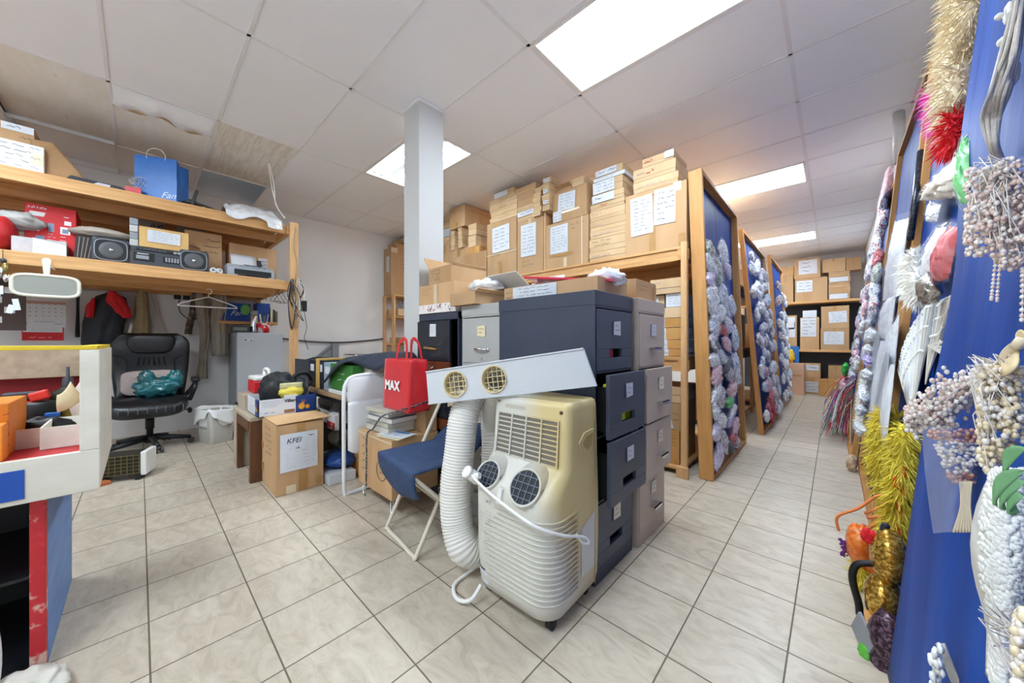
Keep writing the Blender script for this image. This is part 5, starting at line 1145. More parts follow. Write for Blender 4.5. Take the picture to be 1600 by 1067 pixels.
for i, px in enumerate((428, 434, 440)):
    p = at(px, 447, X=-4.6); t = thing('wire_hanger', 'empty wire hanger at the end of the shelf, %s of three' % ('innermost', 'middle', 'outermost')[i], 'hanger', (-4.6, p.y, p.z), .9, 'wire hangers at the shelf end'); b = B()
    b.tube(smooth_path([(0, -.01, -.02), (0, .012, .01), (0, .03, .0), (0, .028, -.04), (0, 0, -.07)], 5), .003, 6); b.tube([(0, 0, -.07), (-.0, .16, -.17), (0, .155, -.18), (0, -.155, -.18), (0, -.16, -.17)], .003, 6, closed=True); b.build('hanger_wire', BLACK if i else CHROME, t)
# wall sockets with a black lead
t = thing('power_socket', 'black power adaptors with a hanging lead on the wall behind the hanger', 'socket', (-5.895, at(284, 462, X=-5.89).y, at(284, 462, X=-5.89).z)); b = B(); b.box(0, .012, -.08, .08, -.04, .04); b.build('socket_plate', WHITE, t, bevel=.003)
for k in (-.04, .04): b = B(); b.box(.012, .06, k - .03, k + .03, -.05, .02); b.build('adaptor', BLACK, t, bevel=.004)
b = B(); b.tube(smooth_path([(.05, -.02, -.05), (.06, -.03, -.12), (.06, -.01, -.22), (.06, .08, -.3), (.05, .14, -.27)], 6), .005); b.build('lead', BLACK, t)
# ================================================================== FRIDGE AND THE SHELF BEHIND IT
FRG = mat('fridge_grey', '#b4bac1', .4, col2='#bbc1c7', scale=2); FX, FY0, FY1, FH = -5.25, .795, 1.268, 1.2
t = thing('fridge', 'small grey fridge between the hanging clothes and the shelf post', 'fridge', ((FX + XL + .06) / 2, (FY0 + FY1) / 2, .0)); dx = (FX - XL - .06); dy = FY1 - FY0
b = B(); b.box(-dx / 2, dx / 2 - .055, -dy / 2, dy / 2, .03, FH - .01); b.build('fridge_cabinet', mat('fridge_side', '#979da3', .45), t, bevel=.004)
b = B(); b.box(dx / 2 - .05, dx / 2, -dy / 2, dy / 2, .05, FH); d_ = b.build('fridge_door', FRG, t, bevel=.01)
b = B(); b.box(dx / 2 + .0005, dx / 2 + .003, -dy * .38, -dy * .16, FH - .11, FH - .07, .004); b.m = 1; b.box(dx / 2 + .003, dx / 2 + .004, -dy * .35, -dy * .3, FH - .1, FH - .085); b.box(dx / 2 + .003, dx / 2 + .004, -dy * .22, -dy * .19, FH - .105, FH - .09); b.build('sticker', [PAPER, INK], d_)
for k in ((-1, -1), (1, -1), (1, 1), (-1, 1)): b = B(); b.cyl((k[0] * dx * .4, k[1] * dy * .4, 0), (k[0] * dx * .4, k[1] * dy * .4, .03), .02); b.build('foot', BLACK, t)
FT = FH + .001
p = at(397, 500, X=-5.45); t = thing('thermos_flask', 'steel thermos flask standing on the grey fridge', 'flask', (-5.45, p.y, FT)); b = B(); b.lathe([(0, 0), (.043, 0), (.045, .02), (.045, .20), (.036, .225), (0, .225)], n=20); b.build('flask_body', CHROME, t); b = B(); b.lathe([(.036, .226), (.04, .232), (.04, .275), (.036, .285), (0, .287)], n=20); b.build('cap', GREY, t)
p = at(412, 508, X=-5.4); t = thing('mug', 'red and white printed mug holding utensils on the grey fridge', 'mug', (-5.40, p.y, FT)); b = B(); b.lathe([(0, 0), (.06, 0), (.068, .12), (.062, .12), (.055, .01), (0, .01)], n=24); b.build('mug_body', mat('mug_red', '#d3222b', .35, col2='#f1e6e6', scale=9, lo=.52, hi=.54), t)
for k in range(5): b = B(); a = k * 1.3; b.bar((.02 * math.cos(a), .02 * math.sin(a), .05), (.045 * math.cos(a), .05 * math.sin(a), .22 + .02 * (k % 3)), .02, .006); b.build('utensil', (CHROME, WHITE, DGREY)[k % 3], t)
p = at(376, 512, X=-5.4); t = thing('radio', 'small dark radio on the grey fridge under the wall shelf', 'radio', (-5.42, p.y, FT)); b = B(); b.box(-.05, .05, -.09, .09, 0, .085); b.build('radio_case', DGREY, t, bevel=.006); b = B(); b.box(.0505, .053, -.075, .06, .025, .065); b.build('dial_window', mat('dial_green', '#7d8a7c', .3), t)
t = thing('mounted_shelf', 'short wooden wall shelf above the fridge carrying blue boxes', 'shelf', (-5.72, .98, 1.315)); b = B(); b.box(-.17, .17, -.32, .3, 0, .035); b.build('shelf_board', WOOD, t, bevel=.003); b = B(); b.box(-.17, .12, -.3, -.27, -.1, 0); b.build('bracket', WOODX, t)
BB = mat('royal_blue_card', '#173f8e', .5, col2='#1c489c', scale=4)
for i, (y, d, h, lab) in enumerate(((.84, .30, .23, 'blue box with white script lettering on the wall shelf'), (1.13, .15, .25, 'plain blue box at the back of the wall shelf beside the thermos'))):
    t = carton(-5.82, -5.60, y - d / 2, y + d / 2, 1.351, 1.351 + h, lab, m=BB, flat=True, tapes=())
    if i == 0: lettering('Fan', .09, face_m('R', (.1125, -.0, .1)), PAPER, t, shear=.5)
crumpled('green_packet', 'bright green packet hanging in front of the blue boxes', (-5.57, .93, 1.43), (.012, .05, .07), mat('green_foil', '#4d9c45', .4, col2='#74b56a', scale=7), 6, cat='packet', amp=.1)
for i in range(3): b = B(); b.box(-.05, .05, -.012, .012, 0, .19 - .02 * i); tag(b.build('video_case', (CREAM, DGREY, mat('olive_card', '#6b6b52', .6))[i], loc=(-5.62, 1.215 + i * .028, 1.351)), ('cream', 'black', 'olive')[i] + ' thin case standing at the end of the wall shelf', 'case')
# cable bundle tied to the shelf post
t = thing('cable_bundle', 'bundle of cables and wires tied around the shelf post', 'cable', (SX - .004, SY1 + .02, 1.75)); r = random.Random(8)
for k in range(9):
    m_ = (BLACK, WHITE, DGREY, mat('tan_cable', '#b59a76', .5))[k % 4]; b = B(); y = r.uniform(-.03, .07); pts = [Vector((.05 + r.uniform(0, .02), y, .0 + r.uniform(-.02, .06)))]
    L_ = r.uniform(.15, .55); pts += [Vector((.06 + r.uniform(0, .03), y + r.uniform(-.05, .1), -L_ * .4)), Vector((.06, y + r.uniform(-.03, .1), -L_)), Vector((.055, y + r.uniform(-.05, .04), -L_ * .5)), Vector((.05, y, .03))]
    b.tube(smooth_path(pts, 6), .004, 6); b.build('cable_loop', m_, t)
b = B(); b.tube(smooth_path([(.05, .02, .62), (.055, .0, .4), (.05, .03, .2), (.055, .0, .0)], 6), .008, 6); b.build('cable_run', MATS['tan_cable'], t); b = B(); b.box(.05, .085, .07, .12, -.32, -.2); b.build('adaptor', BLACK, t, bevel=.004)
b = B(); b.tube(smooth_path([(.07, .095, -.32), (.07, .12, -.5), (.06, .1, -.62), (.06, .14, -.75)], 6), .003); b.build('thin_lead', BLACK, t)
b = B(); yy = at(447, 300, X=-4.3).y; b.tube(smooth_path([(-4.38, .93, ZC), (-4.37, .95, 2.75), (-4.38, 1.0, 2.55), (-4.39, 1.08, 2.43)], 6), .005, 6); b.tube(smooth_path([(-4.36, .93, ZC), (-4.34, .97, 2.72), (-4.37, .99, 2.55), (-4.39, 1.08, 2.44)], 6), .005, 6); tag(b.build('ceiling_wire', WHITE), 'pair of white wires dropping from the ceiling to the shelf post', 'wire')
b = B(); b.tube(smooth_path([(-5.86, 1.3, 1.15), (-5.86, 1.75, 1.09), (-5.86, 2.2, 1.075), (-5.86, 2.6, 1.10), (-5.86, 2.95, 1.14)], 8), .012, 8); tag(b.build('sagging_cable', DGREY), 'dark cable sagging along the white wall from fridge to inner shelving', 'cable')
# ================================================================== OFFICE CHAIR
LEATH = mat('black_leather', '#15171a', .32, col2='#1c1e22', scale=7, bump=.12, bscale=30, spec=.55)
CHX, CHY = -5.13, .07
oc = thing('office_chair', 'high backed black leather office chair in front of the wall', 'chair', (CHX, CHY, 0), math.radians(90 - 4))
# local: chair faces -Y, x to its side
b = B(); b.cyl((0, 0, .06), (0, 0, .10), .04, n=16); b.cyl((0, 0, .10), (0, 0, .36), .026, n=14); b.cyl((0, 0, .2), (0, 0, .33), .034, n=14); b.build('gas_lift', BLACK, oc)
for k in range(5):
    a = 2 * PI * k / 5 - .5 * PI + .25; c_, s_ = math.cos(a), math.sin(a); b = B(); b.tube([(c_ * .03, s_ * .03, .105), (c_ * .16, s_ * .16, .09), (c_ * .31, s_ * .31, .068)], [.03, .026, .018], 8); lg = b.build('base_leg', BLACK, oc)
    b = B(); px, py = c_ * .31, s_ * .31
    for q in (-1, 1): b.cyl((px - s_ * .012 * q, py + c_ * .012 * q, .028), (px - s_ * .03 * q, py + c_ * .03 * q, .028), .028, n=14)
    b.cyl((px, py, .03), (px, py, .06), .012); b.build('castor', mat('castor_grey', '#3a3a3c', .4), lg)
b = B(); b.box(-.1, .1, -.12, .12, .35, .385); b.bar((.1, -.02, .365), (.3, -.04, .365), .012, .012); b.ball((.3, -.04, .355), .02, 8, 6, (1, 1, 1.6)); b.build('tilt_mechanism', BLACK, oc)
def cushion(c, hw, hd, hh, pw=.45, amp=0, seed=0, nu=36, nv=18):
    b = B(); b.blob((0, 0, 0), (hw, hd, hh), amp, 3, seed, nu, nv, pw); return b
b = cushion((0, 0, 0), .29, .27, .075, .42)
for p in b.v:
    p += Vector((0, -.02, .45)); p.z -= .05 * max(0, (-p.y - .12) / .16) ** 2 - .018 * max(0, abs(p.x) / .28 - .55)
b.build('seat', LEATH, oc)
b = B()
for k in range(9): x = -.25 + k * .0625; b.tube([(x, -.285 + .03 * (x / .27) ** 4, .455 - .0), (x, -.295 + .03 * (x / .27) ** 4, .42), (x, -.285 + .03 * (x / .27) ** 4, .39)], .004, 5)
b.build('seat_piping', mat('scuffed_leather', '#6b6a66', .5), oc)
def backpt(u, v, off=0):
    # u -1..1, v 0..1 ; leaning back, top rounded
    hw = .255 + .045 * math.sin(min(1, v * 1.2) * PI * .5) - .0; 
    if v > .8: hw *= math.sqrt(max(0, 1 - ((v - .8) / .225) ** 2)) ** .55
    z = .50 + v * .68; y = .23 + .13 * v + .05 * (u * u) * -1 + .03 * math.sin(v * PI * 1.6)
    bul = .04 * (1 - u ** 4) * (1 - (2 * v - 1) ** 6)
    return Vector((u * hw, y - off * (.022 + bul), z))
b = B(); nu, nv = 20, 24
F_ = [backpt(-1 + 2 * i / nu, j / nv, 1) for j in range(nv + 1) for i in range(nu + 1)]; K_ = [backpt(-1 + 2 * i / nu, j / nv, -1) for j in range(nv + 1) for i in range(nu + 1)]
fs = []; n0 = len(F_)
for j in range(nv):
    for i in range(nu):
        a = j * (nu + 1) + i; fs.append((a, a + 1, a + nu + 2, a + nu + 1)); fs.append((n0 + a + nu + 1, n0 + a + nu + 2, n0 + a + 1, n0 + a))
for j in range(nv): a = j * (nu + 1); fs.append((a, a + nu + 1, n0 + a + nu + 1, n0 + a)); a += nu; fs.append((a + nu + 1, a, n0 + a, n0 + a + nu + 1))
for i in range(nu): fs.append((i + 1, i, n0 + i, n0 + i + 1)); a = nv * (nu + 1) + i; fs.append((a, a + 1, n0 + a + 1, n0 + a))
b.add(F_ + K_, fs, True); b.build('backrest', LEATH, oc, fix=True)
b = B(); b.blob((0, 0, 0), (.185, .05, .105), .0, 3, 0, 36, 18, .45)
for p in b.v: p += Vector((0, .262, 1.065)); p.x *= 1 - .18 * max(0, (1.065 - p.z) / .1) if p.z < 1.065 else 1
b.build('headrest_pad', LEATH, oc)
b = B()
for sx in (-1, 1): b.tube(smooth_path([backpt(sx * .78, .06, 1.05), backpt(sx * .66, .3, 1.1), backpt(sx * .62, .58, 1.1), backpt(sx * .98, .66, 1.0)], 6), .005, 6)
for k in range(6): b.tube([backpt(-.35 + .14 * k, .5, 1.12), backpt(-.3 + .12 * k, .62, 1.1)], .004, 5)
b.build('backrest_seams', mat('seam_black', '#0c0d0e', .5), oc)
for sx in (-1, 1):
    b = B(); b.tube(smooth_path([(sx * .27, .18, .50), (sx * .335, .2, .60), (sx * .345, .1, .675), (sx * .345, -.12, .66), (sx * .335, -.2, .60), (sx * .30, -.13, .48)], 6), [.02] * 31, 10); b.build('armrest_loop', BLACK, oc)
    b = B(); b.blob((0, 0, 0), (.042, .17, .025), 0, 3, 0, 20, 10, .6)
    for p in b.v: p += Vector((sx * .345, -.02, .685))
    b.build('armrest_pad', LEATH, oc)
# pad and teal bag on the seat
def rotz(x, y, a): return (x * math.cos(a) - y * math.sin(a), x * math.sin(a) + y * math.cos(a))
ca = math.radians(86)
def onchair(x, y): q = rotz(x, y, ca); return CHX + q[0], CHY + q[1]
b = B(); b.blob((0, 0, 0), (.215, .045, .125), .03, 3, 2, 34, 18, .4)
for p in b.v: p.y += .25 * (p.z) * .6
x, y = onchair(0.0, .14); o = b.build('back_cushion', mat('pale_pink_fabric', '#c9bcb8', .85, col2='#bfb1ad', scale=14, bump=.15), loc=(x, y, .66), rot=ca); tag(o, 'pale pinkish grey lumbar cushion leaning on the office chair back', 'cushion')
TEAL = mat('teal_plastic', '#0c5a63', .18, col2=['#117079', '#0b4c55'], scale=7, bump=.5, bscale=24, spec=.8, coat=.5)
x, y = onchair(.06, -.04); t = thing('plastic_bag', 'shiny teal plastic bag with knotted ears on the office chair seat', 'bag', (x, y, .522), ca)
b = B(); b.blob((0, 0, .10), (.175, .11, .10), .3, 3, 6, 40, 26)
for p in b.v:
    p += Vector((noise.noise(p * 30), noise.noise(p * 30 + Vector((5, 0, 0))), noise.noise(p * 30 + Vector((0, 7, 0))))) * .012; p.z = max(.003, p.z)
b.build('bag_body', TEAL, t)
for sx, zz in ((-.08, .26), (.13, .25)):
    b = B(); b.blob((sx, 0, zz - .07), (.06, .04, .085), .35, 4, int(zz * 100), 20, 14); b.build('knotted_handle', TEAL, t)
# ================================================================== WASTE BIN
BINM = mat('bin_grey', '#a9a59d', .5); bx, by = -4.96, .57
t = thing('waste_bin', 'grey waste bin lined with a white bag beside the office chair', 'bin', (bx, by, 0), .3); b = B()
def rrect(hw, hd, r, z, n=6):
    pts = []
    for (cx, cy, a0) in ((hw - r, hd - r, 0), (-hw + r, hd - r, .5 * PI), (-hw + r, -hd + r, PI), (hw - r, -hd + r, 1.5 * PI)):
        for k in range(n): a = a0 + .5 * PI * k / (n - 1); pts.append((cx + r * math.cos(a), cy + r * math.sin(a), z))
    return pts
def loft(b, rings, cap0=True, cap1=False, smooth=True):
    n = len(rings[0]); b.add([p for r in rings for p in r], [(i * n + j, i * n + (j + 1) % n, (i + 1) * n + (j + 1) % n, (i + 1) * n + j) for i in range(len(rings) - 1) for j in range(n)], smooth)
    if cap0: b.add(rings[0], [tuple(range(n))[::-1]])
    if cap1: b.add(rings[-1], [tuple(range(n))])
loft(b, [rrect(.13, .10, .03, 0), rrect(.165, .13, .04, .34), rrect(.155, .12, .04, .34), rrect(.12, .09, .03, .01)], True, True); b.build('bin_body', BINM, t)
b = B(); N_ = 48
def liner(k, v):
    a = 2 * PI * k / N_; c_, s_ = math.cos(a), math.sin(a); e = .55; hw, hd = .172, .138
    x, y = math.copysign(abs(c_) ** e, c_) * hw, math.copysign(abs(s_) ** e, s_) * hd
    w_ = .012 * noise.noise(Vector((c_ * 4, s_ * 4, v * 3)))
    if v < .35: q = 1 - (v / .35); return Vector((x * (1 - .16 * q), y * (1 - .16 * q), .36 - q * .2 + w_))
    q = (v - .35) / .65; return Vector((x * (1.02 + .07 * q) + w_, y * (1.02 + .07 * q) + w_, .372 - q * (.10 + .06 * math.sin(a * 3 + 1) + .02 * math.sin(a * 9)) + .02 * math.sin(q * PI)))
V_ = 12; b.add([liner(k, j / V_) for j in range(V_ + 1) for k in range(N_)], [(j * N_ + k, j * N_ + (k + 1) % N_, (j + 1) * N_ + (k + 1) % N_, (j + 1) * N_ + k) for j in range(V_) for k in range(N_)], True)
b.build('bin_liner', mat('white_liner', '#eceded', .3, coat=.3), t, solid=.002)
crumpled('rubbish', 'dark crumpled rubbish heaped on the wall side of the waste bin', (bx - .2, by + .28, 0), (.12, .11, .2), mat('dark_rubbish', '#2e2624', .7, col2='#4a403b', scale=12), 12, cat='rubbish')
# ================================================================== LOW TABLE, LABELLED CARTON, FRUIT BOX
DESKW = mat('brown_desk_wood', '#5b3a24', .5, col2='#6f4a2f', scale=3, stretch=(6, 6, .8), detail=5); TPN = mat('taupe_laminate', '#b3a48f', .6, col2='#bcae9a', scale=4)
t = thing('side_table', 'low brown wooden side table with kneehole behind the labelled carton', 'table', (-3.61, .82, 0)); w, d, h = .68, .50, .505
b = B(); b.box(-w / 2, w / 2, -d / 2, d / 2, h - .03, h); b.build('table_top', TPN, t, bevel=.003)
for x0, x1 in ((-w / 2, -w / 2 + .16), (w / 2 - .05, w / 2)): b = B(); b.box(x0, x1, -d / 2 + .005, d / 2, 0, h - .03); b.build('side_panel', TPN if x0 < 0 and x1 < 0 else DESKW, t, bevel=.002)
b = B(); b.box(-w / 2 + .16, -w / 2 + .20, -d / 2, -d / 2 + .04, 0, h - .03); b.box(-w / 2 + .2, w / 2 - .05, -d / 2, -d / 2 + .03, h - .11, h - .03); b.build('front_frame', DESKW, t, bevel=.002)
b = B(); b.box(-w / 2 + .2, w / 2 - .05, d / 2 - .02, d / 2, 0, h - .03); b.build('back_panel', DESKW, t)
b = B(); b.box(-.02, .18, -.02, .2, .0, .33); dr = b.build('inner_drawer_unit', DESKW, t, bevel=.003)
for k in range(2): b = B(); b.cyl((.08, -.02, .09 + .15 * k), (.08, -.045, .09 + .15 * k), .012); b.build('knob', CHROME, dr)
kf = carton(-3.245, -2.85, .645, .955, .002, .50, 'brown carton with a large white handwritten sheet below the fruit box', notes=[('R', .08, .32, .86, .86, 0)], writes=[('F', .3, .5, .75, .95, 5)], tapes=[('R', .46, 0, .64, .3, TAPE), ('R', .2, .0, .4, .12, CLEAR), ('R', .82, .04, .95, .16, TAPE), ('F', .02, .2, .12, .34, CARD3), ('F', .02, .55, .1, .66, CARD3), ('R', .42, .88, .6, 1, TAPE)], j=.01)
w, d, h = .395, .31, .498
lettering('KFEI', .05, face_m('R', (w / 2 + .006, -.045, .375)), INK, kf, shear=.2, name='handwriting'); 
b = B(); scribble(b, lambda u, v: facept('R', w, d, h, u, v, .005), .15, .60, .5, .67, 1, h / d, 0, 8, th=.2); scribble(b, lambda u, v: facept('R', w, d, h, u, v, .005), .62, .76, .84, .83, 1, h / d, 0, 18, th=.15); b.build('handwriting', [INK], kf)
b = B(); scribble(b, lambda u, v: facept('R', w, d, h, u, v, .005), .18, .36, .42, .58, 8, h / d, 0, 28, th=.1); scribble(b, lambda u, v: facept('R', w, d, h, u, v, .005), .52, .4, .84, .72, 6, h / d, 0, 38, th=.08); b.build('handwriting', [INKG], kf)
b = B(); b.bar((.0, -.16, .503), (.26, -.02, .52), .012, .0) if False else None
fl = B(); fl.add([(-.19, -.15, .505), (.2, -.15, .503), (.22, .20, .515), (-.12, .2, .512)], [(0, 1, 2, 3)]); fl.build('flap', CARD, kf, solid=.005)
# fruit tray box
FXW = mat('fruit_box_white', '#d9dbe2', .5); FXB = mat('fruit_box_blue', '#1f3f80', .5); FXO = mat('pineapple_orange', '#dd8a1e', .5, col2='#eab04a', scale=40); x0, x1, y0, y1 = -3.60, -3.215, .615, 1.02
t = thing('fruit_box', 'open white and blue printed fruit tray holding a black bag', 'box', ((x0 + x1) / 2, (y0 + y1) / 2, .507)); w, d, h = x1 - x0, y1 - y0, .145
b = B(); th = .006
def wallc(face, u0, u1, v0, v1, m): 
    b.m = m; p = facept(face, w, d, h, u0, v0, 0); q = facept(face, w, d, h, u1, v1, 0)
    if face in 'FK': y = p.y; b.box(min(p.x, q.x), max(p.x, q.x), min(y, y + (th if face == 'F' else -th)), max(y, y + (th if face == 'F' else -th)), p.z, q.z)
    else: x = p.x; b.box(min(x, x + (-th if face == 'R' else th)), max(x, x + (-th if face == 'R' else th)), min(p.y, q.y), max(p.y, q.y), p.z, q.z)
wallc('R', 0, .62, 0, .9, 0); wallc('R', .62, 1, 0, .96, 1); wallc('R', .42, .66, .9, 1.06, 0); wallc('F', 0, .72, 0, .9, 0); wallc('F', .72, 1, 0, .9, 1); wallc('K', 0, 1, 0, .95, 1); wallc('L', 0, 1, 0, .95, 0); b.m = 0; b.box(-w / 2, w / 2, -d / 2, d / 2, 0, .005)
b.build('tray_walls', [FXW, FXB], t)
def pine(face, u, v, s_):
    b = B(); P = lambda a, c: facept(face, w, d, h, u + a * s_ / (d if face == 'R' else w), v + c * s_ / h, .003)
    b.add([P(.5 * math.cos(2 * PI * k / 16) * .8 - .1, .42 * math.sin(2 * PI * k / 16)) for k in range(16)], [tuple(range(16))])
    b.add([P(.15 + .5 * math.cos(2 * PI * k / 16) * .5 + .45, .3 * math.sin(2 * PI * k / 16) - .12) for k in range(16)], [tuple(range(16))])
    for k in range(5): a = PI * (.2 + .12 * k); b.add([P(.05, .3), P(.05 + .7 * math.cos(a) + .1, .3 + .75 * math.sin(a)), P(.12, .32)], [(0, 1, 2)])
    b.build('fruit_picture', FXO, t, fix=True)
pine('R', .74, .36, .062); pine('F', .84, .4, .05)
b = B(); P = lambda u, v: facept('R', w, d, h, u, v, .003)
scribble(b, P, .05, .45, .4, .82, 5, h / d, 0, 3, th=.18); scribble(b, P, .08, .1, .36, .25, 1, h / d, 0, 4, th=.3); b.m = 1; b.add([P(.42, .1), P(.6, .1), P(.6, .26), P(.42, .26)], [(0, 1, 2, 3)]); b.build('printing', [mat('print_blue_grey', '#8f9bb0', .5), mat('print_brown', '#9a6a4a', .5)], t)
lettering('Villero', .036, face_m('R', (w / 2 + .003, d * .04, h * .74)), INK, t, bold=.0008)
b = B(); scribble(b, lambda u, v: facept('F', w, d, h, u, v, .003), .3, .1, .68, .5, 3, h / w, 0, 9, th=.2); b.build('printing', [MATS['print_blue_grey']], t)
BNY = mat('black_nylon', '#1c1e22', .5, col2='#26282d', scale=6, bump=.35, bscale=12)
t = thing('nylon_bag', 'slumped black nylon bag stuffed in the fruit tray', 'bag', (-3.43, .79, .515)); b = B()
b.blob((0, 0, .16), (.14, .12, .15), .3, 2.6, 4, 36, 24, .8)
for p in b.v:
    p += Vector((.06 * max(0, p.z - .15), .0, .0)); p.z = max(.004, p.z)
b.build('bag_body', BNY, t); b = B(); b.tube(smooth_path([(.06, .08, .25), (.05, .14, .3), (.02, .22, .29), (-.02, .26, .22), (.02, .2, .17)], 6), .016, 8); b.build('strap', BLACK, t)
crumpled('black_cloth', 'fuzzy black cloth heaped at the back of the fruit tray', (-3.40, .94, .55), (.12, .065, .12), mat('black_fuzz', '#141518', .95, sheen=.4), 15, cat='cloth', amp=.3)
b = B(); b.blob((0, 0, .06), (.05, .085, .055), .3, 3, 9, 28, 18); t = thing('snack_packet', 'bright yellow foil packet tucked into the black bag', 'packet', (-3.27, .85, .62)); b.build('packet_body', mat('yellow_foil', '#e0c628', .3, col2='#eedd66', scale=9, bump=.3, coat=.4), t)
b = B(); b.grid(lambda u, v: Vector((.03 + .01 * v, -.09 + .16 * u, .09 + .045 * v)), 6, 3); b.build('torn_edge', mat('pale_yellow', '#ddd9a8', .5), t, solid=.003)
# red and white carry case and taupe box beside
t = thing('carry_case', 'red and white plastic carry case with handle behind the black bag', 'case', (-3.80, .76, .507 + .13)); b = B()
b.box(-.12, .12, -.09, .1, 0, .11); b.build('case_body', RED, t, bevel=.015); b = B(); b.box(-.122, .122, -.085, .102, .11, .145); b.build('case_lid', WHITE, t, bevel=.01)
b = B(); b.tube(smooth_path([(-.09, .03, .145), (-.08, .03, .19), (0, .03, .205), (.08, .03, .19), (.09, .03, .145)], 6), .013, 8); b.build('case_handle', WHITE, t)
carton(-3.93, -3.66, .60, .88, .507, .636, 'taupe box supporting the red and white carry case on the low table', m=TPN, flat=True, tapes=())
b = B(); b.blob((0, 0, .045), (.06, .06, .045), .2, 3, 1); tag(b.build('paper_bundle', CREAM, loc=(-3.90, .585 + .05, .508)), 'small cream paper bundle at the corner of the low table', 'paper') if False else None
# ================================================================== WORK TABLE WITH FILES
TW = mat('worn_table_edge', '#8a6b4c', .6, col2='#a38462', scale=6, stretch=(.6, 6, 6)); TZ = .655
t = thing('work_table', 'small table with worn wooden edge and thin black legs carrying files', 'table', (-3.27, 1.36, 0)); w, d = 1.26, .56
b = B(); b.box(-w / 2, w / 2, -d / 2, d / 2, TZ - .03, TZ); b.build('table_top', TW, t, bevel=.003)
for x, y in ((-.58, -.24), (.33, -.24), (.58, .24), (-.58, .24)): b = B(); b.box(x - .014, x + .014, y - .014, y + .014, 0, TZ - .03); b.build('leg', BLACK, t)
b = B(); b.box(-.58, .33, -.25, -.235, TZ - .07, TZ - .03); b.build('apron', BLACK, t)
T = TZ + .001
def tx(px, Y): return at(px, 590, Y=Y).x
Yt = 1.12
x0, x1 = tx(459, Yt), tx(481, Yt)
t = thing('file_holder', 'open black plastic magazine file at the end of the work table', 'file', ((x0 + x1) / 2, Yt + .14, T)); w = x1 - x0; h = at(470, 560, Y=Yt).z - T
b = B(); b.prism([(-.13, 0), (.13, 0), (.13, h), (.05, h), (-.13, h * .8)], lambda u, v, q: Vector((q, u, v)), -w / 2, -w / 2 + .006); b.prism([(-.13, 0), (.13, 0), (.13, h), (.05, h), (-.13, h * .8)], lambda u, v, q: Vector((q, u, v)), w / 2 - .006, w / 2)
b.box(-w / 2, w / 2, -.13, -.124, 0, h * .97); b.box(-w / 2, w / 2, .124, .13, 0, h); b.box(-w / 2, w / 2, -.13, .13, 0, .006); b.build('holder_shell', DGREY, t, bevel=.002)
for i, (pl, pr, yt, m_, lab) in enumerate(((482, 491, 562, BLACK, 'black binder standing beside the magazine file'), (491.5, 497, 560, mat('manila', '#c9a25a', .7), 'manila envelope sticking up between the black binders'), (497.5, 503, 563, mat('binder_black', '#1b1d20', .4), 'black binder standing behind the manila envelope'), (504, 516, 566, mat('steel_blue', '#8fa0ae', .5), 'pale blue-grey file box beside the green box'))):
    x0, x1 = tx(pl, Yt), tx(pr, Yt); h = at(pl, yt, Y=Yt).z - T; t = thing('binder' if i != 1 else 'envelope', lab, 'file', ((x0 + x1) / 2, Yt + .15, T)); w = x1 - x0
    b = B(); b.box(-w / 2, w / 2, -.14, .14, 0, h); b.build('cover', m_, t, bevel=.003)
    if i != 1: b = B(); b.box(-w * .3, w * .3, -.1425, -.141, h * .6, h * .85); b.build('spine_label', PAPER, t)
GRN = mat('green_box', '#2f6a2a', .5, col2='#397833', scale=5)
x0, x1 = tx(516, Yt), tx(551, Yt); h = at(530, 569, Y=Yt).z - T - .03
t = carton(x0, x1, Yt, Yt + .085, T + .031, T + .03 + h, 'dark green printed box under the navy jacket', m=GRN, flat=True, tapes=(), writes=[('F', .3, .3, .95, .75, 2, PAPER)])
for i in range(3): b = B(); b.box(x0 - .01, x1 + .01, Yt - .01, Yt + .09, T + i * .0095, T + i * .0095 + .009); tag(b.build('paper_ream', PAPER if i != 1 else mat('newsprint2', '#c8c6bf', .8)), '%s thin pad of paper beneath the dark green box' % ('lowest', 'middle', 'top')[i], 'paper', 'pads under the green box')
x0, x1 = tx(553, 1.215), min(tx(604, 1.215), -2.60)
printed_box(x0, x1, 1.215, 1.5, T, at(560, 567, Y=1.215).z, 'long white printed box with pen pattern on the work table', seed=9, text='DO')
JT = [(505, 583), (514, 566), (530, 559), (555, 556), (580, 552), (597, 552), (606, 566)]
def jk(u, v):
    s_ = u * 6; k = min(int(s_), 5); f_ = s_ - k; px, py = JT[k][0] + (JT[k + 1][0] - JT[k][0]) * f_, JT[k][1] + (JT[k + 1][1] - JT[k][1]) * f_
    p = at(px, py, Y=1.085 + .10 * min(1, max(0, (u - .42) * 6))); dz = .085 * max(0, (.3 - v) / .3) * (1 + .5 * math.sin(u * 11)) if u < .93 else .03 * (.35 - min(v, .35))
    return Vector((p.x, p.y + .26 * v - .01, max(T + .015, p.z - dz + .012 * noise.noise(Vector((u * 8, v * 5, 2))))))
b = B(); b.grid(jk, 40, 14); o = b.build('jacket', mat('navy_jacket', '#232b3a', .6, col2='#2c3546', scale=8, bump=.25, bscale=20), solid=.014); tag(o, 'dark navy jacket draped over the green box and long printed box', 'jacket')
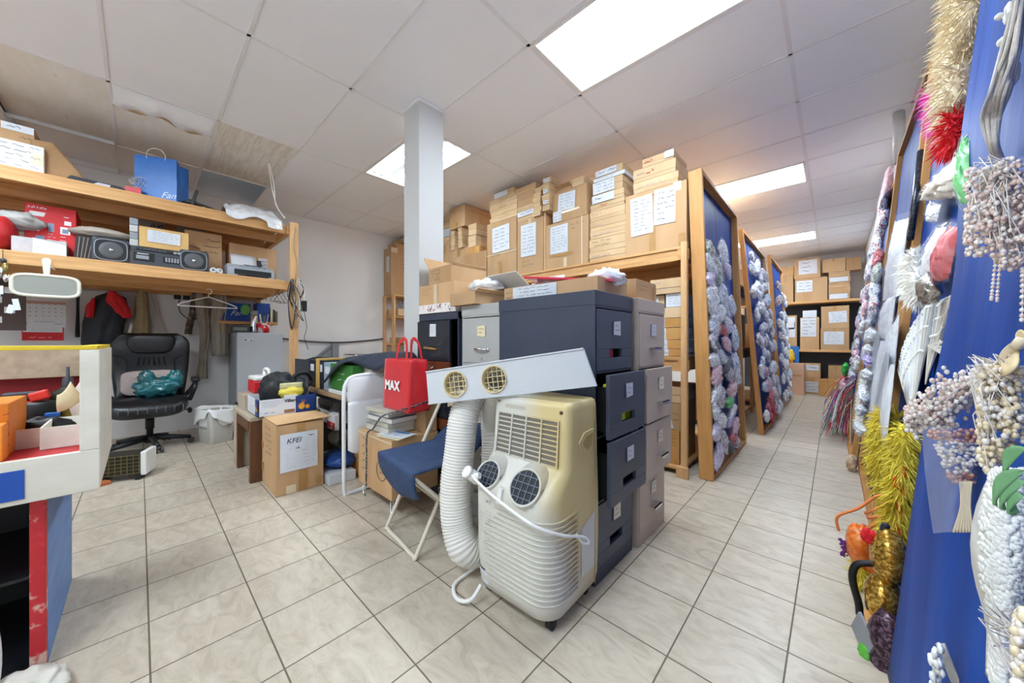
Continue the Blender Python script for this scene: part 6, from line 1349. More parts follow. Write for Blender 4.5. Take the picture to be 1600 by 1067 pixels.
# wire desk tray with red capped bottle behind
t = thing('wire_rack', 'wire desk rack with pens standing at the rear of the work table', 'rack', (-3.55, 1.50, T)); b = B(); hz = .30
for z in (.2, .25, hz): b.tube([(-.16, -.06, z), (.16, -.06, z), (.16, .1, z), (-.16, .1, z)], .003, 5, closed=True)
for k in range(9): x = -.16 + .04 * k; b.tube([(x, -.06, 0), (x, -.06, hz)], .0022, 5)
b.build('wire_frame', BLACK, t); b = B(); b.box(-.1, .02, -.05, .08, .0, .27); b.build('dark_pouch', DGREY, t)
t = thing('squeeze_bottle', 'white squeeze bottle with a red cap behind the black binders', 'bottle', (-3.32, 1.40, T)); b = B(); b.lathe([(0, 0), (.032, 0), (.034, .16), (.02, .19), (.014, .21)], n=16); b.build('bottle_body', WHITE, t); b = B(); b.lathe([(.04, .21), (.042, .245), (.03, .26), (0, .26)], n=16); b.build('cap', RED, t); b = B(); b.lathe([(.012, .261), (.01, .29), (.006, .31), (0, .31)], n=10); b.build('nozzle', WHITE, t)
t = thing('aluminium_bracket', 'grey metal angle bracket standing against the wall behind the jacket', 'bracket', (-5.83, 2.12, .0)); b = B(); b.box(-.03, .03, -.05, .05, 0, 1.06); b.bar((0, -.42, .72), (0, -.05, 1.03), .02, .05, up=(1, 0, 0)); b.add([(-.01, -.38, .72), (-.01, -.05, .72), (-.01, -.05, 1.0)], [(0, 1, 2)]); b.build('bracket_body', GREY, t)
# below the work table
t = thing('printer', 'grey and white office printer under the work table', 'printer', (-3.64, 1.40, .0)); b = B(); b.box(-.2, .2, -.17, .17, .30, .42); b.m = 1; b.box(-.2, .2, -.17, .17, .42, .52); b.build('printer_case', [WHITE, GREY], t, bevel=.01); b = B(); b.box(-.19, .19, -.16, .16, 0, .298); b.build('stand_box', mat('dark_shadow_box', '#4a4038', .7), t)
b = B(); b.box(-.14, .14, -.172, -.168, .43, .47); b.build('output_slot', BLACK, t)
carton(-2.97, -2.73, 1.12, 1.24, .22, .38, 'red and white printed carton hanging below the table edge', m=mat('red_white_card', '#cf2230', .5, col2='#ece6e6', scale=5, lo=.5, hi=.52), flat=True, tapes=()) if False else None
t = thing('product_box', 'red and white printed packet propped on the grey bag under the work table', 'box', (-3.17, 1.15, .335)); b = B(); b.box(-.085, .085, -.03, .03, 0, .13); b.build('packet_body', mat('packet_white', '#e4e2e2', .5), t, bevel=.003); b = B(); b.box(-.084, .084, -.032, -.0305, .01, .065); b.build('red_band', RED, t)
b = B(); b.tube([(.03 + .02 * math.cos(2 * PI * k / 12), -.0335, .035 + .02 * math.sin(2 * PI * k / 12)) for k in range(12)], .003, 5, closed=True); b.build('ring_mark', WHITE, t)
crumpled('grey_bag', 'grey cloth bag squashed under the work table', (-3.12, 1.19, .19), (.13, .10, .07), mat('grey_felt', '#77736e', .9), 17, amp=.15)
crumpled('blue_plastic_bag', 'royal blue plastic bag on the floor under the work table', (-2.98, 1.11, .078), (.17, .13, .058), mat('blue_film', '#1e3f7c', .35, col2='#284f95', scale=6, bump=.4, bscale=14), 21, amp=.2)
t = carton(-3.08, -2.78, .97, 1.17, .002, .076, 'flat white box with a green sticker below the blue plastic bag', m=PAPER, flat=True, tapes=())
b = B(); w, d, h = .30, .20, .074; b.add([facept('F', w, d, h, .3 + .12 * math.cos(2 * PI * k / 14) * (1 + .3 * math.sin(k * 3)), .45 + .34 * math.sin(2 * PI * k / 14), .003) for k in range(14)], [tuple(range(14))]); b.build('green_sticker', mat('green_sticker', '#6fbf5a', .5), t)
b = B(); b.tube(smooth_path([(-2.9, 1.13, .62), (-2.86, 1.1, .5), (-2.92, 1.12, .42), (-2.84, 1.1, .34), (-2.93, 1.09, .28), (-2.88, 1.1, .2)], 6), .004); tag(b.build('cable', BLACK), 'thin black cable dangling under the work table', 'cable')
# ================================================================== SPACE HEATER
hp = at(190, 748, Z=0); t = thing('space_heater', 'small space heater with dark wire grille and white end panel on the floor', 'heater', (-4.15, -.09, .0), math.radians(-20)); b = B()
b.box(-.09, .09, -.15, .13, .045, .20); b.build('heater_case', mat('heater_dark', '#2d2b22', .5), t, bevel=.006); b = B(); b.box(-.09, .09, .13, .165, .03, .215); b.build('end_panel', WHITE, t, bevel=.006)
b = B()
for k in range(9): b.bar((.095, -.145 + .034 * k, .05), (.095, -.145 + .034 * k, .197), .004, .004)
for k in range(6): b.bar((.097, -.15, .055 + .028 * k), (.097, .13, .055 + .028 * k), .004, .004)
b.build('wire_grille', mat('grille_gold', '#7a6f45', .4, metal=.5), t)
for y in (-.11, .12): b = B(); b.box(-.08, .10, y - .015, y + .015, 0, .045); b.build('foot', BLACK, t)
b = B(); b.box(-.06, .05, -.035, .035, 0, .028); tag(b.build('orange_block', mat('terracotta', '#b5653a', .7), loc=(-4.08, -.2, 0), rot=.4, bevel=.004), 'small terracotta block on the floor under the counter end beside the heater', 'block')
# ================================================================== COUNTER WITH DISPLAY CASE
OFFW = mat('offwhite_paint', '#d6d2c6', .5, col2='#cbc6b8', scale=4, stretch=(1, 1, 3)); YELP = mat('yellow_paint', '#d9bd2a', .5, col2='#c9ab25', scale=5); MAROON = mat('maroon_board', '#7d1216', .6, col2='#6d0f13', scale=3); BLUEP2 = mat('blue_laminate', '#1749a0', .4); REDP = mat('red_chipped_paint', '#b2232c', .5, col2=['#ba2a33', '#c9a79a'], scale=14, lo=.46, hi=.6); BLP = mat('blue_painted_panel', '#5f7fb5', .6, col2='#6f8fc2', scale=3, stretch=(1, 1, 6)); BLKB = mat('black_board', '#131417', .45, col2='#1c1d20', scale=3)
FXc, BXc, YC, Z0c, Z1c = -1.88, -2.62, -.095, .575, 1.062
ct = thing('display_counter', 'painted wooden counter with open white display case above a black base', 'counter', (-2.2, -.6, 0))
def lb(b, name, m, **k):
    for p in b.v: p -= Vector((-2.2, -.6, 0))
    return b.build(name, m, ct, **k)
YE = -1.7
b = B(); b.box(FXc - .02, FXc, YE, YC, Z0c, .715); b.box(FXc - .03, FXc, YC - .045, YC, .715, Z1c); lb(b, 'front_frame', OFFW, bevel=.003)
b = B(); b.box(BXc, FXc - .031, YC - .02, YC, Z0c, Z1c); lb(b, 'end_panel', OFFW, bevel=.003)
b = B(); b.box(FXc - .07, FXc, YE, YC - .005, Z1c, Z1c + .014); b.box(BXc, FXc - .07, YC - .05, YC - .005, Z1c, Z1c + .014); lb(b, 'top_edge', YELP, bevel=.002)
b = B(); b.box(BXc, BXc + .018, YE, YC - .02, Z0c, Z1c); lb(b, 'back_board', MAROON)
b = B(); b.box(BXc + .019, BXc + .05, YE, YC - .021, .93, Z1c - .001); lb(b, 'back_rail', mat('raw_chipboard', '#a4937c', .8, col2='#b5a58e', scale=25))
b = B(); b.box(BXc + .02, FXc - .021, YE, YC - .021, .695, .712); lb(b, 'case_floor', mat('case_red', '#b3262c', .6))
b = B(); b.box(FXc + .0005, FXc + .003, YE, YC - .154, .592, .684); lb(b, 'blue_stripe', BLUEP2)
b = B(); b.box(-1.95, -1.915, -.245, -.212, 0, Z0c - .001); lb(b, 'corner_post', REDP, bevel=.003)
b = B(); b.box(-2.56, -1.951, -.235, -.212, 0, Z0c - .001); lb(b, 'side_board', BLP)
b = B(); b.box(-2.5, -2.48, YE, -.236, 0, Z0c - .001); lb(b, 'base_back', BLKB); b = B(); b.box(-2.48, -1.95, YE, -.236, 0, .02); lb(b, 'base_floor', BLKB)
b = B(); b.box(-2.478, -1.96, YE, -.24, .3, .31); lb(b, 'base_shelf', BLKB)
b = B(); b.tube(smooth_path([(-1.85, -.55, .012), (-1.80, -.38, .012), (-1.82, -.30, .05), (-1.92, -.32, .22), (-1.96, -.42, .28), (-1.9, -.5, .15)], 8), .012, 8); o = b.build('white_cable', mat('cable_white', '#c9c6c0', .5)); tag(o, 'thick whitish cable looping out of the black counter base', 'cable')
crumpled('white_sack', 'crumpled white sack on the floor at the foot of the red counter post', (-1.76, -.26, 0), (.13, .1, .035), mat('white_sack', '#cfc9be', .7, col2='#dad6cd', scale=9), 31, cat='sack')
# things in the case
CF = .713
def cy(px, X): return at(px, 690, X=X).y
for i, (X, pl, pr, h, lab) in enumerate(((-2.02, 62, 134, .075, 'open white card tray in the display case by the end post'), (-2.08, 8, 66, .068, 'open pinkish card tray next to the orange boxes in the display case'))):
    y0, y1 = cy(pl, X), min(cy(pr, X), YC - .05)
    open_carton(X - .24, X, y0, y1, CF, CF + h, lab, m=mat('tray_card_%d' % i, ('#ece9e0', '#cdb5a6')[i], .7, col2=('#d2ccbf', '#d9cabd')[i], scale=5), name='card_tray')
ORG = mat('orange_print_card', '#e07a18', .5, col2='#ea8e2c', scale=5)
t = carton(-2.25, -1.99, cy(-40, -1.99), cy(15, -1.99), CF, CF + .175, 'orange printed box at the back of the display case opening', m=ORG, flat=True, tapes=(), writes=[('R', .8, .1, .97, .9, 4, REDINK)])
t = carton(-1.975, -1.91, cy(-30, -1.91), cy(5, -1.91), CF, CF + .115, 'smaller orange box in front of the taller orange one at the frame edge', m=ORG, flat=True, tapes=())
t = thing('oil_bottle', 'dark bottle with mustard label and nozzle inside the display case', 'bottle', (-2.45, cy(106, -2.45), CF)); b = B(); b.lathe([(0, 0), (.072, 0), (.075, .02), (.075, .14), (.06, .175), (.03, .19), (.022, .2)], n=22); b.build('bottle_body', mat('dark_glass', '#2f3427', .25), t)
b = B(); b.lathe([(.0762, .02), (.0765, .03), (.0765, .115), (.0762, .12)], n=22); b.build('label', mat('mustard_label', '#86701f', .6, col2='#6d5c1c', scale=14), t); b = B(); b.lathe([(.024, .2), (.022, .235), (.008, .245), (.007, .29), (0, .29)], n=12); b.build('nozzle', DGREY, t)
bpy.data.objects['oil_bottle'].scale = (.7, .7, .92)
t = thing('red_capped_jar', 'black jar with a tilted red cap in the display case', 'jar', (-2.40, cy(62, -2.4), CF)); b = B(); b.lathe([(0, 0), (.055, 0), (.058, .12), (.05, .13), (0, .13)], n=18); b.build('jar_body', BLACK, t); b = B(); b.cbox((.0, .0, .155), (.05, .05, .035), Matrix.Rotation(.3, 3, 'X')); b.build('cap', mat('bright_red_cap', '#e0392f', .45), t, bevel=.006)
t = thing('red_capped_jar', 'black bottle with a flat red band near the orange boxes', 'jar', (-2.42, cy(34, -2.42), CF)); b = B(); b.lathe([(0, 0), (.05, 0), (.05, .10), (0, .10)], n=18); b.build('jar_body', DGREY, t); b = B(); b.box(-.035, .035, -.04, .04, .105, .135); b.build('cap', MATS['bright_red_cap'], t, bevel=.006); b = B(); b.box(-.03, .03, -.045, .045, .141, .17); b.build('cap_top', DGREY, t, bevel=.004)
b = B(); b.blob((0, 0, .04), (.06, .085, .04), .3, 3, 3, 24, 16); tag(b.build('dark_pouch', BLACK, loc=(-2.27, cy(72, -2.3), CF)), 'black soft pouch lying between jar and card trays in the display case', 'pouch')
b = B(); b.box(-.02, .02, -.018, .018, 0, .09); tag(b.build('small_box', mat('blue_white_card', '#2a5fae', .5), loc=(-2.30, cy(82, -2.30), CF + .0)), 'tiny blue box leaning beside the mustard labelled bottle', 'box')
b = B(); b.grid(lambda u, v: Vector((.02 * math.sin(v * 3), -.055 + .06 * u * (1 - .5 * v), -.045 + .06 * v + .045 * u * u)), 8, 8); o = b.build('yellow_paper', CREAM, solid=.002, loc=(-2.02, YC - .05, .885)); tag(o, 'curled cream paper slip stuck to the inside of the white end post', 'paper')
b = B(); b.blob((0, 0, .1), (.03, .035, .11), .2, 3, 4, 16, 12); tag(b.build('paper_roll_bag', mat('pinkish_paper', '#cdbdb2', .7), loc=(-2.3, YC - .065, CF)), 'upright pinkish paper roll behind the white end post', 'paper')
crumpled('plastic_bag', 'white crumpled plastic bag hanging on the wall between vest and office chair', (-5.80, at(168, 570, X=-5.8).y, at(168, 590, X=-5.8).z), (.07, .13, .11), CBAG, 41, amp=.3)
# ================================================================== INNER SHELVING AT THE LEFT WALL
t = thing('storage_shelving', 'narrow wooden shelving against the white wall just beyond the column', 'shelf', (-5.66, 3.6, 0)); x0, x1, y0, y1 = XL + .02, -5.47, 2.97, 4.3
def lt(b, name, m, **k):
    for p in b.v: p -= Vector(t.location)
    return b.build(name, m, t, **k)
for z in (1.895, 1.53, 1.06, .5): b = B(); b.box(x0, x1, y0, y1, z - .03, z); lt(b, 'shelf_board', WOOD, bevel=.002)
for x in (x0, x1 - .09):
    for y in (y0, y1 - .045): b = B(); b.box(x, x + .09, y - (.03 if y == y0 else 0), y + .0 if y == y0 else y + .045, 0, 1.89); lt(b, 'upright_post', WOODZ, bevel=.003)
G = 'cartons on the shelving by the left wall'
c_ = at(612, 420, Y=2.97).x
carton(XL + .03, c_, 2.96, 3.55, 1.897, at(612, 385.5, Y=2.96).z, 'large carton with narrow labelled side on the shelving by the white wall', G, notes=[('F', .38, .5, .8, .82, 3)], writes=[('R', .3, .55, .6, .8, 3), ('F', .3, .3, .9, .4, 1)], tapes=[('R', .0, .9, .2, 1, CLEAR)])
zt = at(612, 385.5, Y=2.96).z
for i, (a, c, pt, pb) in enumerate(((602, 618, 371, 385), (603, 626, 361, 372), (615, 630, 353, 366), (622, 637, 338, 352))):
    carton(at(a, 370, Y=3.05).x, at(c, 370, Y=3.05).x, 3.05 + .1 * i, 3.35 + .1 * i, zt + .001 if i == 0 else zt + .02 + .09 * i, zt + .1 + .09 * i, 'small box in the pile above the large carton by the white wall, %s' % ('lowest', 'second up', 'third up', 'topmost')[i], G, m=CARD2 if i % 2 else CARD, lid=.5, notes=[('F', .4, .1, .95, .9, 0)] if i == 2 else ())
for i, (a, c, pt, zb_, lab) in enumerate(((604, 622, 484, 1.531, 'pale box on the upper inner shelf by the white wall'), (613, 634, 473, 1.531, 'white box behind the pale box on the upper inner shelf'), (609, 634, 531, 1.061, 'brown carton on the lower inner shelf beside the column'))):
    carton(max(XL + .03, at(a, pt, Y=3.0 + .25 * (i == 1)).x), at(c, pt, Y=3.0 + .25 * (i == 1)).x, 3.0 + .26 * (i == 1), 3.22 + .3 * (i == 1), zb_, max(zb_ + .1, at(a, pt, Y=3.0 + .25 * (i == 1)).z), lab, G, m=(CARD2, PAPER, CARD)[i], writes=[('F', .3, .2, .8, .5, 1)])
t2 = thing('metal_pot', 'dark shiny metal pot on the lower inner shelf beside the column', 'pot', (-5.62, 3.42, 1.062)); b = B(); b.lathe([(0, 0), (.1, 0), (.125, .03), (.13, .15), (.122, .15), (.115, .03), (0, .01)], n=26); b.build('pot_body', mat('dark_steel', '#7d7672', .25, metal=.8), t2); b = B(); b.bar((.12, 0, .12), (.27, -.05, .20), .025, .012); b.build('pot_handle', BLACK, t2)
# ================================================================== SECOND SHELVING RUN, BEHIND THE SECOND PANEL
t = thing('storage_shelving', 'wooden shelving run glimpsed between the first and second tall blue panels', 'shelf', (-2.4, 5.8, 0))
for z in (1.86, 1.0, .1): b = B(); b.box(-4.2, -.93, 4.98, 6.4, z - .04, z); lt(b, 'shelf_board', WOODX, bevel=.002)
for x in (-.95, -4.2):
    for y in (4.93, 6.4): b = B(); b.box(x, x + .05, y - .045 + .05, y + .05, 0, 1.9); lt(b, 'upright_post', WOODZ, bevel=.003)
for z in (1.815, .955): b = B(); b.box(-.99, -.95, 4.98, 6.4, z - .1, z); lt(b, 'end_beam', WOOD)
G = 'cartons on the second shelving run'
carton(-1.5, -.95, 5.0, 5.55, 1.861, 2.2, 'lower carton on the shelving run behind the first blue panel', G); carton(-1.5, -.95, 5.0, 5.55, 2.201, 2.62, 'upper carton near the ceiling behind the first blue panel', G, tapes=[('R', .0, .9, 1, .95, CLEAR)])
for i in range(3): carton(-1.6, -1.02, 5.02 + .5 * i, 5.48 + .5 * i, 1.001, 1.4 + .05 * i, 'carton on the middle board behind the second blue panel, %s along the aisle' % ('first', 'second', 'third')[i], G)
carton(-2.1, -1.53, 5.0, 5.5, 1.861, 2.4, 'carton deeper along the second shelving run under the ceiling', G)
b = B(); b.blob((0, 0, .4), (.18, .22, .34), .15, 3, 3); tag(b.build('black_sack', mat('black_sack', '#1b1a1c', .5, col2='#252427', scale=8, bump=.3), loc=(-1.2, 5.35, .105)), 'dark full sack on the floor level board behind the second blue panel', 'sack')
t = thing('storage_shelving', 'wooden shelving run hidden mostly behind the third blue panel', 'shelf', (-2.4, 7.8, 0))
for z in (1.86, 1.0, .1): b = B(); b.box(-4.2, -.95, 7.1, 8.5, z - .04, z); lt(b, 'shelf_board', WOODX, bevel=.002)
for x in (-.97, -4.2):
    for y in (7.06, 8.5): b = B(); b.box(x, x + .05, y, y + .05, 0, 1.9); lt(b, 'upright_post', WOODZ, bevel=.003)
carton(-1.5, -.98, 7.15, 7.7, 1.861, 2.35, 'carton on the third shelving run behind the second blue panel'); carton(-1.5, -.98, 7.15, 7.7, 1.001, 1.4, 'carton on the middle board of the third shelving run')
# ================================================================== BACK SHELVES AT THE END OF THE AISLE
YS = 9.55
t = thing('storage_shelving', 'wide shelving with dark backing closing the end of the aisle', 'shelf', (-.3, 9.82, 0)); bx0, bx1 = -1.6, .44
zA, zB = at(1250, 471, Y=YS).z, at(1250, 546, Y=YS).z
for z in (zA, zB): b = B(); b.box(bx0, bx1, YS, 10.04, z - .05, z); lt(b, 'shelf_board', WOODX, bevel=.003)
b = B(); b.box(bx0, bx1, 10.045, 10.07, 0, zA); lt(b, 'dark_backing', mat('dark_grey_board', '#4a4e55', .8))
for x in (bx0, bx1 - .05): b = B(); b.box(x, x + .045, YS + .02, YS + .065, 0, zB - .05); b.box(x, x + .045, YS + .02, YS + .065, zB, zA - .05); lt(b, 'upright_post', WOODZ)
def bk(pl, pr, pt, base, label, dy=0, depth=.36, **k):
    Y = YS + .02 + dy; return carton(at(pl, 500, Y=Y).x, min(at(pr, 500, Y=Y).x, .43), Y, Y + depth, base, at((pl + pr) / 2, pt, Y=Y).z, label, 'cartons on the back shelves', **k)
Z = zA + .001
bk(1217, 1239.5, 431, Z, 'plain carton at the panel end of the top back shelf', writes=[('F', .3, .3, .7, .6, 2, INKG)])
c2_ = bk(1242, 1293, 434, Z, 'wide carton with a square white label on the top back shelf', notes=[('F', .05, .4, .55, .9, 2)])
z1 = at(1267, 434, Y=YS + .02).z + .001
bk(1240.5, 1282, 404, z1, 'carton with white label stacked on the wide back shelf carton', notes=[('F', .18, .2, .88, .92, 2)], depth=.3)
zz = Z
for i, (pt, lab) in enumerate(((458, 'flat white ended box lowest in the slanting pile on the top back shelf'), (449, 'flat tan box second in the slanting pile on the top back shelf'), (441, 'flat tan box third in the slanting pile on the top back shelf'), (432, 'flat white labelled box fourth in the slanting pile on the top back shelf'), (424, 'tan box topping the slanting pile on the top back shelf'))):
    bk(1294.5, 1328 + i % 2, pt, zz, lab, notes=[('F', .05, .1, .9, .9, 0)] if i in (0, 3) else (), lid=.5, rot=.0); zz = at(1311, pt, Y=YS + .02).z + .001
bk(1284, 1320, 405, zz if False else z1, 'tall plain carton behind the labelled ones on the top back shelf', dy=.37, depth=.09) if False else None
bk(1322, 1346, 402, zz, 'carton at the wall end high on the top back shelf', depth=.3); bk(1219, 1240, 417, at(1228, 431, Y=YS + .02).z + .001, 'low carton on the plain carton of the top back shelf', depth=.34)
bk(1285, 1321, 404, zz, 'plain carton lying above the slanting pile on the top back shelf', depth=.3)
Z = zB + .001
bk(1219, 1245, 493, Z, 'carton with white sheet at the panel end of the middle back shelf', notes=[('F', .05, .35, .9, .95, 1)])
bk(1250, 1280, 496, Z, 'carton with tall white sheet in the middle of the back shelf', notes=[('F', .03, .4, .85, .98, 3)])
z1 = at(1265, 496, Y=YS + .02).z + .001
bk(1254, 1276, 485, z1, 'small white box on the carton in the middle of the back shelf', m=PAPER, flat=True, tapes=(), depth=.2)
bk(1282, 1327, 513, Z, 'lower carton with broad label at the wall end of the middle back shelf', notes=[('F', .12, .25, .82, .85, 4)])
z1 = at(1304, 513, Y=YS + .02).z + .001
bk(1283, 1327, 478, z1, 'upper carton with crumpled label at the wall end of the middle back shelf', notes=[('F', .28, .25, .92, .75, 3, .05)])
def flo(pl, pr, pt, label, Y, depth=.4, base=.001, **k): return carton(at(pl, 600, Y=Y).x, at(pr, 600, Y=Y).x, Y, Y + depth, base, at((pl + pr) / 2, pt, Y=Y).z, label, 'cartons on the floor under the back shelves', **k)
flo(1221, 1256, 568, 'tall pinkish carton standing on the floor under the back shelf', 9.1, m=mat('cardboard_pink', '#c29a7e', .8, col2='#cba48a', scale=4), tapes=[('F', .3, .6, .9, .65)])
f1 = flo(1257, 1281, 590, 'lower box with white label on the floor under the back shelf', 9.55, notes=[('F', .05, .1, .9, .75, 2)])
flo(1257, 1282, 568, 'upper shaded box on the white labelled floor box', 9.55, base=at(1269, 590, Y=9.55).z + .001, notes=[('F', .1, .5, .9, .9, 1)])
flo(1280, 1307, 594, 'crushed orange-tan carton on the floor beneath the back shelf', 9.3, m=CARD3, j=.02); flo(1294, 1318, 571, 'pale carton behind the orange-tan one on the floor', 9.72, depth=.3)
crumpled('yellow_bundle', 'bright yellow fabric bundle hanging beside the middle back shelf', (at(1230, 560, Y=9.38).x, 9.38, at(1230, 569, Y=9.38).z + .02), (.12, .07, .15), mat('yellow_plush', '#e3b51c', .8, col2='#eac33c', scale=12), 3, cat='cloth', amp=.4)
b = B(); b.box(-.09, .09, -.006, .006, 0, .36); tag(b.build('blue_card', mat('blue_card', '#2f6fb8', .5), loc=(at(1240, 560, Y=9.46).x, 9.46, at(1240, 569, Y=9.46).z + .02)), 'small blue card standing behind the yellow bundle', 'card')
b = B(); b.blob((0, 0, .04), (.09, .08, .045), .3, 3, 1); tag(b.build('orange_cloth', mat('orange_cloth', '#dd7a2c', .8), loc=(at(1227, 568, Y=9.2).x, 9.26, at(1238, 568, Y=9.1).z + .003)), 'small orange cloth lump lying on the tall pinkish carton', 'cloth')
# ================================================================== TALL BLUE DISPLAY PANELS
BLUES = mat('blue_vinyl_sheet', '#073680', .55, col2=['#093f92', '#0b49a2'], scale=2.2, stretch=(1, 2.5, .7), bump=.6, bscale=3.2, spec=.2)
class Panel:
    def __init__(s, label, x0, y0, y1, H, slope, side, depth=.075, recess=.05, sheet0=.05, stile=.04, rails=True, sheet_over=False):
        s.side, s.W, s.H, s.slope, s.x0, s.y0 = side, y1 - y0, H, slope, x0, y0
        s.e = thing('display_rack', label, 'panel', (x0, y0, 0)); s.e.rotation_euler = (0, math.atan(slope), 0)
        s.M = Matrix.Translation((x0, y0, 0)) @ Matrix.Rotation(math.atan(slope), 4, 'Y')
        q = -side  # frame extends away from the aisle: local x from 0 to side*depth
        def bx(a, c): return (min(a, c), max(a, c))
        d = side * depth
        for y in (0, s.W - stile): b = B(); b.box(*bx(0, d), y, y + stile, .004, H); b.build('stile', STILE, s.e, bevel=.003)
        for z in (.004, H - .04): b = B(); b.box(*bx(0, d), stile, s.W - stile, z, z + .035); b.build('rail', STILEY, s.e, bevel=.003)
        xs_ = side * (recess if not sheet_over else -.006); y_a, y_b = (stile, s.W - stile) if not sheet_over else (0, s.W - .028)
        s.xs = xs_
        def sh_(u, v): yb2 = y_b - (.075 * max(0, 1 - abs(v - .5) / .13) ** .5 + .012 * noise.noise(Vector((v * 9, 0, 7))) if sheet_over else 0); return Vector((xs_ + side * (-.016 if sheet_over else .005) * (1 + noise.noise(Vector((u * 3, v * 4, y0)))) + (.007 if sheet_over else .004) * noise.noise(Vector((u * 10, v * 5, y0 + 3))), y_a + (yb2 - y_a) * u, sheet0 + (H - .05 - sheet0) * v))
        b = B(); b.grid(sh_, 24, 40); b.build('blue_sheet', BLUES, s.e, solid=.003)
        b = B(); b.box(*bx(side * (depth - .004), side * depth), stile, s.W - stile, .04, H - .04); b.build('backing_sheet', BLUES, s.e)
    def on(s, px, py, off=0):
        z = 1.0
        for _ in range(12): p = at(px, py, X=s.x0 + s.slope * z + s.xs - s.side * off); z = p.z
        return p
    def loc(s, y, z, off=0): return s.M @ Vector((s.xs - s.side * off, y, z))
    def tilt(s): return math.atan(s.slope)
# speckled bag fillings; grey cells in the white: stems, plus painted shade between flowers
def fill(name, a, cols, scale=7): return mat('filling_' + name, a, .6, col2=cols, scale=scale, vor=True, lo=0, hi=1, bump=.8, bscale=9)
FILL = {'W': fill('white', '#e6e8ec', ['#f6f7f9', '#fdfdfd', '#bcc0ca', '#fbfbfc', '#fdfdfd']), 'B': fill('blue_white', '#b9c4d8', ['#e9eef6', '#8fa0bd', '#f4f6fa', '#ced8e8', '#f4f6fa']), 'L': fill('lilac', '#c3b2d8', ['#dfd3ec', '#f0eaf6', '#cfbfe2']),
        'P': fill('pink', '#e0a3b0', ['#f0c4cc', '#f7dfe3', '#e4adba', '#f3d0d6']), 'G': fill('sage', '#98a191', ['#c9cfc4', '#e4e7e0', '#7f8a78', '#d7dbd2']), 'R': fill('red', '#b81f2c', ['#cf3340', '#d9808a', '#a81826']), 'K': fill('patterned', '#6d6873', ['#d9d5dc', '#b9adb9', '#efeaf0', '#8b6a76']),
        'N': mat('filling_green', '#2fae3e', .35, col2='#45c455', scale=9), 'V': fill('violet', '#8a6fc0', ['#a98fd6', '#d9cfea', '#7a5bb4']), 'D': fill('dark', '#3e3f49', ['#5a5b66', '#2f3038', '#8a8b96']), 'M': fill('mixed', '#d9dbe2', ['#eceef2', '#c2304a', '#f1f2f5', '#4f6f5c', '#dfe2ea', '#e8c0cf', '#f4f5f8', '#7a8fc0'])}
DESC = {'W': 'white sprigs', 'B': 'bluish white sprigs', 'L': 'pale lilac sprigs', 'P': 'pale pink flowers', 'G': 'grey green sprigs', 'R': 'red flowers', 'K': 'patterned grey pink pieces', 'N': 'bright green foil', 'V': 'violet flowers', 'D': 'dark grey beads', 'M': 'white and coloured flowers'}
FILM = clear_plastic('bag_film', '#ffffff', .88, .12)
PROTO = {}
def bag_proto(kind, var):
    k = (kind, var)
    if k in PROTO: return PROTO[k]
    sd = var * 5 + ord(kind)
    def pillow(sx, e, a1, a2, pinch):
        b = B(); b.blob((0, 0, 0), (sx, 1, 1), 0, 1, 0, 30, 22, e)
        for p in b.v:
            q = Vector((p.x, p.y, p.z)); n1 = noise.noise(q * 1.7 + Vector((sd, 0, 0))); n2 = noise.noise_vector(q * 4.5 + Vector((0, sd, 0))); n3 = noise.noise_vector(q * 11 + Vector((0, 0, sd)))
            p *= 1 + a1 * n1; p += n2 * a2 + n3 * a2 * .6
            if p.z > .35: f = max(.18, 1 - pinch * (p.z - .35)); p.y *= f; p.x *= f
            p.y += .22 * math.sin(p.z * 1.6 + sd)
        return b
    b = pillow(.42, .8, .3, .13, .55); m0 = bpy.data.meshes.new('bag_filling'); m0.from_pydata(b.v, [], b.f); m0.materials.append(FILL[kind]); m0.polygons.foreach_set('use_smooth', [True] * len(m0.polygons))
    c = pillow(.5, .62, .22, .12, 1.1)
    for p in c.v: p *= 1.08; p.z += .35 * max(0, p.z - .8)
    m1 = bpy.data.meshes.new('clear_film'); m1.from_pydata(c.v, [], c.f); m1.materials.append(FILM)
    PROTO[k] = (m0, m1); return PROTO[k]
def flower_bag(p, hw, hh, dp, kind, var, label, group, tilt, roll=0, name='flower_bag', film=True, side=1):
    m0, m1 = bag_proto(kind, var % 3); t = thing(name, label, 'bag', p, 0, group)
    t.rotation_euler = (roll, tilt, 0)
    for nm, me in (('bag_filling', m0), ('clear_film', m1)):
        if nm == 'clear_film' and not film: continue
        o = bpy.data.objects.new(nm, me); COL.objects.link(o); o.parent = t; o.scale = (dp * 1.3 * (1 if side > 0 else -1), hw * .8, hh * .84)
    return t
def ordn(i): return 'first second third fourth fifth sixth seventh eighth ninth tenth eleventh twelfth thirteenth fourteenth fifteenth sixteenth seventeenth'.split()[i]
L1 = Panel('first blue display panel on the shelving side, hung with bags', -.685, 3.03, 4.42, 2.47, -.034, -1, depth=.10, recess=.055)
L2 = Panel('second blue display panel on the shelving side, dense with white sprigs', -.595, 4.93, 6.75, 2.46, -.085, -1, depth=.05, recess=.035)
L3 = Panel('third narrow looking blue display panel on the shelving side', -.61, 6.96, 8.7, 2.5, -.056, -1, depth=.05, recess=.035)
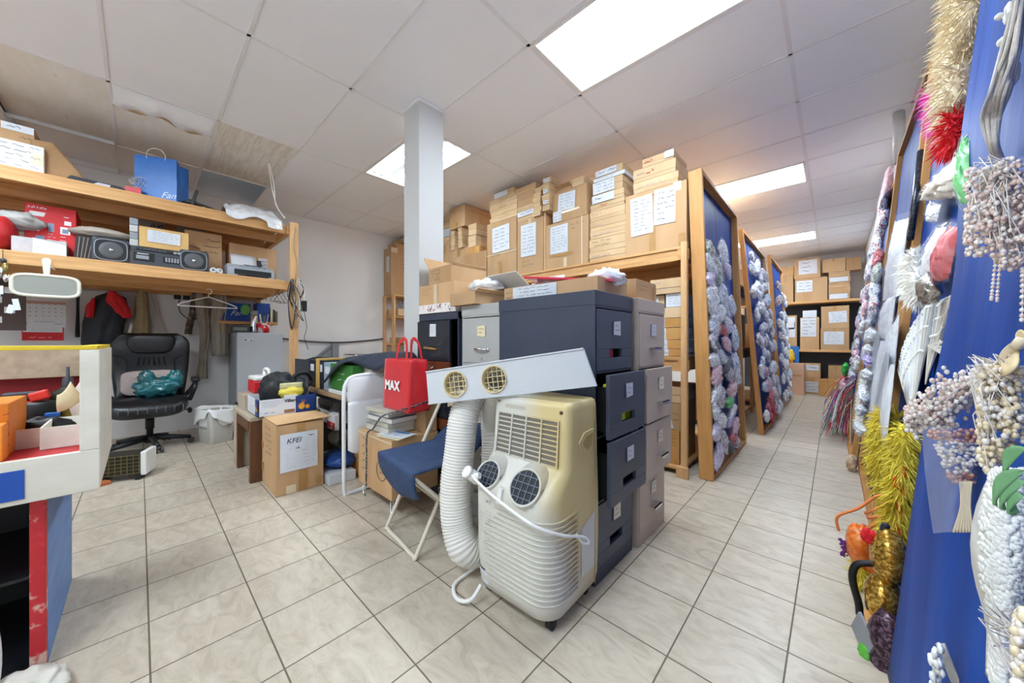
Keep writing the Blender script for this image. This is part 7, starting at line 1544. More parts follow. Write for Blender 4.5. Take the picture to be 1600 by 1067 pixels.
rows = [(1105, 388, 22, 30, 'G'), (1130, 394, 13, 38, 'W'), (1137, 422, 22, 24, 'L'), (1121, 422, 13, 40, 'G'), (1099, 407, 13, 22, 'W'), (1109, 435, 15, 28, 'L'), (1107, 456, 19, 36, 'W'), (1128, 458, 20, 34, 'B'), (1142, 476, 19, 34, 'B'), (1126, 488, 15, 30, 'W'),
        (1105, 480, 17, 24, 'W'), (1107, 503, 17, 24, 'B'), (1106, 524, 15, 20, 'K'), (1119, 512, 16, 22, 'K'), (1130, 518, 9, 13, 'R'), (1136, 538, 20, 24, 'P'), (1147, 525, 15, 38, 'B'), (1107, 542, 14, 16, 'W'), (1118, 543, 11, 30, 'D'), (1112, 562, 20, 24, 'W'), (1127, 556, 18, 20, 'B'),
        (1137, 569, 16, 26, 'D'), (1149, 567, 12, 34, 'B'), (1110, 585, 18, 22, 'P'), (1121, 589, 20, 26, 'P'), (1141, 585, 13, 24, 'K'), (1151, 586, 10, 26, 'W'), (1112, 616, 18, 30, 'W'), (1127, 619, 13, 34, 'K'), (1143, 608, 18, 28, 'P'), (1139, 628, 14, 18, 'N'), (1144, 641, 17, 18, 'W'), (1111, 646, 11, 30, 'W'),
        (1127, 657, 22, 28, 'W'), (1141, 653, 16, 16, 'V'), (1117, 675, 16, 34, 'L'), (1149, 664, 12, 24, 'P'), (1131, 690, 15, 36, 'K'), (1146, 684, 16, 22, 'R'), (1121, 711, 18, 40, 'L'), (1141, 697, 9, 22, 'D'), (1150, 690, 9, 24, 'K'), (1113, 418, 12, 22, 'W'), (1117, 470, 12, 22, 'W'), (1136, 503, 12, 20, 'W'), (1133, 480, 12, 18, 'B'), (1138, 512, 12, 16, 'L'), (1115, 495, 10, 20, 'W')]
cnt = {}
for i, (px, py, w, h, k) in sorted(enumerate(rows), key=lambda q: q[1][1]):
    col = 'front stile' if px < 1115 else 'middle' if px < 1134 else 'far stile'
    cnt[(k, col)] = cnt.get((k, col), 0) + 1; n = cnt[(k, col)] - 1
    tot = sum(1 for r_ in rows if r_[4] == k and ('front stile' if r_[0] < 1115 else 'middle' if r_[0] < 1134 else 'far stile') == col)
    lab = 'bag of %s, %s of first blue panel%s' % (DESC[k], col, '' if tot == 1 else ', %s one down' % ordn(n))
    a, c = L1.on(px - w / 2, py), L1.on(px + w / 2, py); u, d = L1.on(px, py - h / 2), L1.on(px, py + h / 2)
    hw, hh = min(.17, max(.035, abs(c.y - a.y) / 2)), max(.04, abs(u.z - d.z) / 2)
    pp = L1.on(px, py, .052); pp.y = max(pp.y, 3.075 + hw * .8)
    flower_bag(pp, hw, hh, .045, k, i, lab, 'bags pinned on the first blue panel', L1.tilt(), RND.uniform(-.55, .55))
r = random.Random(5)
def cover(P, y0, y1, z0, z1, n, kinds, desc, group, hw=(.07, .11), hh=(.07, .12), off=.062, side=1, film=.35, accents=()):
    """scatter bags evenly on a panel (best candidate sampling)"""
    pts = []
    for i in range(n):
        best = None
        for _ in range(14):
            q = (r.uniform(y0, y1), r.uniform(z0, z1)); dd = min([((q[0] - a) ** 2 + (q[1] - c) ** 2) for a, c in pts] or [9])
            if best is None or dd > best[0]: best = (dd, q)
        pts.append(best[1])
    pts.sort(key=lambda q: -q[1]); pts = [(q, a, c) for a in range(0, (n + 4) // 5) for c, q in enumerate(sorted(pts[a * 5:a * 5 + 5]))]
    for i, ((y, z), row_, col_) in enumerate(pts):
        k = kinds[r.randrange(len(kinds))]
        for (ay, az, ar, ak) in accents:
            if (y - ay) ** 2 + (z - az) ** 2 < ar * ar: k = ak
        flower_bag(P.loc(y, z, off), r.uniform(*hw), r.uniform(*hh), r.uniform(.04, .06), k, i, 'bag of %s, %s, row %s from top, %s along' % (DESC[k], desc, ordn(row_), ordn(col_)), group, P.tilt(), r.uniform(-.6, .6), film=r.random() < film, side=side)
cover(L2, .12, 1.5, .12, 2.15, 62, 'WWWWBWWKWB', 'second blue panel', 'sprigs on the second blue panel', film=.5, accents=((.5, .18, .3, 'R'), (.35, .62, .16, 'P'), (1.0, .35, .22, 'M')))
cover(L3, .12, 1.5, .1, 2.05, 40, 'WWBWMWMB', 'third blue panel', 'sprigs on the third blue panel', film=.3)
# ================================================================== PANELS LEANING ON THE OTHER WALL
R1 = Panel('blue display panel leaning on the side wall, hung with pearl sprays', .140, .25, 1.61, 2.56, .089, 1, depth=.045, sheet_over=True, stile=.10)
R2 = Panel('second blue display panel on the side wall, hung with fur and lace fans', .155, 1.67, 2.83, 2.66, .092, 1, depth=.04, recess=.028, stile=.035)
R3 = Panel('third blue display panel on the side wall with tall white bags', .15, 2.88, 4.22, 2.64, .088, 1, depth=.04, recess=.028, stile=.035)
R4 = Panel('fourth blue display panel on the side wall with flower garlands', .10, 4.27, 5.22, 2.55, .115, 1, depth=.04, recess=.03, stile=.04)
R5 = Panel('fifth blue display panel on the side wall, by the back shelves', .11, 5.3, 6.9, 2.45, .115, 1, depth=.04, recess=.03, stile=.04)
b = B(); b.cyl((.392, 4.26, 2.56), (.392, 4.26, ZC - .004), .036, n=20); o = b.build('white_pipe', mat('pipe_white', '#dcdcda', .4)); tag(o, 'short white pipe rising to the ceiling above the third wall panel', 'pipe')
b = B(); b.box(.18, .195, 2.95, 3.75, 0, .62); o = b.build('white_board', mat('white_hardboard', '#d9d9d6', .6)); tag(o, 'white hardboard sheet standing at the foot of the third wall panel', 'board') if False else bpy.data.objects.remove(o)
PEARL = mat('pearl', '#e8dfd6', .22, spec=.6, coat=.4); PEARLP = mat('pink_pearl', '#dcc2b6', .25, spec=.6, coat=.4); PEARLC = mat('cream_pearl', '#dccbaa', .25, spec=.6, coat=.4); STEM = mat('beaded_cord', '#c5bdb5', .5, col2='#b3aba4', scale=120); WPET = mat('white_petal', '#e9e9e6', .5, col2='#dcdcd6', scale=20)
N1 = lambda px, py, off=.02: R1.on(px, py, off)
def BB(cx, cy, off=.055):
    # a bunch that stands out from the sheet: measured on the upright plane through its middle, with depth around it
    C = N1(cx, cy, off); cam_ = Vector((0, 0, CAMH)); n_ = Vector((C.x, C.y, 0)).normalized()
    def P(px, py, o=.03):
        d = at(px, py, Y=1.0) - cam_; p = cam_ + d * (((C - cam_).dot(n_) + (.03 - o) * 1.3) / d.dot(n_))
        lim = R1.x0 + R1.slope * p.z - .012
        if p.x > lim: p -= d.normalized() * ((p.x - lim) / max(.1, d.normalized().x))
        return p
    return P
# bundle of beaded cords
NB = BB(1585, 110, .035)
t = thing('beaded_cords', 'thick bundle of pale grey beaded cords hanging at the top of the pearl hung panel', 'cords', NB(1585, 60)); O = Vector(t.location); r = random.Random(3)
for k in range(15):
    j = r.uniform(-1, 1); pts = [NB(1600 + j * 8, -60, .03 + r.uniform(0, .03)), NB(1592 + j * 9, 10, .04 + r.uniform(0, .03)), NB(1580 + j * 16, 80, .04 + r.uniform(0, .04)), NB(1566 + j * 18 - (8 if k % 3 == 0 else 0), 140, .04 + r.uniform(0, .04)), NB(1550 + j * 16, 185, .045), NB(1552 + j * 9, 222, .035 + r.uniform(0, .02)), NB(1560 + j * 8, 246, .03)]
    b = B(); b.tube([p - O for p in smooth_path(pts, 8)], .0027, 6); b.build('cord_strand', STEM, t)
def ringflower(px, py, s_, parent, O, m=WPET, P=NB):
    c = P(px, py, .035) - O; b = B(); s_ *= .5
    for k in range(9): a = 2 * PI * k / 9; b.blob(c + Vector((-.01, math.cos(a) * s_ * .6, math.sin(a) * s_ * .6)), (s_ * .22, s_ * .42, s_ * .42), .25, 3, k, 10, 7)
    b.blob(c + Vector((-.02, 0, 0)), (s_ * .3, s_ * .35, s_ * .35), .2, 3, 2, 10, 7); b.build('white_flower', m, parent)
ringflower(1597, 55, .05, t, O); ringflower(1590, 15, .035, t, O); ringflower(1600, 110, .04, t, O)
def pearls(name, label, P, centre, tips, n, rad, mats, droop=.0, rp=(.004, .0065), stemr=.0012, seed=1, cat='pearl spray', offs=(.012, .05), strings=(), stems=7):
    t = thing(name, label, cat, P(*centre)); O = Vector(t.location); r = random.Random(seed); bs = [B() for _ in mats]; st = B(); root = P(*centre, .03) - O
    for i in range(int(n * 2)):
        px, py = tips(r); q = P(px, py, r.uniform(*offs)) - O; k = r.randrange(len(mats)); bs[k].ball(q, r.uniform(*rp) * .42, 8, 5, (1, 1, 1.25))
        if stems and i % stems == 0: m_ = root.lerp(q, .5) + Vector((r.uniform(-.02, .0), r.uniform(-.02, .02), r.uniform(0, .02))); st.tube([root.lerp(q, .15), m_, q], stemr * .55, 4, caps=False)
    for pts, ps in strings:
        ps *= .6
        ww = [P(*p, .04) - O for p in pts]; pp = smooth_path(ww, 8); L_ = sum((c - a).length for a, c in zip(pp, pp[1:])); m_ = int(L_ / (ps * 2.3)); st.tube(pp, .0008, 4, caps=False)
        for i in range(m_): s_ = i / max(1, m_ - 1) * (len(pp) - 1); k = int(min(s_, len(pp) - 2)); bs[i % len(bs)].ball(pp[k].lerp(pp[k + 1], s_ - k), ps, 8, 5, (1, 1, 1.2))
    for i, bb in enumerate(bs):
        if bb.v: bb.build('pearl_beads', mats[i], t)['kind'] = 'stuff'
    if st.v: st.build('wire_stems', PEARL, t)
    return t
def tip_a(r):
    if r.random() < .3: return r.uniform(1508, 1548), r.uniform(262, 400)
    a, q = r.uniform(0, 2 * PI), math.sqrt(r.random()); return 1578 + q * 42 * math.cos(a), 335 + q * 88 * math.sin(a)
NB = BB(1580, 330, .06)
pearls('pearl_spray', 'big drooping spray of pinkish pearls in the upper half of the pearl hung panel', NB, (1572, 250), tip_a, 430, 0, [PEARL, PEARLP], seed=2, strings=[([(1556, 405), (1552, 440), (1549, 468)], .0035), ([(1563, 405), (1560, 440), (1558, 470)], .0035), ([(1598, 420), (1598, 455), (1597, 500)], .0045)], rp=(.005, .008))
def tip_c(r):
    if r.random() < .4: return r.uniform(1532, 1600), r.uniform(572, 612)
    if r.random() < .5: return r.uniform(1530, 1598), r.uniform(622, 668)
    x = r.choice((1532, 1541, 1552, 1562, 1573, 1584)); return x + r.uniform(-3, 3), r.uniform(610, 740 - abs(x - 1545) * .9)
NB = BB(1568, 640, .06)
pearls('pearl_spray', 'cascading cream teardrop pearl spray in the middle of the pearl hung panel', NB, (1562, 566), tip_c, 420, 0, [PEARLC, PEARL, PEARLC], seed=5, rp=(.0055, .009), strings=[([(1535, 640), (1538, 690), (1543, 738)], .005), ([(1548, 640), (1552, 690), (1556, 735)], .005), ([(1592, 610), (1597, 650), (1598, 690)], .004)])
NB = BB(1582, 545, .06)
t = thing('dried_leaf', 'cream leaf and curled stem above the teardrop pearl spray', 'leaf', NB(1580, 540)); O = Vector(t.location); b = B(); b.tube([p - O for p in smooth_path([NB(1600, 530, .06), NB(1592, 538, .06), NB(1587, 543, .05), NB(1570, 560, .04)], 5)], .006, 7); b.build('stem', PEARLC, t)
b = B(); p0, p1, p2 = NB(1586, 515, .05) - O, NB(1590, 540, .05) - O, NB(1560, 575, .05) - O; b.grid(lambda u, v: p1.lerp(p0, v) + Vector((.004, (u - .5) * .035 * math.sin(v * PI) ** .7, 0)), 5, 8); b.grid(lambda u, v: p1.lerp(p2, v) + Vector((.004 * u, (u - .5) * .06 * math.sin(v * PI * .85) ** .7, (u - .5) * .02)), 5, 8); b.build('leaf_blade', mat('cream_leaf', '#d9c39a', .6), t, solid=.002)
def tip_d(r):
    u = r.random(); v = r.gauss(0, 1); return 1415 + 115 * u, 652 - 58 * u + v * (9 + 10 * math.sin(u * PI)) + 10 * math.sin(u * PI)
NB = BB(1500, 615, .05)
pearls('pearl_spray', 'pink and white pearl spray reaching sideways past the edge of the pearl hung panel', NB, (1535, 592), tip_d, 300, 0, [PEARLP, PEARL, PEARL], seed=8, rp=(.007, .0105), offs=(.0, .03), stems=0, strings=[([(1530, 592), (1490, 612), (1450, 640), (1418, 654)], .006), ([(1532, 600), (1495, 628), (1455, 655)], .006), ([(1530, 588), (1480, 600), (1440, 622)], .005)])
# bag with pearl spray inside
NB = BB(1490, 745, .05)
t = thing('cone_bag', 'clear cone bag holding a banded pearl spray with pale stems on the pearl hung panel', 'bag', NB(1490, 730)); O = Vector(t.location); r = random.Random(6); bs = [B(), B()]
def cone_w(v): return .16 * (1 - v) + .03
for i in range(260):
    v = r.random(); px = 1450 + 66 * v * .55 + r.uniform(0, 1) * (78 - 42 * v); py = 672 + 82 * v; k = 0 if (v < .22 or .82 < v) else 1
    bs[k].ball(NB(px, py, r.uniform(.015, .04)) - O, r.uniform(.0026, .0038), 8, 5)
bs[0].build('pearl_beads', mat('rose_pearl', '#b98678', .3, coat=.4), t)['kind'] = 'stuff'; bs[1].build('pearl_beads', PEARL, t)['kind'] = 'stuff'
b = B()
for k in range(7): b.tube([p - O for p in smooth_path([NB(1500 + k * 3, 752, .04), NB(1502 + k * 2.2, 790, .045), NB(1490 + k * 5, 832, .05)], 5)], .0017, 6)
b.build('paper_stems', PEARLC, t)
def film(u, v):
    lft = (1440 + 8 * v + 10 * v * v, 662 + 175 * v); rgt = (1520 + 12 * math.sin(v * PI), 668 + 160 * v); px = lft[0] + (rgt[0] - lft[0]) * u; py = lft[1] + (rgt[1] - lft[1]) * u * .6 + (rgt[1] - lft[1]) * .4
    return NB(px, py, .012 + .045 * math.sin(u * PI) * (1 - .4 * v) + .006 * noise.noise(Vector((u * 6, v * 6, 1)))) - O
b = B(); b.grid(film, 18, 18); b.build('clear_film', clear_plastic('cone_film', '#ffffff', .8, .08), t)
# tall petal column
NB = BB(1578, 900, .05)
t = thing('petal_bouquet', 'tall tapering bouquet covered in white petals at the foot of the pearl hung panel', 'flowers', NB(1575, 900)); O = Vector(t.location); r = random.Random(9); b = B()
for i in range(900):
    v = r.random(); u = r.uniform(-1, 1); w = 46 * (math.sin(min(1, v * 1.25 + .12) * PI * .93) ** .6); px, py = 1578 + u * w - 12 * v, 735 + 330 * v; c = NB(px, py, .008 + .035 * math.sqrt(max(0, 1 - u * u))) - O
    b.blob(c, (.004, .0068, .0055), .3, 2, i % 9, 7, 5)
b.build('white_petals', WPET, t)['kind'] = 'stuff'
b = B(); cc = [NB(1578 - 12 * v, 735 + 330 * v, .014) - O for v in [k / 10 for k in range(11)]]; b.tube(cc, [.006 + .022 * math.sin(min(1, k / 10 * 1.2 + .1) * PI * .9) for k in range(11)], 12); b.build('bouquet_core', mat('petal_core', '#cfcdc6', .8, col2='#bdbab2', scale=30), t)
NB = BB(1585, 765, .10)
t = thing('leaf_sprig', 'green blurred leaf sprig crossing the white petal bouquet', 'leaves', NB(1585, 765)); O = Vector(t.location); 
for k, (x0, y0, x1, y1) in enumerate(((1602, 735, 1556, 790), (1604, 752, 1570, 795), (1600, 775, 1592, 800), (1604, 700, 1578, 745))):
    b = B(); p0, p1 = NB(x0, y0, .08) - O, NB(x1, y1, .075) - O; b.grid(lambda u, v: p0.lerp(p1, v) + Vector((-.006 * math.sin(v * PI), 0, (u - .5) * .018 * math.sin(v * PI) ** .8)), 4, 8); b.build('leaf_blade', mat('leaf_green', '#5d8f5f', .5, col2='#7aa878', scale=12), t, solid=.002)
NB = BB(1470, 1045, .04)
t = thing('lace_flower', 'white lace flower with grey paper backing low on the pearl hung panel', 'flowers', NB(1470, 1045)); O = Vector(t.location); b = B()
for k in range(26): b.blob(NB(1462 + r.uniform(-8, 12), 1012 + k * 2.6, .03 + r.uniform(0, .02)) - O, (.004, .008, .007), .4, 3, k, 8, 6)
b.build('lace_petals', WPET, t); b = B(); b.grid(lambda u, v: NB(1462 + 14 * u + 30 * v, 1005 + 75 * v, .012 + .01 * u) - O, 4, 8); b.build('paper_backing', mat('grey_paper', '#bcb9b2', .7), t, solid=.002)
def tip_i(r): return 1586 + r.uniform(0, 16), r.uniform(955, 1075)
NB = BB(1592, 1000, .08)
pearls('pearl_spray', 'cream pearl cluster at the bottom corner of the pearl hung panel', NB, (1600, 1000), tip_i, 70, 0, [PEARLC, PEARL], seed=15, rp=(.005, .008), offs=(.10, .14))
# ------------------------------------------------------------------ fur and feathers on the second panel
N2 = lambda px, py, off=.03: R2.on(px, py, off)
def fur(name, label, P, blobs, m, n=2600, L=.05, wd=.0022, seed=1, cat='fur', down=.5, parent=None, jit=.6):
    t = parent or thing(name, label, cat, P(*blobs[0][:2])); O = Vector(t.location); r = random.Random(seed); core = B(); hair = B()
    cs = []
    for (px, py, rad, *o) in blobs:
        c = P(px, py, o[0] if o else .045) - O; rad = (rad[0] * .6, rad[1] * .8, rad[2]); core.blob(c, (rad[0], rad[1], rad[2]), .2, 2.5, seed, 16, 12); cs.append((c, rad))
    tot = sum(q[1][1] * q[1][2] for q in cs)
    for c, rad in cs:
        for _ in range(int(n * rad[1] * rad[2] / tot)):
            d = Vector((r.gauss(0, 1), r.gauss(0, 1), r.gauss(0, 1))).normalized(); p = c + Vector((d.x * rad[0], d.y * rad[1], d.z * rad[2])) * .93
            dr = (d + Vector((0, 0, -down)) + Vector((r.uniform(-jit, jit), r.uniform(-jit, jit), r.uniform(-jit, jit)))).normalized(); l = L * r.uniform(.5, 1.15); sd = dr.cross(Vector((r.uniform(-1, 1), r.uniform(-1, 1), r.uniform(-1, 1)))).normalized() * wd
            mid = p + dr * l * .55 + Vector((0, 0, -l * .05)); tip = p + dr * l + Vector((0, 0, -l * .25 * down)); hair.add([p - sd, p + sd, mid + sd * .8, mid - sd * .8, tip], [(0, 1, 2, 3), (3, 2, 4)])
    core.build('fur_core' if not parent else name + '_core', m, t); h = hair.build('fur_strands' if not parent else name, m, t); h['kind'] = 'stuff'; return t
BEI = mat('beige_fur', '#d8c7a4', .9, col2='#e6d9bf', scale=9, sheen=.3); TANF = mat('tan_fur', '#b39866', .9); PNK = mat('hot_pink_feather', '#e83bb4', .8, col2='#f06ac8', scale=12); REDF = mat('red_feather', '#d81f2b', .8); WFUR = mat('white_fur', '#ece9e0', .9, col2='#f2f0ea', scale=9)
fur('fur_boa', 'large shaggy beige fur boa hanging at the top of the second wall panel', N2, [(1515, 12, (.07, .13, .16)), (1505, 60, (.07, .13, .15)), (1497, 105, (.07, .13, .14)), (1494, 145, (.065, .12, .12)), (1490, 178, (.05, .07, .10)), (1520, -40, (.07, .12, .15))], BEI, 5200, .06, seed=4)
fur('feather_tuft', 'hot pink feather trim peeping from under the beige fur boa', N2, [(1464, 156, (.035, .06, .07)), (1472, 182, (.03, .05, .08))], PNK, 900, .06, seed=6, cat='feathers')
fur('feather_tuft', 'red feather tuft below the beige fur boa', N2, [(1490, 208, (.03, .05, .07)), (1478, 228, (.025, .07, .03))], REDF, 700, .05, seed=7, cat='feathers')
b = B(); b.tube([(0,   .011 * math.cos(2 * PI * k / 16), .015 * math.sin(2 * PI * k / 16)) for k in range(16)], .003, 6, closed=True); tag(b.build('brass_ring', mat('brass_ring', '#c9a75a', .25, metal=.9), loc=N2(1519, 137, .07)), 'small brass ring hanging over the beige fur boa', 'ring')
def soft_bag(label, P, quad, off, bulge, m_in, seed=1, film_m=None, name='plastic_bag', inner=.86):
    """a pillow shaped bag whose outline is the quad of panel points"""
    t = thing(name, label, 'bag', P(*quad[0])); O = Vector(t.location); off *= .8; bulge *= .6; q = [P(*p, off) - O for p in quad]
    def side_(sg, k=1.0, e=0):
        def f(u, v):
            uu, vv = .5 + (u - .5) * k, .5 + (v - .5) * k; p = q[0].lerp(q[1], uu).lerp(q[3].lerp(q[2], uu), vv); bl = bulge * (math.sin(u * PI) * math.sin(v * PI)) ** .6
            n_ = noise.noise(Vector((u * 5 + seed, v * 5, seed))) * .4 + noise.noise(Vector((u * 14, v * 13, seed))) * .25
            return p + Vector((-sg * bl * k * (1 + n_ * .6), .012 * n_ * k, .012 * noise.noise(Vector((v * 9, u * 7, seed)))))
        return f
    b = B(); b.grid(side_(1, inner), 20, 22); b.grid(side_(-.3, inner), 20, 22); b.build('bag_contents', m_in, t)
    b = B(); b.grid(side_(1.12), 20, 22); b.build('clear_film', film_m or FILM, t); return t
CRM = mat('cream_contents', '#d2c9b6', .7, col2=['#e3dccd', '#bfb49f'], scale=9, stretch=(1, 1, 1), bump=.5, bscale=16)
soft_bag('cream filled clear bag slanting across the second wall panel', N2, [(1502, 232), (1524, 262), (1492, 312), (1430, 318)], .05, .07, CRM, 3)
soft_bag('long thin clear bag with bright green contents beside the pearl hung panel edge', N2, [(1507, 205), (1515, 210), (1514, 328), (1499, 325)], .09, .035, FILL['N'], 5)
soft_bag('wrinkled clear bag with red contents in the middle of the second wall panel', N2, [(1484, 345), (1503, 350), (1483, 440), (1455, 450)], .06, .06, mat('red_contents', '#c01e2c', .5, col2=['#cf3a44', '#d97b80'], scale=10, stretch=(1, 3, 1)), 7)
soft_bag('white and silver clear bag beside the red bag on the second wall panel', N2, [(1462, 352), (1482, 345), (1460, 455), (1440, 450)], .05, .05, mat('white_silver', '#dcdfe4', .35, col2='#f0f2f5', scale=9, bump=.4, bscale=20), 9)
soft_bag('empty looking clear bag tail hanging above the white and silver bag', N2, [(1452, 312), (1472, 318), (1465, 348), (1445, 348)], .04, .03, mat('clear_white', '#d6dae2', .3, col2='#eceff4', scale=12), 11)
fur('fur_puff', 'round white fur puff on the stile of the second wall panel', N2, [(1428, 428, (.06, .085, .11)), (1434, 448, (.05, .07, .08))], WFUR, 1500, .045, seed=9)
t = tag(B().blob((0, 0, 0), (.03, .045, .05), .4, 3, 3).build('silver_crumple', mat('silver_foil', '#b9b4ae', .2, metal=.8, bump=.5, scale=20), loc=N2(1452, 452, .06)), 'crumpled silver foil tip under the white and silver bag', 'foil')
# lace fans
LACE = mat('white_lace', '#e4e6ea', .55, col2='#d3d7de', scale=30)
def lace_fan(label, P, pivot, ends, n=15, off=.05, scallop=.02):
    t = thing('lace_fan', label, 'fan', P(*pivot)); O = Vector(t.location); off *= .5; pv = P(*pivot, off) - O; e = [P(*p, off) - O for p in ends]; ep = smooth_path(e, 10)
    def edge(u): s_ = u * (len(ep) - 1); k = min(int(s_), len(ep) - 2); return ep[k].lerp(ep[k + 1], s_ - k)
    def f(u, v):
        p = pv.lerp(edge(u), .12 + .88 * v); s_ = abs((u * n) % 1 - .5) * 2
        p = p + Vector((-.014 * (s_ - .5) * v, 0, 0)); 
        if v > .9: p = p + (edge(u) - pv).normalized() * scallop * (1 - s_) * ((v - .9) / .1)
        return p
    b = B(); b.grid(f, n * 4, 16, False); b.build('lace_leaf', LACE, t, solid=.002)
    for k in range(n + 1):
        if k % 2 == 0: b = B(); b.bar(pv, pv.lerp(edge(k / n), .97) + Vector((-.009, 0, 0)), .006, .003, up=(1, 0, 0)); b.build('fan_stick', mat('fan_stick', '#d8d2c6', .5), t)
    b = B()
    for v in (.55, .78, .95):
        for k in range(n * 2): p = f((k + .5) / (n * 2), v) + Vector((-.006, 0, 0)); b.ball(p, .006, 6, 4, (.5, 1, 1))
    b.build('embroidery', WPET, t)['kind'] = 'stuff'
    return t
lace_fan('wide open white lace fan low on the second wall panel', N2, (1424, 655), [(1406, 575), (1412, 545), (1428, 508), (1450, 478), (1462, 472)], 15, .05)
lace_fan('second white lace fan half hidden behind the pearl hung panel edge', N2, (1446, 600), [(1462, 478), (1478, 470), (1490, 462), (1502, 440)], 11, .03)
lace_fan('small white lace fan fragment touching the pearl hung panel edge', N2, (1450, 540), [(1478, 552), (1486, 545), (1494, 528)], 7, .06); 
# carnival costumes at the foot of the second panel
YF1 = mat('yellow_feather', '#d9c22e', .8, col2=['#e6d653', '#c2a61f'], scale=14); ORGL = mat('orange_sequin', '#e06a1f', .35, col2=['#ea8436', '#d9551a'], scale=60, vor=True, lo=0, hi=1, coat=.3); GOLDS = mat('gold_sequin', '#b98a33', .25, metal=.6, col2=['#d9b45c', '#8f6722', '#e8cf8a'], scale=140, vor=True, lo=0, hi=1)
Q = lambda y: (lambda px, py, off=0: at(px, py, Y=y) + Vector((-off, 0, 0)))
fur('feather_costume', 'ragged yellow feathered costume hanging low on the second wall panel', Q(2.35), [(1402, 672, (.04, .09, .09)), (1400, 710, (.045, .10, .10)), (1402, 745, (.04, .07, .09)), (1412, 690, (.04, .09, .06))], YF1, 3400, .06, seed=21, cat='costume', jit=.9, down=.8)
t = bpy.data.objects['feather_costume']; O = Vector(t.location); P = Q(2.33); b = B(); b.tube([p - O for p in smooth_path([P(1388, 640), P(1402, 652), P(1416, 640)], 5)], .008, 6); b.tube([p - O for p in smooth_path([P(1404, 655), P(1398, 628)], 3)], .004, 6); b.build('shoulder_ties', YF1, t)
b = B(); b.grid(lambda u, v: P(1396 + 18 * u + 4 * v, 750 + 58 * v, .02 + .02 * math.sin(u * PI)) - O, 6, 8); b.build('gold_fringe', mat('gold_fringe', '#c08a2c', .5, col2='#d9b45c', scale=40), t, solid=.004)
fur('feather_costume', 'second taller yellow feathered costume with orange specks next to the pearl hung panel edge', Q(2.0), [(1440, 700, (.035, .05, .08)), (1436, 740, (.04, .06, .09)), (1432, 785, (.04, .06, .10)), (1426, 830, (.035, .05, .10)), (1424, 868, (.03, .05, .08))], YF1, 3600, .055, seed=23, cat='costume', jit=.9, down=.9)
b = B(); r = random.Random(2); P = Q(1.96); O = P(1430, 760)
for k in range(14): b.blob(P(1424 + r.uniform(-6, 8), 735 + 14 * k * .6, .03) - O, (.008, .014, .014), .4, 3, k, 8, 6)
tag(b.build('orange_braid', mat('orange_trim', '#d9561f', .6), loc=O), 'orange trim running down the taller yellow feathered costume', 'braid')
b = B(); tag(B().blob((0, 0, 0), (.02, .025, .02), .2, 3, 1).build('red_rosette', REDF, loc=Q(2.05)(1424, 710, .02)), 'red rosette between the two yellow feathered costumes', 'rosette')
t = thing('carnival_bodice', 'orange beaded carnival bodice with thin straps hanging over yellow feathers', 'costume', Q(2.2)(1370, 860)); O = Vector(t.location); P = Q(2.2)
def cup(cx, cy, w, h, seed):
    b = B(); b.blob(P(cx, cy, .03) - O, (.045, w, h), .14, 3, seed, 24, 16, .8)
    for p in b.v:
        q = p - (P(cx, cy, .03) - O)
        if q.z > 0: p.z -= q.z * .55 * (1 - (q.y / w) ** 2)
    return b
cup(1358, 850, .075, .10, 2).build('bodice_cup', ORGL, t); cup(1381, 868, .07, .09, 5).build('bodice_cup', ORGL, t)
b = B(); b.tube([p - O for p in smooth_path([P(1344, 838, .07), P(1352, 818, .09), P(1366, 800, .05), P(1376, 780, .02), P(1384, 774, .0), P(1378, 790, .0), P(1366, 806, .03)], 6)], .006, 6); b.tube([p - O for p in smooth_path([P(1372, 862, .09), P(1384, 840, .07), P(1396, 812, .03), P(1380, 815, .05)], 6)], .008, 6); b.build('strap', mat('orange_strap', '#e8884a', .5), t)
b = B()
for k in range(30): q = P(1347 + r.uniform(0, 10), 852 + r.uniform(0, 26), .074) - O; b.ball(q, .006, 6, 4)
b.build('purple_beads', mat('purple_bead', '#6a2f86', .25), t)['kind'] = 'stuff'
b = B()
for k in range(60): q = P(1354 + r.uniform(0, 32), 856 + r.uniform(0, 26), .076) - O; b.ball(q, .004, 6, 4)
b.build('gold_beads', GOLDS, t)['kind'] = 'stuff'
fur('yellow_feathers', 'yellow', P, [(1362, 905, (.03, .07, .06), .03), (1374, 912, (.03, .07, .06), .03)], YF1, 1100, .05, seed=25, parent=t)
t = thing('sequin_costume', 'gold sequinned costume with black strap at the foot of the second wall panel', 'costume', Q(1.86)(1404, 900)); O = Vector(t.location); P = Q(1.86)
b = B(); b.blob(P(1408, 875, .03) - O, (.05, .07, .10), .12, 3, 3, 22, 16); b.build('sequin_top', GOLDS, t); b = B(); b.blob(P(1404, 945, .04) - O, (.05, .075, .09), .1, 3, 6, 22, 16); b.build('sequin_skirt', GOLDS, t)
b = B(); b.tube([p - O for p in smooth_path([P(1424, 898, .09), P(1410, 902, .11), P(1400, 912, .11), P(1393, 930, .10), P(1390, 960, .08), P(1386, 978, .07)], 6)], .012, 8); b.build('black_strap', BLACK, t)
b = B(); b.tube([p - O for p in smooth_path([P(1416, 860, .05), P(1420, 838, .06), P(1418, 826, .05)], 5)], [.012] * 10 + [.003], 6); b.build('dark_feather', mat('dark_feather', '#2a2c3a', .6), t)
b = B()
for k in range(9): b.blob(P(1407 + r.uniform(-6, 6), 850 + r.uniform(-8, 8), .08) - O, (.012, .014, .014), .4, 3, k, 8, 6)
b.build('red_rosette', REDF, t)
PURS = mat('purple_sequin', '#4a3342', .3, metal=.4, col2=['#6e5566', '#32222c', '#c9b9c4'], scale=130, vor=True, lo=0, hi=1)
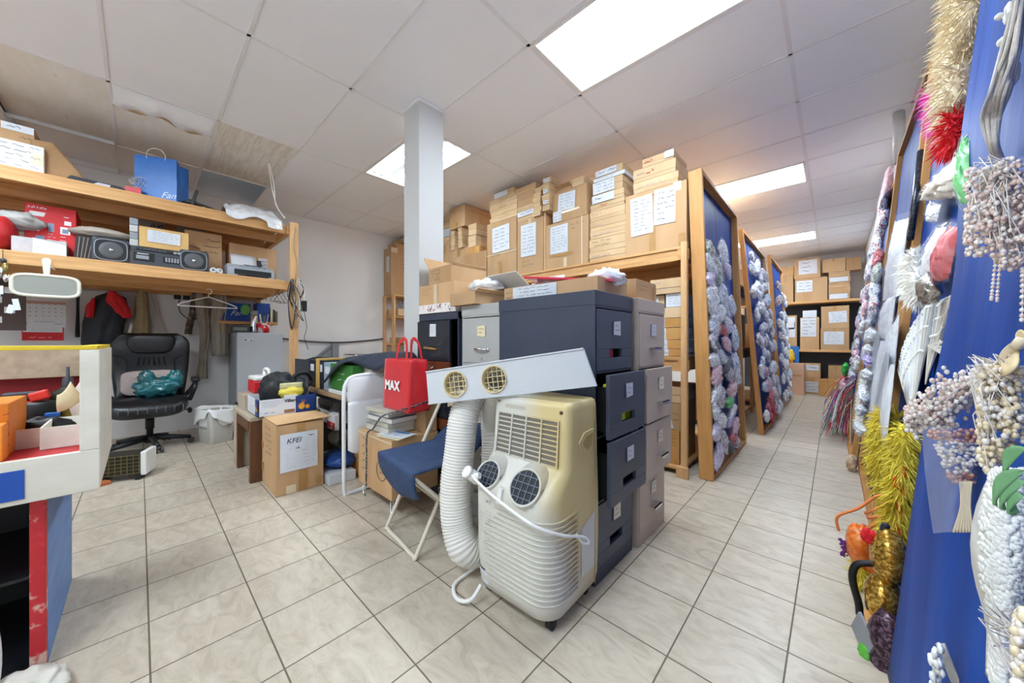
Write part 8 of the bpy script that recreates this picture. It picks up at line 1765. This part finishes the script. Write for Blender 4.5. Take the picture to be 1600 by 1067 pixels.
b = B(); P = Q(1.72); O = P(1400, 1030); b.blob(P(1402, 1005, .02) - O, (.05, .06, .09), .2, 3, 2, 22, 16); b.blob(P(1398, 1050, .02) - O, (.045, .055, .09), .2, 3, 4, 22, 16); tag(b.build('sequin_cloth', PURS, loc=O), 'dark purple sequinned cloth in the lowest corner beside the pearl hung panel', 'cloth')
b = B(); b.box(-.004, .004, -.05, .05, -.05, .05); o = b.build('grey_card', mat('grey_card_tag', '#8b8f96', .5), loc=Q(1.74)(1388, 1008, .06)); o.rotation_euler = (.5, 0, .4); tag(o, 'grey card tag tied in front of the purple sequinned cloth', 'tag')
tag(B().blob((0, 0, 0), (.02, .035, .03), .3, 3, 2).build('green_tuft', mat('green_tuft', '#58a83a', .6), loc=Q(1.73)(1386, 1034, .05)), 'small green tuft under the grey card tag', 'tuft')
b = B(); b.box(.08, .145, 1.72, 1.83, 0, .10); tag(b.build('wooden_block', STILE, bevel=.003), 'wooden block on the floor at the foot of the second wall panel', 'block')
b = B(); b.bar(at(1405, 905, Y=2.15), at(1424, 700, Y=2.15), .03, .05, up=(1, 0, 0)); tag(b.build('grey_rail', mat('grey_rail', '#6f7480', .5)), 'grey metal rail standing upright between the yellow costumes', 'rail')
# ------------------------------------------------------------------ third panel : tube, tall white bags, grey sleeves
N3 = lambda px, py, off=.03: R3.on(px, py, off)
b = B(); O = N3(1433, 300, .02); b.tube([N3(1439, 236, .02) - O, N3(1432, 300, .025) - O, N3(1422, 375, .03) - O], .014, 8); tag(b.build('black_tube', mat('black_gloss', '#15171d', .25, col2='#3a3d46', scale=60)), 'slim black wrapped tube hanging on the third wall panel', 'tube'); bpy.data.objects['black_tube'].location = O
WL = mat('white_lace_bag', '#d3d7de', .4, col2=['#eceef2', '#c3c8d2', '#f4f5f8'], scale=16, bump=.6, bscale=26)
for i, (qd, lab, mm) in enumerate((([(1398, 336), (1424, 330), (1405, 470), (1376, 480)], 'tall clear bag of white lace at the top of the third wall panel', WL), ([(1380, 470), (1403, 450), (1392, 540), (1370, 530)], 'second clear bag of white lace below the tallest on the third wall panel', WL),
        ([(1386, 520), (1408, 480), (1398, 590), (1376, 620)], 'long folded white lace bag in the middle of the third wall panel', WL))): soft_bag(lab, N3, qd, .05, .05, mm, i + 20)
GRS = mat('grey_sleeve', '#8d929b', .35, col2=['#a8adb5', '#747983'], scale=6, stretch=(1, 6, .5)); WSL = mat('white_sleeve', '#c9ccd2', .4, col2='#e2e5ea', scale=7, stretch=(1, 6, .5))
for i, (x0, y0, x1, y1, w, m_) in enumerate(((1374, 505, 1350, 690, 9, GRS), (1381, 520, 1360, 700, 9, WSL), (1388, 540, 1370, 712, 8, GRS), (1396, 560, 1381, 700, 8, WSL))):
    soft_bag('long hanging plastic sleeve on the third wall panel, %s from its stile' % ordn(i), N3, [(x0 - w / 2, y0), (x0 + w / 2, y0), (x1 + w / 2, y1), (x1 - w / 2, y1)], .06 + .01 * i, .04, m_, i + 30, name='plastic_sleeve')
fur('white_boa', 'fluffy white boa hanging at the foot of the third wall panel stile', N3, [(1352, 600, (.05, .07, .10)), (1347, 630, (.05, .07, .12)), (1344, 662, (.05, .07, .10))], WFUR, 1500, .03, seed=31)
t = tag(B().blob((0, 0, .06), (.035, .06, .07), .3, 3, 8).build('orange_trimmed_cloth', mat('tan_cloth', '#b98a5a', .8, col2='#d9c9b0', scale=20), loc=(.11, 4.1, .002)), 'small tan cloth bundle on the floor at the foot of the third wall panel', 'cloth')
# ------------------------------------------------------------------ fourth and fifth panels : garlands of flower bags
N4 = lambda px, py, off=.05: R4.on(px, py, off); N5 = lambda px, py, off=.05: R5.on(px, py, off)
four = [(1387, 285, 12, 26, 'P'), (1380, 318, 18, 44, 'M'), (1378, 350, 16, 26, 'M'), (1373, 378, 22, 30, 'M'), (1372, 404, 20, 26, 'R'), (1370, 428, 22, 28, 'G'), (1367, 452, 20, 26, 'W'), (1366, 476, 18, 28, 'M'), (1362, 500, 22, 26, 'W'), (1360, 524, 20, 28, 'W'), (1356, 550, 22, 30, 'W'), (1357, 562, 10, 14, 'V'), (1354, 585, 14, 24, 'W'), (1350, 612, 16, 30, 'W'), (1346, 640, 16, 30, 'W'), (1344, 668, 16, 24, 'W')]
for i, (px, py, w, h, k) in enumerate(four):
    a, c = N4(px - w / 2, py), N4(px + w / 2, py); u, d = N4(px, py - h / 2), N4(px, py + h / 2)
    flower_bag(N4(px, py, .055), min(.2, abs(c.y - a.y) / 2), abs(u.z - d.z) / 2, .055, k, i, 'bag of %s, garland of fourth wall panel, %s from the top' % (DESC[k], ordn(i)), 'flower bags on the fourth wall panel', R4.tilt(), RND.uniform(-.3, .3), side=-1)
r = random.Random(12)
cover(R5, .1, 1.45, .35, 2.3, 46, 'MWMWPWMLWG', 'fifth wall panel', 'flower bags on the fifth wall panel', hw=(.07, .11), hh=(.07, .11), off=.05, side=-1, film=.4)
# bunch of coloured streamers at its foot
t = thing('streamer_bunch', 'bunch of multicoloured thin streamers fanning out at the foot of the fifth wall panel', 'streamers', R5.loc(.15, .55, .05)); O = Vector(t.location); cols = [mat('streamer_' + n_, c_, .5) for n_, c_ in (('red', '#c8323c'), ('cream', '#e6dcb4'), ('green', '#3f9a5c'), ('white', '#e8e8ea'), ('violet', '#7a4f9e'), ('pink', '#e58fae'))]; bs = [B() for _ in cols]
for k in range(150):
    y, z = r.uniform(-.05, .5), r.uniform(.3, .7); p0 = R5.loc(y, z, .05); L_ = r.uniform(.2, .5); dx = r.uniform(-.25, -.02); p1 = p0 + Vector((dx * .6, r.uniform(-.12, .12), -L_ * .3)); p2 = p0 + Vector((dx, r.uniform(-.25, .15), -L_)); p2.z = max(p2.z, .02)
    bs[k % len(cols)].tube([q - O for q in smooth_path([p0, p1, p2], 5)], .0035, 4, caps=False)
for i, bb in enumerate(bs): bb.build('streamer_strands', cols[i], t)['kind'] = 'stuff'
for i, (y, z, k, lab) in enumerate(((.05, .78, 'N', 'bright green foil flower above the streamer bunch'), (.2, .62, 'R', 'red flower in the middle of the streamer bunch'), (.0, .6, 'P', 'pink flower on the aisle side of the streamer bunch'))): flower_bag(R5.loc(y, z, .14), .08, .08, .05, k, i, lab, None, R5.tilt(), 0, name='paper_flower', side=-1, film=False)
